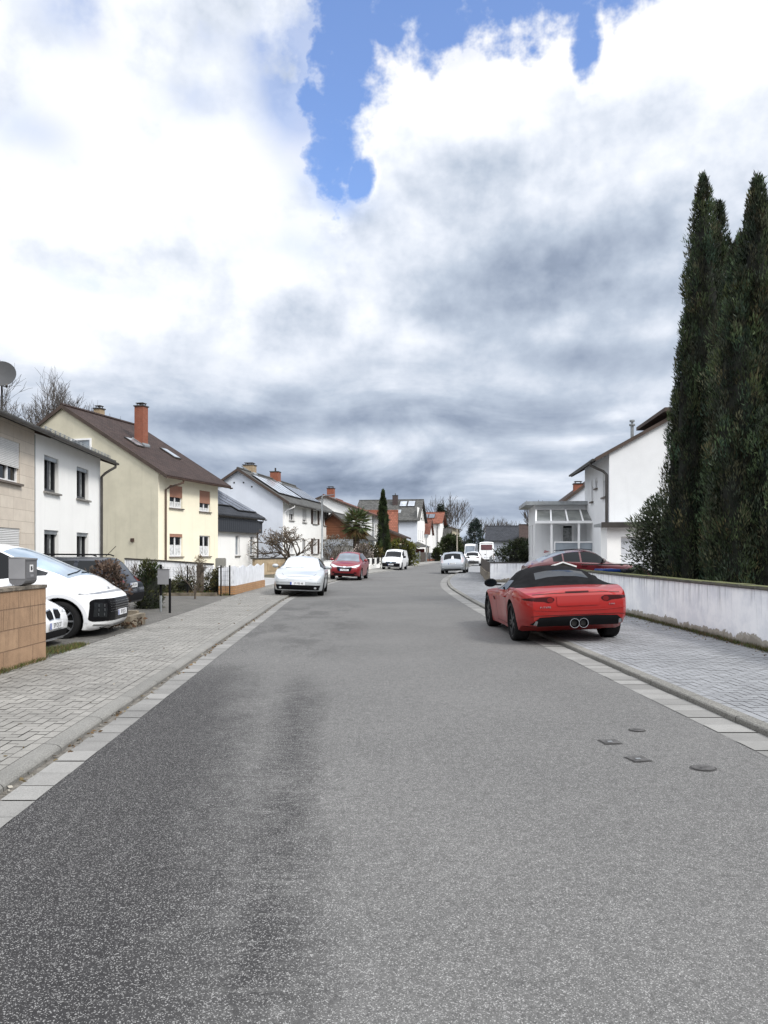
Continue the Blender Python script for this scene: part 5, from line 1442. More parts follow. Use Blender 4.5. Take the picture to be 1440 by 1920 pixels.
tall_van('panel_van', 'white high-roofed van facing the viewer at the far end of the street', (14.55, 125, .0), head(-.22, -1), 3.0, False)

# --- maroon coupe suv on the right drive, seen side-on
MAR = paint('maroon car paint', (.085, .008, .012), .9, .25, .2, .2)
X = Car('coupe_suv', 'maroon coupe-backed off-roader standing sideways on the drive behind the white wall', 'car', (7.72, 28.6, .08), head(1, -.03), 4.7,
        [(0, .78), (.15, .92), (.8, 1.05), (1.3, 1.12), (1.5, 1.15), (2.1, 1.52), (2.5, 1.62), (3.0, 1.60), (3.8, 1.42), (4.35, 1.20), (4.55, 1.16), (4.7, 1.0)], [(0, .74), (.5, .96), (1.5, 1.08), (3.6, 1.16), (4.2, 1.13), (4.7, .98)],
        [(0, .72), (.1, .84), (.4, .93), (4.2, .95), (4.6, .86), (4.7, .8)], [(0, .25), (4.7, .34)], MAR, .60, [(.2, .05), (.5, 0), (1.0, .12)], [(.3, .05), (.7, 0), (1.2, .1)], (.9, 3.75), .37,
        (1.5, 2.12), (3.25, 4.3), [(1.85, 2.7), (2.76, 3.35), (3.40, 3.75)], rw_m=C_GLASS2)
k = MB()
for q in (1, -1): k = MB(); k.tube([(.1, q * .57, 1.60), (-.3, q * .58, 1.635), (-1.1, q * .57, 1.57)], .014, 6); k.build('roof_rail', C_BLACK, X.o)
X.mirrors(1.95, 1.20, mat('grey mirror cap', (.10, .085, .085), .35), .14, (.10, .13, .09))
X.handles((2.6, 3.4), 1.0, MAR)
for q in (1, -1): X.decal([(q * .4, .95), (q * .82, .92), (q * .84, 1.04), (q * .45, 1.04)][::q], 'rear', C_TAIL, 'tail_light', .008)
k = MB(); k.add([(-1.35, -.03, 1.53), (-1.6, -.03, 1.47), (-1.35, .03, 1.53), (-1.6, .03, 1.47), (-1.56, 0, 1.60)], ((0, 1, 4), (2, 4, 3), (0, 4, 2), (1, 3, 4))); k.build('roof_aerial', MAR, X.o)
# ------------------------------------------------------------------ vegetation
LF = leaf_mat('foliage', .6, .2)
LFG = leaf_mat('glossy foliage', .38, .15)
LFD = leaf_mat('dry foliage', .85, .2)
BARK = mat('bark', (.085, .068, .052), .95, vs=8., var=.4, bump=.6, bs=25.)
BARKG = mat('grey bark', (.075, .066, .060), .95, vs=8., var=.35)
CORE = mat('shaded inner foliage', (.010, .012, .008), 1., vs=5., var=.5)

def leaves(name, P, D, ln, wd, C, m, parent, kind=None, fold=.0):
    """diamond leaves: base P, direction D, per-leaf colour C"""
    P, D, C = np.asarray(P, float), np.asarray(D, float), np.asarray(C, float)
    n = len(P)
    D = D / np.linalg.norm(D, axis=1)[:, None]
    rv = rng.normal(size=(n, 3)); S = np.cross(D, rv); S /= np.linalg.norm(S, axis=1)[:, None]
    ln = (np.broadcast_to(ln, n) * rng.uniform(.7, 1.3, n))[:, None]; wd = (np.broadcast_to(wd, n) * rng.uniform(.7, 1.25, n))[:, None]
    V = np.stack([P, P + D * ln * .45 + S * wd / 2, P + D * ln, P + D * ln * .45 - S * wd / 2], 1).reshape(-1, 3)
    me = bpy.data.meshes.new(name)
    me.vertices.add(4 * n); me.vertices.foreach_set('co', V.astype(np.float32).ravel())
    me.loops.add(4 * n); me.loops.foreach_set('vertex_index', np.arange(4 * n, dtype=np.int32))
    me.polygons.add(n); me.polygons.foreach_set('loop_start', np.arange(0, 4 * n, 4, dtype=np.int32)); me.polygons.foreach_set('loop_total', np.full(n, 4, np.int32))
    me.update(calc_edges=True)
    a = me.color_attributes.new('Col', 'FLOAT_COLOR', 'POINT')
    a.data.foreach_set('color', np.repeat(np.concatenate([C, np.ones((n, 1))], 1), 4, axis=0).astype(np.float32).ravel())
    o = link(name, me, m, parent)
    if kind: o['kind'] = kind
    return o

def clumps(centers, radii, outward, n_per, spread_up=1.3, dirmix=.6, upw=.5):
    """leaf positions and directions in little clumps"""
    k = len(centers)
    off = rng.normal(size=(k, n_per, 3)); off /= np.linalg.norm(off, axis=2)[..., None]; off *= rng.uniform(.25, 1, (k, n_per, 1)) ** .6
    off[..., 2] *= spread_up
    P = centers[:, None] + off * np.broadcast_to(radii, (k,))[:, None, None]
    D = off * (1 - dirmix) + outward[:, None] * dirmix + rng.normal(size=off.shape) * .25
    D[..., 2] += upw
    return P.reshape(-1, 3), D.reshape(-1, 3)

def colours(n_cl, n_per, pal, var=.25, shade=None):
    pal = np.asarray(pal); c = pal[rng.integers(0, len(pal), n_cl)] * rng.uniform(1 - var, 1 + var, (n_cl, 1))
    if shade is not None: c = c * shade[:, None]
    c = np.repeat(c, n_per, axis=0) * rng.uniform(.75, 1.25, (n_cl * n_per, 1))
    return np.clip(c, 0, 1)

def blob_core(name, parent, prof, m, lob=.12, n=18, seed=0, flat=(1, 1)):
    k = MB(); ph = np.random.default_rng(seed).uniform(0, 6, 4)
    nr = len(prof)
    for i, (r, z) in enumerate(prof):
        for j in range(n):
            a = 2 * math.pi * j / n
            rr = r * (1 + lob * math.sin(3 * a + ph[0] + z) + lob * .6 * math.sin(5 * a + ph[1] + 1.7 * z))
            k.v.append((rr * math.cos(a) * flat[0], rr * math.sin(a) * flat[1], z))
    for i in range(nr - 1):
        for j in range(n): k.f.append((i * n + j, i * n + (j + 1) % n, (i + 1) * n + (j + 1) % n, (i + 1) * n + j))
    return k.build(name, m, parent, smooth=180)

def cypress(label, loc, Ht, Rm, leaders, ncl, nper, pal, lsize, group=None, prof=None, seed=0, clump=.16, core=.80):
    """columnar conifer from several upright leaders: (dx, dy, height share, radius share)"""
    t = thing('cypress_tree', label, 'tree', loc, random.uniform(0, 6), group)
    t.rotation_euler.z = 0
    k = MB(); k.tube([(0, 0, -.05), (.02, .01, Ht * .4), (0, 0, Ht * .9)], [Rm * .16, Rm * .1, .02], 8); k.build('trunk', BARK, t, smooth=60)
    pf = pchip(prof or [(0, .62), (.08, .88), (.3, 1.), (.55, .95), (.75, .76), (.9, .42), (1., .03)])
    Pn, Dn, Cn = [], [], []
    for li, (dx, dy, hs, rs) in enumerate(leaders):
        hh, rr = Ht * hs, Rm * rs
        nc = int(ncl * hs * rs)
        z = rng.uniform(0, 1, nc) ** .92
        a = rng.uniform(0, 2 * math.pi, nc)
        lob = 1 + .16 * np.sin(4 * a + z * 9 + li) + .13 * np.sin(7 * a - z * 15 + 2 * li) + rng.normal(0, .12, nc) + (rng.uniform(size=nc) < .05) * .22
        r = np.array([pf(q) for q in z]) * rr * lob * np.where(rng.uniform(size=nc) < .25, rng.uniform(.6, .9, nc), 1)
        c = np.stack([dx + r * np.cos(a), dy + r * np.sin(a), .05 + z * hh], 1)
        out = np.stack([np.cos(a) * .55, np.sin(a) * .55, np.full(nc, .85)], 1)
        P, D = clumps(c, clump * (1.25 - .6 * z), out, nper, 2.0, .72, .45)
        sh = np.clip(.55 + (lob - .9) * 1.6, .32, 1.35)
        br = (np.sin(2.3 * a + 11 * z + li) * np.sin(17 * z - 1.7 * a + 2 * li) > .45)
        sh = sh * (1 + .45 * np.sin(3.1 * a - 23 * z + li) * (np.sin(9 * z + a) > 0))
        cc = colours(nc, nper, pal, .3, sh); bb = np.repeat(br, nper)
        cc[bb] = cc[bb] * (1.22, 1.05, .95)
        Pn.append(P); Dn.append(D); Cn.append(cc)
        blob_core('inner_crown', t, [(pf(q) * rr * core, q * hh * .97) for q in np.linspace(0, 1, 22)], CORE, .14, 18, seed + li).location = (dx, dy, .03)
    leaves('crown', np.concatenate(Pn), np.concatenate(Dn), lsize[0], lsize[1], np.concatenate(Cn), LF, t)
    return t

PAL_CY = [(.048, .076, .036), (.062, .088, .040), (.036, .064, .040), (.078, .080, .045), (.052, .068, .047)]
cypress('tall dark cypress with a forked feathery top, left of the two big cypresses', (8.80, 20.3, KZ - .03), 11.65, .90,
        [(-.12, 0, 1.0, .62), (.42, .25, .945, .56), (-.52, -.1, .70, .42), (-.72, .2, .52, .34), (.15, -.35, .60, .62), (.55, -.1, .66, .55)], 1500, 34, PAL_CY, (.12, .026), 'pair of big cypresses', seed=1, clump=.15)
cypress('tall dark cypress with a single blunt tip at the right edge of the photo', (9.02, 18.0, KZ - .03), 10.45, 1.0,
        [(0, 0, 1.0, .62), (.45, .2, .90, .62), (-.45, -.1, .78, .60), (-.35, .45, .86, .55), (-.5, 0, .5, .6), (-.25, .3, .88, .45), (.2, -.5, .55, .72), (.9, -.1, .78, .6), (-.62, .3, .45, .42)], 1500, 34, PAL_CY, (.12, .028), 'pair of big cypresses', seed=9, clump=.16)
cypress('slender dark green cypress standing alone on the left side of the street', (-.1, 80, KZ - .03), 8.0, .52, [(0, 0, 1, 1.), (.2, .1, .62, .9)], 420, 30, [(.035, .055, .018), (.045, .066, .022), (.028, .045, .016)], (.22, .05), seed=4, clump=.16,
        prof=[(0, .9), (.08, 1.), (.3, 1.), (.6, .78), (.8, .48), (.93, .2), (1., .02)])

def shrub(name, label, loc, rx, ry, Ht, ncl, nper, pal, lsize, m, cat='shrub', core=.72, zb=.0, up=.2, clump=.16, stems=5, parent=None, group=None, twigs=0, mixin=.35):
    t = thing(name, label, cat, loc, 0, group)
    k = MB()
    for i in range(stems):
        a = random.uniform(0, 6.28); q = random.uniform(.3, .75)
        k.tube([(.05 * math.cos(a), .05 * math.sin(a), -.03), (q * .4 * rx * math.cos(a), q * .4 * ry * math.sin(a), Ht * .4), (q * rx * math.cos(a), q * ry * math.sin(a), Ht * .8)], [.03, .02, .008], 5)
    k.build('stems', BARK, t)
    u = rng.uniform(zb, 1, ncl); a = rng.uniform(0, 6.283, ncl)
    pr = np.sqrt(np.clip(1 - (2 * np.clip(u, .0, 1) - 1) ** 2 * .92, 0, 1)); pr = np.where(u < .5, np.maximum(pr, .78), pr)
    lob = 1 + .14 * np.sin(3 * a + 7 * u + rx * 9) + .12 * np.sin(6 * a - 9 * u) + rng.normal(0, .09, ncl)
    dep = np.where(rng.uniform(size=ncl) < mixin, rng.uniform(.5, .9, ncl), 1.)
    r = pr * lob * dep
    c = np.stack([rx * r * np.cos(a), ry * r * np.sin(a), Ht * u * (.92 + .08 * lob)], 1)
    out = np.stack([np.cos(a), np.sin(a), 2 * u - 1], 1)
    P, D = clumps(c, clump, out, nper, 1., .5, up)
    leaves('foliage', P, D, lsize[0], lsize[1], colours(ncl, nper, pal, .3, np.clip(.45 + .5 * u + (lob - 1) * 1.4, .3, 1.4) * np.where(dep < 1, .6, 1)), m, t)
    if core:
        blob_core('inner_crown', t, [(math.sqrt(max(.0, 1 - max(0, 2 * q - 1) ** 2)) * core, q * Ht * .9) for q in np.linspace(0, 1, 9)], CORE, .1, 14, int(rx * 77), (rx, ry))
    return t

PAL_LAU = [(.085, .112, .060), (.11, .13, .075), (.066, .092, .052), (.17, .18, .125)]
shrub('laurel_shrub', 'tall glossy evergreen shrub in front of the white gable, left of the big cypresses', (8.34, 21.8, KZ - .03), .92, .9, 3.1, 500, 20, PAL_LAU, (.13, .042), LFG, zb=.05, clump=.26, core=.55, up=.35)
shrub('evergreen_bush', 'broad dark evergreen bush above the white wall end, right of the street', (8.1, 42.8, KZ - .03), 1.35, 1.2, 2.15, 260, 26, [(.040, .058, .026), (.055, .070, .032), (.075, .085, .045)], (.17, .06), LFG, zb=.1, clump=.26)
shrub('conifer_shrub', 'low dark green conifer shrub behind the dried hydrangea', (-6.45, 20.5, KZ - .03), .33, .36, 1.22, 120, 24, [(.035, .058, .020), (.045, .066, .024), (.08, .085, .03)], (.11, .026), LF, clump=.13, up=.6)
shrub('dried_hydrangea', 'dried brown hydrangea bush between the white people carrier and the dark car', (-6.10, 16.45, KZ - .03), .36, .38, 1.28, 110, 14, [(.17, .115, .085), (.13, .085, .065), (.22, .16, .125), (.10, .075, .06)], (.085, .06), LFD, core=0, zb=.25, clump=.11, stems=26, up=.1)
shrub('dark_bush', 'dark green round bush up the left side beside the wooden pole', (12.2, 136, KZ - .03), 1.5, 1.4, 4.3, 160, 22, [(.035, .05, .016), (.045, .06, .02)], (.5, .2), LF, clump=.5)
shrub('small_bush', 'small round green bush in front of the orange-roofed white house', (8.75, 124, KZ - .03), .5, .5, 2.1, 60, 20, [(.05, .07, .02), (.07, .085, .03)], (.3, .14), LF, clump=.3)
shrub('yellowish_bush', 'olive yellow bush left of the slender cypress', (-1.4, 73.5, KZ - .03), 1.15, .9, 2.2, 140, 22, [(.13, .11, .035), (.10, .095, .03), (.17, .13, .05)], (.24, .07), LFD, clump=.3, core=.6)
shrub('yellowish_bush', 'bright yellow-green bush behind the small white van', (1.9, 83, KZ - .03), 1.5, 1.1, 2.7, 150, 22, [(.16, .16, .03), (.12, .13, .03), (.09, .10, .03)], (.3, .12), LF, clump=.34)
shrub('blossoming_shrub', 'shrub with pale pinkish blossom beside the palm trunk', (-2.0, 69.5, KZ - .03), .9, .8, 2.2, 120, 18, [(.42, .36, .33), (.30, .25, .22), (.18, .15, .12), (.5, .45, .42)], (.13, .1), LFD, core=0, clump=.26, stems=16)
shrub('flowering_shrub', 'loose shrub with whitish flowers between lamp post and palm', (-4.3, 68, KZ - .03), 1.3, 1.0, 2.9, 110, 14, [(.36, .34, .30), (.22, .20, .16), (.14, .13, .10)], (.13, .09), LFD, core=0, clump=.3, stems=18)
for i, (x, y, h, r_, lab) in enumerate(((-7.6, 28.5, .55, .5, 'low olive garden shrub behind the wire fence, nearest the brown stump'), (-8.4, 27.6, .5, .6, 'low yellowish garden plant left of the bare rose bushes'), (-6.6, 29.4, .8, .45, 'leafy garden shrub right behind the white picket panel'), (-9.6, 28.8, .45, .6, 'low garden plant by the white boundary wall, farthest left'), (-6.1, 27.9, .9, .3, 'dark leafy climber on the wire fence'))):
    shrub('garden_plant', lab, (x, y, KZ - .03), r_, r_ * .8, h, 70, 18, [(.07, .075, .025), (.05, .06, .022), (.12, .105, .04)], (.10, .04), LF, cat='plant', clump=.13, core=.55, group='plants in the bed behind the wire fence')

def grow(k, p, d, ln, r, depth, spread, up, nb=3, seg=3, minr=.004, gn=.0, tips=None):
    pts = [Vector(p)]; dd = Vector(d).normalized()
    for i in range(seg):
        dd = (dd + Vector((random.gauss(0, .14), random.gauss(0, .14), random.gauss(0, .10) + up * .12))).normalized()
        pts.append(pts[-1] + dd * ln / seg)
    rads = [lerp(r, r * .62, i / seg) for i in range(seg + 1)]
    k.tube([tuple(q) for q in pts], rads, 6 if r > .05 else (4 if r > .015 else 3), cap=False)
    if depth == 0:
        if tips is not None: tips.append((pts[-1], dd))
        return
    for i in range(nb):
        f = random.uniform(.45, 1.) if i < nb - 1 else 1.
        j = min(int(f * seg), seg - 1); q = pts[j].lerp(pts[j + 1], f * seg - j if f < 1 else 1)
        ax = Vector((random.gauss(0, 1), random.gauss(0, 1), random.gauss(0, .5))); ax -= ax.dot(dd) * dd; ax.normalize()
        s_ = spread * random.uniform(.5, 1.25) * (.55 if i == nb - 1 else 1)
        nd_ = (dd * math.cos(s_) + ax * math.sin(s_) + Vector((0, 0, up * .3))).normalized()
        grow(k, q, nd_, ln * random.uniform(.62, .86), max(minr, r * random.uniform(.5, .66)), depth - 1, spread, up, nb, seg, minr, gn, tips)

def bare_tree(label, loc, Ht, r, depth, nb, spread, up, trunk=.3, minr=.02, m=BARKG, name='bare_tree', lean=(0, 0), ln=None, group=None, cat='tree'):
    t = thing(name, label, cat, loc, 0, group)
    k = MB(); tz = Ht * trunk
    k.tube([(0, 0, -.05), (lean[0] * .5, lean[1] * .5, tz * .5), (lean[0], lean[1], tz)], [r * 1.25, r, r * .9], 9); k.build('trunk', m, t, smooth=60)
    c = MB(); tips = []
    for i in range(nb + 1):
        a = 2 * math.pi * i / (nb + 1) + random.uniform(-.4, .4); s_ = spread * random.uniform(.5, 1.1)
        grow(c, (lean[0], lean[1], tz * random.uniform(.85, 1)), (math.sin(s_) * math.cos(a), math.sin(s_) * math.sin(a), math.cos(s_)), ln or Ht * .32, r * .62, depth, spread, up, nb, 3, minr, 0, tips)
    c.build('crown', m, t)
    return t, tips
random.seed(21)
bare_tree('big leafless tree behind the stone-clad house, far left', (-29.5, 61, 0), 12.4, .30, 6, 3, .55, .5, .30, .015)
random.seed(22)
bare_tree('leafless tree rising just left of the yellow house ridge', (-27.6, 66, 0), 10.4, .22, 5, 4, .5, .5, .34, .015)
random.seed(5)
tr, tips = bare_tree('squat pollarded tree with knobbly bare branches before the blue gable', (-7.0, 55.5, KZ - .03), 2.9, .17, 4, 3, .85, .10, .30, .022, BARK, 'pollarded_tree', ln=1.15)
n_ = len(tips); P_ = np.array([tuple(q[0]) for q in tips]); D_ = np.array([tuple(q[1]) for q in tips])
P2 = np.repeat(P_, 5, 0) + rng.normal(0, .06, (n_ * 5, 3)); D2 = np.repeat(D_, 5, 0) + rng.normal(0, .6, (n_ * 5, 3))
leaves('buds', P2, D2, .13, .05, colours(n_, 5, [(.20, .15, .10), (.14, .10, .07)], .3), LFD, tr)
random.seed(8)
for i, (x, y, h, lab) in enumerate(((-7.0, 21.3, 1.3, 'bare thorny rose bush just behind the two dark posts'), (-8.6, 22.6, 1.25, 'bare garden shrub in front of the white boundary wall, right of the conifer shrub'), (-6.2, 24.5, 1.25, 'bare twiggy shrub by the wire fence'), (-3.9, 57.5, 1.9, 'bare shrub before the brown louvre shutters'))):
    bare_tree(lab, (x, y, KZ - .03), h, .028, 4, 3, .6, .35, .15, .005 if y < 40 else .012, BARK, 'bare_shrub', cat='shrub', group='bare garden shrubs')
random.seed(31)
for x, y, h, lab in ((17.6, 190, 13, 'pale leafless tree behind the yellow house at the end of the street'), (15.2, 178, 14, 'taller leafless tree behind the orange-roofed house'), (27.2, 215, 10, 'slim leafless tree left of the cedar'), (36, 235, 11.5, 'slender bare poplar right of the cedar, nearer one'), (37.5, 232, 11, 'slender bare poplar at the far right of its pair'), (21.5, 105, 7.5, 'bare tree behind the low house by the annex')):
    bare_tree(lab, (x, y, 0), h, .16, 4, 3, .42 if y > 200 else .55, .7, .2, .035, BARKG, group='bare trees on the skyline')

def cedar(label, loc, Ht, Rm, pal, name='cedar_tree'):
    t = thing(name, label, 'tree', loc)
    k = MB(); k.tube([(0, 0, -.05), (0, 0, Ht)], [Rm * .1, .03], 7); k.build('trunk', BARK, t)
    nc = 380; z = rng.uniform(.2, 1, nc); lay = np.round(z * 12) / 12 + rng.normal(0, .03, nc); a = rng.uniform(0, 6.283, nc)
    r = Rm * (1.12 - lay) ** .75 * rng.uniform(.15, 1, nc) ** .6 * (1 + .2 * np.sin(3 * a + 9 * lay))
    c = np.stack([r * np.cos(a), r * np.sin(a), lay * Ht - r * .12], 1)
    P, D = clumps(c, .42, np.stack([np.cos(a), np.sin(a), 0 * a + .1], 1), 22, .5, .5, .0)
    leaves('crown', P, D, .5, .13, colours(nc, 22, pal, .3), LF, t)
    return t
cedar('blue-green cedar at the vanishing point of the street', (25.6, 210, 0), 10.4, 3.9, [(.030, .048, .040), (.040, .058, .045), (.022, .036, .032)])
cedar('dark rounded conifer behind the low dark roof, right of the cedar', (37.0, 245, 0), 8.6, 2.9, [(.024, .034, .020), (.032, .042, .024)], 'conifer_tree')
cedar('dark crown peeping over the orange roof', (12.6, 165, 0), 11.6, 2.0, [(.022, .032, .018)], 'conifer_tree')

# fan palm
pt = thing('palm_tree', 'fan palm with shaggy brown trunk and drooping dead fronds, left side of the street', 'tree', (-2.65, 72, KZ - .03))
k = MB(); zz = np.linspace(0, 4.3, 40)
k.tube([(0.02 * math.sin(z * 2), 0, z - .05) for z in zz], [.27 + .045 * (i % 2) + .06 * (z / 4.3) for i, z in enumerate(zz)], 10); k.build('trunk', mat('shaggy palm trunk', (.045, .033, .024), .95, vs=9., var=.5), pt)
P, D, C = [], [], []
fr_ = MB()
for i in range(46):
    a = i * 2.399; e = lerp(1.35, -1.15, (i / 45) ** .9); ln = 1.35 * random.uniform(.85, 1.1)
    d = Vector((math.cos(a) * math.cos(e), math.sin(a) * math.cos(e), math.sin(e)))
    b0 = Vector((0, 0, 4.35 + .15 * math.sin(e))); hub = b0 + d * ln * .62 + Vector((0, 0, -.06))
    fr_.tube([b0, b0.lerp(hub, .5) + Vector((0, 0, .04)), hub], [.02, .016, .012], 4, cap=False)
    side = d.cross(Vector((0, 0, 1))).normalized(); upv = side.cross(d)
    dead = e < -.55
    for q in range(22):
        th = lerp(-1.9, 1.9, q / 21)
        dv = (d * math.cos(th) + side * math.sin(th) + upv * .12 + Vector((0, 0, -.22 - (.25 if dead else 0)))).normalized()
        P.append(tuple(hub)); D.append(tuple(dv)); c_ = (.16, .12, .05) if dead else random.choice([(.075, .095, .032), (.055, .075, .028), (.11, .12, .05)])
        C.append([x * random.uniform(.7, 1.2) for x in c_])
fr_.build('frond_stalks', mat('frond stalk', (.10, .11, .04), .6), pt)
leaves('fronds', P, D, .95, .09, C, LF, pt)

# far tree line that closes the horizon (nobody could count it)
n_ = 2600
th = rng.uniform(R(-50), R(55), n_); dist = rng.uniform(300, 420, n_)
hh = 5 + 3.5 * np.sin(th * 9) * np.sin(th * 23 + 1) + rng.uniform(-1.5, 1.5, n_)
c = np.stack([dist * np.sin(th), dist * np.cos(th), rng.uniform(0, 1, n_) ** .7 * np.maximum(hh, 2)], 1)
P, D = clumps(c, 2.2, np.tile((0, 0, 1.), (n_, 1)), 12, .8, .3, .2)
o = leaves('distant_trees', P, D, 2.6, 1.3, colours(n_, 12, [(.075, .075, .065), (.06, .065, .05), (.09, .085, .075)], .2), LFD, None, 'stuff')
tag(o, 'grey-brown line of distant trees along the horizon', 'trees')

# grass and weeds
def tufts(name, label, pts, n, h, pal, sp=.06, w=.006):
    P, D, C = [], [], []
    for i in range(n):
        x, y, z = pts(); m_ = rng.integers(5, 12); cc = pal[rng.integers(0, len(pal))]
        for j in range(m_):
            P.append((x + random.gauss(0, sp), y + random.gauss(0, sp), z)); D.append((random.gauss(0, .5), random.gauss(0, .5), 1)); C.append([v * random.uniform(.6, 1.3) for v in cc])
    o = leaves(name, P, D, h, w, C, LFD, None, 'stuff'); tag(o, label, 'grass'); return o
PG = [(.10, .12, .035), (.07, .09, .028), (.16, .14, .06), (.12, .11, .05)]
def g1():
    y = random.uniform(10.75, 12.3) if random.random() < .75 else random.uniform(9.0, 10.75)
    w = .75 * (1 - max(0, (y - 10.8)) / 1.6) if y > 10.75 else .12
    return (XLI(y) - .02 - random.uniform(-.06, w) * (1 if y > 10.75 else -.5), y, KZ)
tufts('grass', 'patch of rough grass at the foot of the orange garden wall', g1, 520, .075, PG, .035, .007)
def g2():
    y = random.uniform(6, 25.5); return (5.955 - abs(random.gauss(0, .05)), y, KZ)
tufts('weeds', 'moss and weeds growing along the foot of the white right-hand wall', g2, 1500, .075, [(.11, .105, .04), (.09, .08, .045), (.15, .12, .07), (.07, .085, .03)], .03, .007)
def g3():
    return (random.uniform(-11, -5.7), random.uniform(20.6, 34) if False else random.uniform(26.6, 33), KZ - .03)
tufts('ground_cover', 'mossy ground cover and dead leaves in the bed behind the wire fence', g3, 900, .12, [(.09, .085, .03), (.14, .10, .05), (.06, .07, .025), (.16, .13, .06)], .09, .03)
def g4(): return (random.uniform(-5.9, -5.2) , random.uniform(14.9, 15.9), KZ + .18)

def litter(n, f, label):
    P = np.array([f() for _ in range(n)]); D = rng.normal(size=(n, 3)) * (1, 1, .12)
    o = leaves('leaf_litter', P, D, .045, .025, colours(n, 1, [(.16, .10, .05), (.10, .065, .035), (.22, .17, .09), (.30, .28, .24)], .3), LFD, None, 'stuff'); tag(o, label, 'leaf litter')
def l1():
    y = random.uniform(3.5, 34); return (XL(y) - random.uniform(.20, .31), y, .008)
def l2():
    y = random.uniform(5, 25); return (XRI(y) - abs(random.gauss(0, .22)) - .03, y, KZ + .006)
def l3():
    y = random.uniform(3, 26); return (random.uniform(XLI(y), KL(y)), y, KZ + .006)
litter(420, l1, 'bits of dead leaf and grit lying in the left gutter')
litter(240, l2, 'dead leaves blown along the foot of the white wall')
litter(70, l3, 'few dry leaf scraps scattered on the left pavement')
# ------------------------------------------------------------------ walls, fences, street furniture
def wall_plaster():
    m, t, b, tc = base_mat('flaking whitewash')
    v = tc.outputs['Object']
    s = nd(t, 'ShaderNodeSeparateXYZ', {0: v}); y, z = E(t, s.outputs[1]), E(t, s.outputs[2])
    n = noise(t, v, 1.3, 7., .68); n2_ = noise(t, v, 5., 6., .7); st = noise(t, mapping(t, v, (5., 5., .35)), 2., 5., .65)
    k = mixc(t, n.ss(.38, .62), (.74, .755, .79), (.90, .905, .915))
    k = mixc(t, st.ss(.48, .70) * (z.ss(.30, .98)) * .6, k, (.24, .245, .26))
    peel = ((n - .5) * 1.5 + (n2_ - .5) * .8 + (1.0 - z.ss(.02, .46)) * .95)
    k = mixc(t, peel.ss(.52, .57), k, (.36, .335, .29))
    k = mixc(t, peel.ss(.70, .80) * .6, k, (.22, .20, .17))
    k = mixc(t, (1.0 - z.ss(.0, .2)) * n2_.ss(.3, .6) * .8, k, (.08, .075, .055))
    t.links.new(k, b.inputs['Base Color']); b.inputs['Roughness'].default_value = .92; b.inputs['Specular IOR Level'].default_value = .15
    set_bump(t, b, (peel.ss(.52, .57) * -1.0 + n2_ * .4).s, .6, .012)
    return m
def moss_mat():
    m, t, b, tc = base_mat('mossy coping')
    v = tc.outputs['Object']; n = noise(t, v, 4., 6., .7); f = noise(t, v, 45., 3.)
    nz = E(t, nd(t, 'ShaderNodeSeparateXYZ', {0: nd(t, 'ShaderNodeNewGeometry').outputs['Normal']}).outputs[2])
    k = mixc(t, n.ss(.35, .65), (.075, .070, .062), (.12, .112, .10))
    k = mixc(t, (n + nz * .25 + (f - .5) * .5).ss(.52, .72) * .85, k, (.105, .115, .030))
    t.links.new(k, b.inputs['Base Color']); b.inputs['Roughness'].default_value = .95
    set_bump(t, b, (f + n).s, .8, .02); return m
M_WPL, M_MOSS = wall_plaster(), moss_mat()
M_DKWALL = mat('dirty stone wall', (.16, .135, .10), .95, vs=3., var=.5, bump=.6, bs=12., streak=.5)
M_DKWOOD = slat_mat('weathered dark boards', (.075, .062, .052), .12, 0, .85)
M_GREYF = slat_mat('grey fence slats', (.15, .16, .17), .10, 0, .7, .4)

w = thing('garden_wall', 'long whitewashed garden wall with mossy coping behind the red sports car', 'wall', (5.97, 0, 0))
k = MB()
for i in range(24):
    a, b_ = lerp(5, 25.5, i / 24), lerp(5, 25.5, (i + 1) / 24); k.quad((0, b_, 0), (0, a, 0), (0, a, 1.0), (0, b_, 1.0))
k.quad((.24, 5, 0), (.24, 25.5, 0), (.24, 25.5, 1.0), (.24, 5, 1.0)); k.quad((0, 5, 0), (.24, 5, 0), (.24, 5, 1.0), (0, 5, 1.0)); k.quad((.24, 25.5, 0), (0, 25.5, 0), (0, 25.5, 1.0), (.24, 25.5, 1.0))
k.build('wall_face', M_WPL, w)
k = MB()
for i in range(41):
    a = 5 + i * .5; k.box(-.035 + random.uniform(-.006, .006), .28, a + .004, a + .496, 1.0, 1.055 + random.uniform(-.006, .006))
k.build('coping', M_MOSS, w, bevel=.012)
w = thing('garden_wall', 'short whitewashed wall with dark coping across the far side of the drive', 'wall', (5.46, 38.2, 0))
k = MB(); k.box(0, 3.4, 0, .24, 0, 1.03); k.build('wall_face', M_WPL, w); k = MB(); k.box(-.03, 3.42, -.03, .27, 1.03, 1.085); k.build('coping', M_GUTTER, w)
w = thing('board_fence', 'weathered dark board fence on a dirty stone base curving away along the right pavement', 'fence', (0, 0, 0))
k, k2 = MB(), MB()
yy = np.linspace(38.5, 57, 16)
for a, b_ in zip(yy[:-1], yy[1:]):
    xa, xb = XRI(a) + .02, XRI(b_) + .02
    k.wall(xa, a, xb, b_, 0, .55, .22); k2.wall(xa, a, xb, b_, .55, 1.08 + (a - 38) * .006, .06)
k.build('stone_base', M_DKWALL, w); k2.build('boards', M_DKWOOD, w)
rl = MB()
for a in np.linspace(38.6, 46, 5): rl.box(XRI(a) + .3, XRI(a) + .35, a - .025, a + .025, .1, 1.3)
rl.bar((XRI(38.6) + .32, 38.6, 1.28), (XRI(46) + .32, 46, 1.28), .04); t_ = thing('garden_railing', 'light metal railing behind the dark board fence', 'railing'); rl.build('rails', M_ZINC, t_)

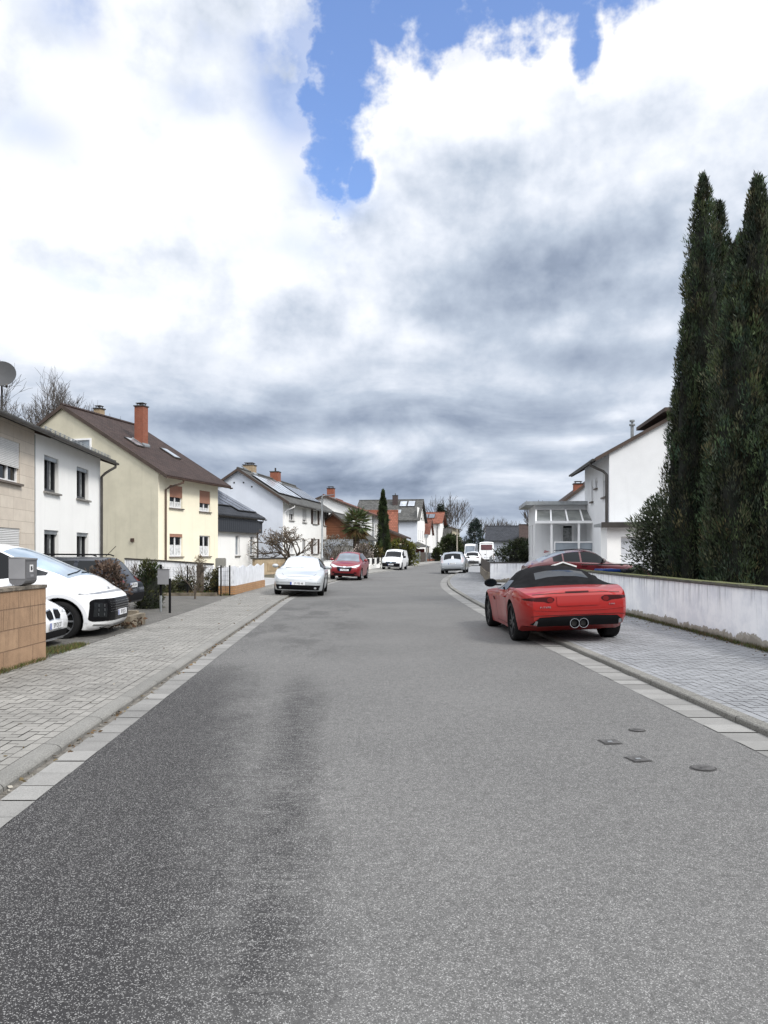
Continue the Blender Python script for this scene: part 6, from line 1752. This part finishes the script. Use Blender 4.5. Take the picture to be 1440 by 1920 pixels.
# white capped gate pillar, bins and white post behind the near wall
g = thing('gate_pillar', 'white gate pillar with shallow gabled cap at the drive, just above the black hood', 'pillar', (6.2, 26.1, KZ - .03))
k = MB(); k.box(-.34, .34, -.16, .16, 0, 1.02); k.build('shaft', W_WHITE, g)
k = MB(); k.add([(-.45, -.22, 1.02), (.45, -.22, 1.02), (.45, .22, 1.02), (-.45, .22, 1.02), (-.45, -.22, 1.06), (.45, -.22, 1.06), (.45, .22, 1.06), (-.45, .22, 1.06), (0, -.22, 1.20), (0, .22, 1.20)],
               ((0, 3, 2, 1), (0, 1, 5, 4), (2, 3, 7, 6), (1, 2, 6, 5), (3, 0, 4, 7), (4, 5, 8), (6, 7, 9), (5, 6, 9, 8), (7, 4, 8, 9))); k.build('cap', M_GUTTER, g)
for q in (-1, 1):
    k = MB(); k.bar((q * .47, -.235, 1.065), (0, -.235, 1.215), .03, .045); k.build('cap_trim', M_WTRIM, g)
def bin_(label, x, y, lid, body):
    t = thing('wheelie_bin', label, 'bin', (x, y, KZ - .03), R(8), 'bins behind the white wall')
    k = MB(); k.hexa([(-.22, -.24, .08), (.22, -.24, .08), (.22, .24, .08), (-.22, .24, .08), (-.28, -.33, .98), (.28, -.33, .98), (.28, .33, .98), (-.28, .33, .98)]); k.build('body', body, t, bevel=.02)
    k = MB(); k.box(-.30, .30, -.36, .35, .98, 1.0); k.box(-.28, .28, -.33, .30, 1.0, 1.06); k.build('lid', lid, t, bevel=.015)
    k = MB(); k.tube([(-.26, .38, 1.0), (.26, .38, 1.0)], .018, 6); k.build('handle', C_BLACK, t)
    for q in (-.24, .24): k = MB(); k.lathe([(.0, -.03), (.1, -.03), (.1, .03), (.0, .03)], 14, 'x', (q, .24, .1)); k.build('wheel', C_TYRE, t)
M_BINB = mat('blue bin plastic', (.02, .07, .28), .45); M_BIND = mat('dark bin plastic', (.025, .028, .035), .5)
bin_('bin with a blue lid behind the white wall', 6.75, 22.6, M_BINB, M_BIND); bin_('bin with a dark lid right of the blue-lidded one', 7.4, 22.5, M_BIND, M_BIND)
t_ = thing('gate_post', 'pale post with a dark crossbar by the bins behind the white wall', 'post', (7.62, 22.7, KZ - .03))
k = MB(); k.box(-.05, .09, -.05, .05, 0, 1.2); k.build('shaft', M_WTRIM, t_); k = MB(); k.bar((-1.6, .1, 1.18), (-.05, .1, 1.2), .05, .03); k.build('crossbar', M_GUTTER, t_)

# orange split-block wall and mailbox in the left foreground
M_BLOCK = brick_mat('orange split block', (.34, .215, .13), (.40, .265, .165), (.18, .11, .07), .78, .268, .007, .5, .92, .9, .28)
def block_mat():
    m = M_BLOCK; t = m.node_tree; b = t.nodes['Principled BSDF']; tc = nd(t, 'ShaderNodeTexCoord')
    lk = b.inputs['Base Color'].links[0].from_socket
    z = E(t, nd(t, 'ShaderNodeSeparateXYZ', {0: tc.outputs['Object']}).outputs[2])
    st = noise(t, mapping(t, tc.outputs['Object'], (9, 9, .7)), 1.6, 6., .7)
    k = mixc(t, st.ss(.46, .72) * z.ss(-.1, .9) * .75, lk, (.10, .065, .04))
    k = mixc(t, noise(t, tc.outputs['Object'], 2.2, 6., .7).ss(.48, .7) * .45, k, (.17, .11, .07))
    t.links.new(k, b.inputs['Base Color'])
block_mat()
w = thing('block_wall', 'orange-brown split-block garden wall with grey coping at the left edge', 'wall', (-4.855, 10.72, KZ - .01), R(-.6))
k = MB(); k.box(-.24, 0, -6.5, 0, -.05, 1.035); k.build('blocks', M_BLOCK, w)
M_COPE = mat('dirty concrete coping', (.15, .13, .105), .95, vs=7., var=.5, bump=.5, bs=30., streak=.7, fine=.4, fs=90.)
for i in range(7):
    k = MB(); k.box(-.27, .02, -6.5 + i * .93 + .004, -6.5 + (i + 1) * .93 - .004, 1.037, 1.085)
    k.build('coping_slab', M_COPE, w, bevel=.006)
mb_ = thing('mailbox', 'grey metal mailbox with a white sticker standing on the orange block wall', 'mailbox', (-4.98, 10.3, KZ + 1.076), R(-.6))
M_MBOX = mat('grey enamel', (.135, .135, .14), .55, var=.12, fine=.15, fs=120.); M_MBLT = mat('galvanised sheet', (.30, .30, .31), .5, .35, var=.12)
k = MB()
pr = [(-.115, .10), (-.115, .375), (-.12, .375), (-.12, .395), (.125, .375), (.125, .35), (.115, .35), (.115, .09)] + [(.115 * math.cos(a) * 1., .09 - .085 * math.sin(a)) for a in np.linspace(.2, math.pi - .2, 8)]
n_ = len(pr)
for yy_ in (-.165, .165): k.v += [(x, yy_, z) for x, z in pr]
for i in range(n_): k.f.append((i, (i + 1) % n_, n_ + (i + 1) % n_, n_ + i))
k.f.append(tuple(range(n_ - 1, -1, -1))); k.f.append(tuple(range(n_, 2 * n_)))
k.build('box', M_MBOX, mb_)
k = MB(); k.box(-.112, .112, -.169, -.1655, .10, .37); k.build('side_panel', M_MBLT, mb_)
k = MB(); k.box(.1155, .119, -.155, .155, .10, .335); k.build('door', M_MBOX, mb_, bevel=.002)
k = MB(); k.box(.1195, .1205, -.055, .045, .19, .29); st = k.build('sticker', mat('white sticker', (.7, .7, .7), .5), mb_)
k = MB(); k.box(.121, .1213, -.025, .018, .212, .268); k.box(.1214, .1217, -.012, .028, .225, .24); k.build('print', C_INK, st)
k = MB(); k.box(.1195, .1202, -.03, .06, .125, .155); k.build('name_plate', M_MBLT, mb_)

# low brick planter stub with dead leaves
w = thing('planter', 'low concrete planter edge with dead leaves right of the people carrier', 'planter', (-5.35, 15.55, KZ - .01))
k = MB(); k.box(.10, .24, -.5, .45, 0, .25); k.box(-.9, .10, .32, .46, 0, .30); k.build('edge', M_DKWALL, w, bevel=.01)
P_ = np.stack([rng.uniform(-.9, .3, 420), rng.uniform(-.62, .3, 420), rng.uniform(.0, .2, 420)], 1)
leaves('dead_leaves', P_, rng.normal(size=(420, 3)) * (1, 1, .5), .09, .05, colours(420, 1, [(.10, .06, .035), (.15, .085, .05), (.07, .045, .03)]), LFD, w)

# posts at the drive entrance
def post(label, x, y, h, box=False):
    t = thing('post_mailbox' if box else 'steel_post', label, 'mailbox' if box else 'post', (x, y, KZ - .01))
    k = MB(); k.tube([(0, 0, 0), (0, 0, h)], .03, 10); k.build('post', C_BLACK, t, smooth=60)
    if box:
        k = MB(); k.box(-.05, .24, -.12, -.032, h - .44, h - .06); k.build('box', M_MBLT, t, bevel=.006)
        k = MB(); k.box(-.055, .245, -.13, -.025, h - .06, h - .04); k.build('lid', M_MBOX, t)
        k = MB(); k.lathe([(0, .08), (.032, .06), (.035, .0), (.0, .0)], 12, 'z', (0, 0, h)); k.build('knob', C_BLACK, t)
        k = MB(); k.tube([(0, 0, 0.), (0, 0, .42)], .034, 10); k.build('sleeve', M_ZINC, t, smooth=60)
post('dark post carrying a light grey letter box at the drive entrance', -5.80, 19.4, 1.15, True)
post('plain dark steel post right of the letter box', -5.42, 18.9, .88)
# wire fence
t_ = thing('wire_fence', 'wire mesh fence on dark posts beside the white picket panel', 'fence')
fp = [(-9.6, 26.5), (-8.3, 26.55), (-7.0, 26.6), (-5.82, 26.65), (-5.58, 27.0)]
for x, y in fp: k = MB(); k.box(x - .022, x + .022, y - .022, y + .022, 0, 1.12); k.build('post', C_BLACK, t_)
k = MB()
for (xa, ya), (xb, yb) in zip(fp[:-1], fp[1:]):
    n_ = max(2, int(math.dist((xa, ya), (xb, yb)) / .1))
    for i in range(n_ + 1): x, y = lerp(xa, xb, i / n_), lerp(ya, yb, i / n_); k.bar((x, y, .08), (x, y, 1.05), .004)
    for z in np.arange(.1, 1.1, .16): k.bar((xa, ya, z), (xb, yb, z), .004)
k.build('mesh', C_BLACK, t_)
# white scalloped picket panel on brick base
t_ = thing('picket_panel', 'white scalloped board fence panel on an orange brick base', 'fence', (-5.40, 27.15, KZ - .01), R(-.8))
k = MB(); k.box(-.25, 0, 0, 6.2, 0, .30); k.box(-.62, -.25, 0, .25, 0, .30); k.build('brick_base', brick_mat('tan orange brick', (.40, .21, .095), (.47, .27, .13), (.26, .19, .13), .24, .075, .01), t_)
k = MB()
for s0 in range(4):
    for i in range(14):
        y0 = .04 + s0 * 1.53 + i * .108; f = (i + .5) / 14; h = .96 + .10 * (abs(2 * f - 1) ** 1.6)
        k.box(-.06, -.03, y0, y0 + .104, .32, h)
for i in range(5): h = .96 + .07 * (i / 4); k.box(-.62 + i * .112, -.62 + i * .112 + .106, .03, .06, .32, h)
k.build('boards', M_WOODW, t_)
k = MB(); k.box(-.10, -.062, 0.03, 6.2, .42, .50); k.box(-.10, -.062, .03, 6.2, .76, .84); k.build('rails', M_WOODW, t_)
# white arched bed edging
t_ = thing('arched_edging', 'little white arched garden edging left of the picket panel', 'edging', (-8.1, 30.4, KZ - .03))
k = MB()
for i in range(9):
    x = i * .26; k.tube([(x, 0, .55), (x, 0, .88), (x + .04, 0, .96), (x + .1, 0, .99), (x + .16, 0, .96), (x + .2, 0, .88), (x + .2, 0, .55)], .018, 5)
k.box(-.05, 2.4, -.03, .03, 0, .58); k.build('arches', M_WTRIM, t_)
t_ = thing('tree_stump', 'slim brown clipped stump with dried twigs on top in the garden bed', 'stump', (-7.05, 28.6, KZ - .03))
k = MB(); k.tube([(0, 0, 0), (.02, 0, .5), (0, .02, .95), (.01, 0, 1.1)], [.16, .13, .14, .1], 9); k.build('stem', BARK, t_, smooth=60)
leaves('dry_twigs', rng.normal(0, .10, (90, 3)) + (0, 0, 1.25), rng.normal(size=(90, 3)) + (0, 0, .8), .14, .03, colours(90, 1, [(.20, .14, .08), (.14, .10, .06)]), LFD, t_)
t_ = thing('utility_cabinet', 'grey outdoor cabinet beside the yellow house corner', 'cabinet', (-7.55, 33.4, KZ - .03))
k = MB(); k.box(0, .42, 0, .35, .35, 1.3); k.build('body', mat('grey cabinet', (.24, .235, .21), .7), t_, bevel=.03); k = MB(); k.box(.02, .40, .02, .33, 0, .35); k.build('foot', M_DKWALL, t_)
k = MB(); k.box(.05, .37, -.012, -.001, .45, 1.2); k.build('door', mat('grey cabinet', (.24, .235, .21), .7), t_)
# white boundary wall with dark coping in front of the yellow house
t_ = thing('garden_wall', 'low white boundary wall with dark coping in front of the yellow house', 'wall')
k, c_ = MB(), MB()
q = [(-12.3, 35.4, 1.25), (-9.8, 34.9, 1.12), (-7.9, 34.5, 1.0)]
for (xa, ya, za), (xb, yb, zb) in zip(q[:-1], q[1:]):
    k.hexa([(xa, ya, 0), (xb, yb, 0), (xb, yb + .2, 0), (xa, ya + .2, 0), (xa, ya, za), (xb, yb, zb), (xb, yb + .2, zb), (xa, ya + .2, za)])
    c_.hexa([(xa, ya - .03, za), (xb, yb - .03, zb), (xb, yb + .23, zb), (xa, ya + .23, za), (xa, ya - .03, za + .07), (xb, yb - .03, zb + .07), (xb, yb + .23, zb + .07), (xa, ya + .23, za + .07)])
k.build('wall_face', M_WPL, t_); c_.build('coping', M_GUTTER, t_)
# kerb edging of the bed
t_ = thing('bed_edging', 'dark stone edging between the paved drive and the planted bed', 'edging')
k = MB(); k.wall(-12, 26.2, -5.9, 26.35, KZ - .05, KZ + .10, .10); k.build('stones', M_DKWALL, t_)
# tan retaining wall, white front wall
t_ = thing('retaining_wall', 'tan panelled retaining wall behind the silver car', 'wall')
k = MB(); M_TAN = mat('tan concrete', (.42, .33, .22), .9, vs=2., var=.15, streak=.3)
k.wall(-8.75, 50.2, -6.0, 60.6, 0, 1.12, .22); k.build('wall_face', M_TAN, t_)
k = MB(); k.wall(-8.80, 50.0, -5.98, 60.7, 1.12, 1.2, .32); k.build('coping', M_GUTTER, t_)
k = MB()
for f in (.18, .36, .54, .72): k.wall(lerp(-8.75, -6.0, f) + .13, lerp(50.2, 60.6, f), lerp(-8.75, -6.0, f + .14) + .13, lerp(50.2, 60.6, f + .14), .25, .8, .03)
k.build('panel', mat('tan panel', (.36, .27, .17), .9, var=.2), t_)
t_ = thing('front_wall', 'plain white front wall behind the lamp post foot', 'wall')
k = MB(); k.wall(XLI(46) - .1, 46, XLI(57) - .1, 57, 0, .95, .2); k.build('wall_face', W_WHITE, t_)
k = MB(); k.wall(XLI(46) - .1, 45.96, XLI(57) - .1, 57.04, .952, 1.0, .26); k.build('coping', M_WTRIM, t_)
# white pillars with dark infill
t_ = thing('pillared_wall', 'white garden wall with dark infill panels behind the dark red car', 'wall')
ys_ = np.linspace(60, 76, 7)
k = MB(); k.wall(XLI(60) - .1, 60, XLI(76) - .1, 76, 0, .42, .2); k.build('base', W_WHITE, t_)
for y in ys_: k = MB(); x = XLI(60) - .1 + (XLI(76) - XLI(60)) * (y - 60) / 16; k.box(x - .18, x + .18, y - .2, y + .2, .42, 1.05); k.build('pillar', W_WHITE, t_)
for a, b_ in zip(ys_[:-1], ys_[1:]):
    k = MB(); X_ = lambda y: XLI(60) - .1 + (XLI(76) - XLI(60)) * (y - 60) / 16
    k.wall(X_(a + .25), a + .25, X_(b_ - .25), b_ - .25, .5, .98, .05); k.build('infill_panel', C_BLACK, t_)
t_ = thing('low_wall', 'low sandy wall beside the small white van', 'wall')
k = MB(); k.wall(XLI(77.5) - .1, 77.5, XLI(92) - .1, 92, 0, .9, .2); k.build('wall_face', W_CREAM, t_)
k = MB(); k.wall(XLI(77.5) - .1, 77.45, XLI(92) - .1, 92.05, .902, .96, .27); k.build('coping', M_DKWALL, t_)
# grey slat fence far up
t_ = thing('slat_fence', 'grey slatted garden fence in front of the small pavilion', 'fence')
fp = [(4.4, 110), (5.6, 117), (7.0, 122.5), (9.2, 132), (11.6, 142)]
for i, ((xa, ya), (xb, yb)) in enumerate(zip(fp[:-1], fp[1:])):
    k = MB(); k.wall(xa, ya, xb, yb, .12, 1.5 + .05 * (i % 2), .05); k.build('slat_panel', M_GREYF if i != 1 else M_DKWOOD, t_)
    k = MB(); k.box(xa - .08, xa + .08, ya - .08, ya + .08, 0, 1.7); k.build('post', M_ZINC if i != 2 else mat('rusty post', (.28, .16, .09), .8), t_)
k = MB(); k.wall(7.0, 122.4, 9.2, 131.8, 0, .45, .12); k.build('brick_base', W_BRICK, t_)
# pavilion
t_ = thing('pavilion', 'small open pavilion with grey hipped roof in front of the tall white house', 'pavilion', (5.6, 123.5, KZ - .03), R(-8))
k = MB(); k.add([(-1.85, -1.85, 2.45), (1.85, -1.85, 2.45), (1.85, 1.85, 2.45), (-1.85, 1.85, 2.45), (0, 0, 3.3), (-1.85, -1.85, 2.36), (1.85, -1.85, 2.36), (1.85, 1.85, 2.36), (-1.85, 1.85, 2.36)],
               ((0, 1, 4), (1, 2, 4), (2, 3, 4), (3, 0, 4), (5, 6, 1, 0), (6, 7, 2, 1), (7, 8, 3, 2), (8, 5, 0, 3), (8, 7, 6, 5))); k.build('roof', T_GREY, t_)
for x in (-1.6, 1.6):
    for y in (-1.6, 1.6): k = MB(); k.box(x - .1, x + .1, y - .1, y + .1, 0, 2.36); k.build('post', M_DKWALL, t_)
k = MB(); k.box(-.5, 1.0, 1.2, 1.3, 0, 2.1); k.build('red_door', mat('dull red door', (.20, .045, .035), .6), t_)
k = MB(); k.box(-1.6, 1.6, 1.35, 1.5, 0, .9); k.build('parapet', W_WHITE, t_)
# street lamp
t_ = thing('street_lamp', 'grey steel street lamp with short arm on the left pavement', 'lamp post', (gx(604, 46), 46, KZ))
k = MB(); k.tube([(0, 0, 0), (0, 0, 1.2)], .085, 12); k.tube([(0, 0, 1.2), (0, 0, 1.25), (0, 0, 4.9), (.06, -.02, 5.0), (.2, -.04, 5.02)], [.085, .06, .05, .045, .04], 12); k.build('pole', M_ZINC, t_, smooth=60)
k = MB(); k.hexa([(.18, -.12, 4.98), (.75, -.14, 5.04), (.75, .06, 5.04), (.18, .06, 4.98), (.18, -.08, 5.06), (.72, -.1, 5.09), (.72, .02, 5.09), (.18, .02, 5.06)]); k.build('lamp_head', mat('dark lamp head', (.10, .10, .11), .5), t_, bevel=.01)
t_ = thing('wooden_pole', 'thin wooden pole beside the dark bush far up the street', 'pole', (gx(857, 118), 118, KZ))
k = MB(); k.tube([(0, 0, 0), (0, 0, 5.2)], [.13, .10], 8); k.build('shaft', mat('pale pole', (.30, .27, .22), .8), t_, smooth=60)
t_ = thing('sign_post', 'grey sign post in front of the grey slatted fence', 'pole', (gx(799, 112), 112, KZ))
k = MB(); k.tube([(0, 0, 0), (0, 0, 4.2)], .07, 8); k.build('shaft', M_ZINC, t_, smooth=60); k = MB(); k.box(-.25, .25, -.1, -.07, 3.7, 4.2); k.build('sign_back', M_ZINC, t_)
# valve covers in the asphalt
M_IRON = mat('cast iron', (.078, .075, .073), .7, .3, vs=20., var=.4, bump=.8, bs=60.)
def cover(label, x, y, rx, ry, rz, n=24):
    t = thing('valve_cover', label, 'valve cover', (x, y, -.001), rz, 'iron valve covers in the asphalt')
    k = MB(); k.v += [(rx * math.cos(2 * math.pi * i / n + (math.pi / 4 if n == 4 else 0)), ry * math.sin(2 * math.pi * i / n + (math.pi / 4 if n == 4 else 0)), .004) for i in range(n)]; k.f.append(tuple(range(n))); k.build('frame', mat('iron rim', (.045, .043, .042), .9), t)
    k = MB(); k.v += [(.84 * rx * math.cos(2 * math.pi * i / n + (math.pi / 4 if n == 4 else 0)), .84 * ry * math.sin(2 * math.pi * i / n + (math.pi / 4 if n == 4 else 0)), .008) for i in range(n)]; k.f.append(tuple(range(n))); k.build('lid', M_IRON, t)
    k = MB(); k.box(-.02, .02, -.012, .012, .0085, .010); k.build('lifting_lug', M_ZINC if n == 4 else M_IRON, t)
cover('square iron cover in the asphalt, farther of the two square ones', 1.90, 6.28, .115, .115, R(8), 4)
cover('square iron cover in the asphalt, nearer of the two square ones', 1.96, 5.76, .115, .115, R(14), 4)
cover('faint round iron cover behind the two square ones', 2.27, 6.70, .075, .075, 0)
cover('larger oval iron cover nearest the right gutter', 2.36, 5.52, .10, .085, R(10))
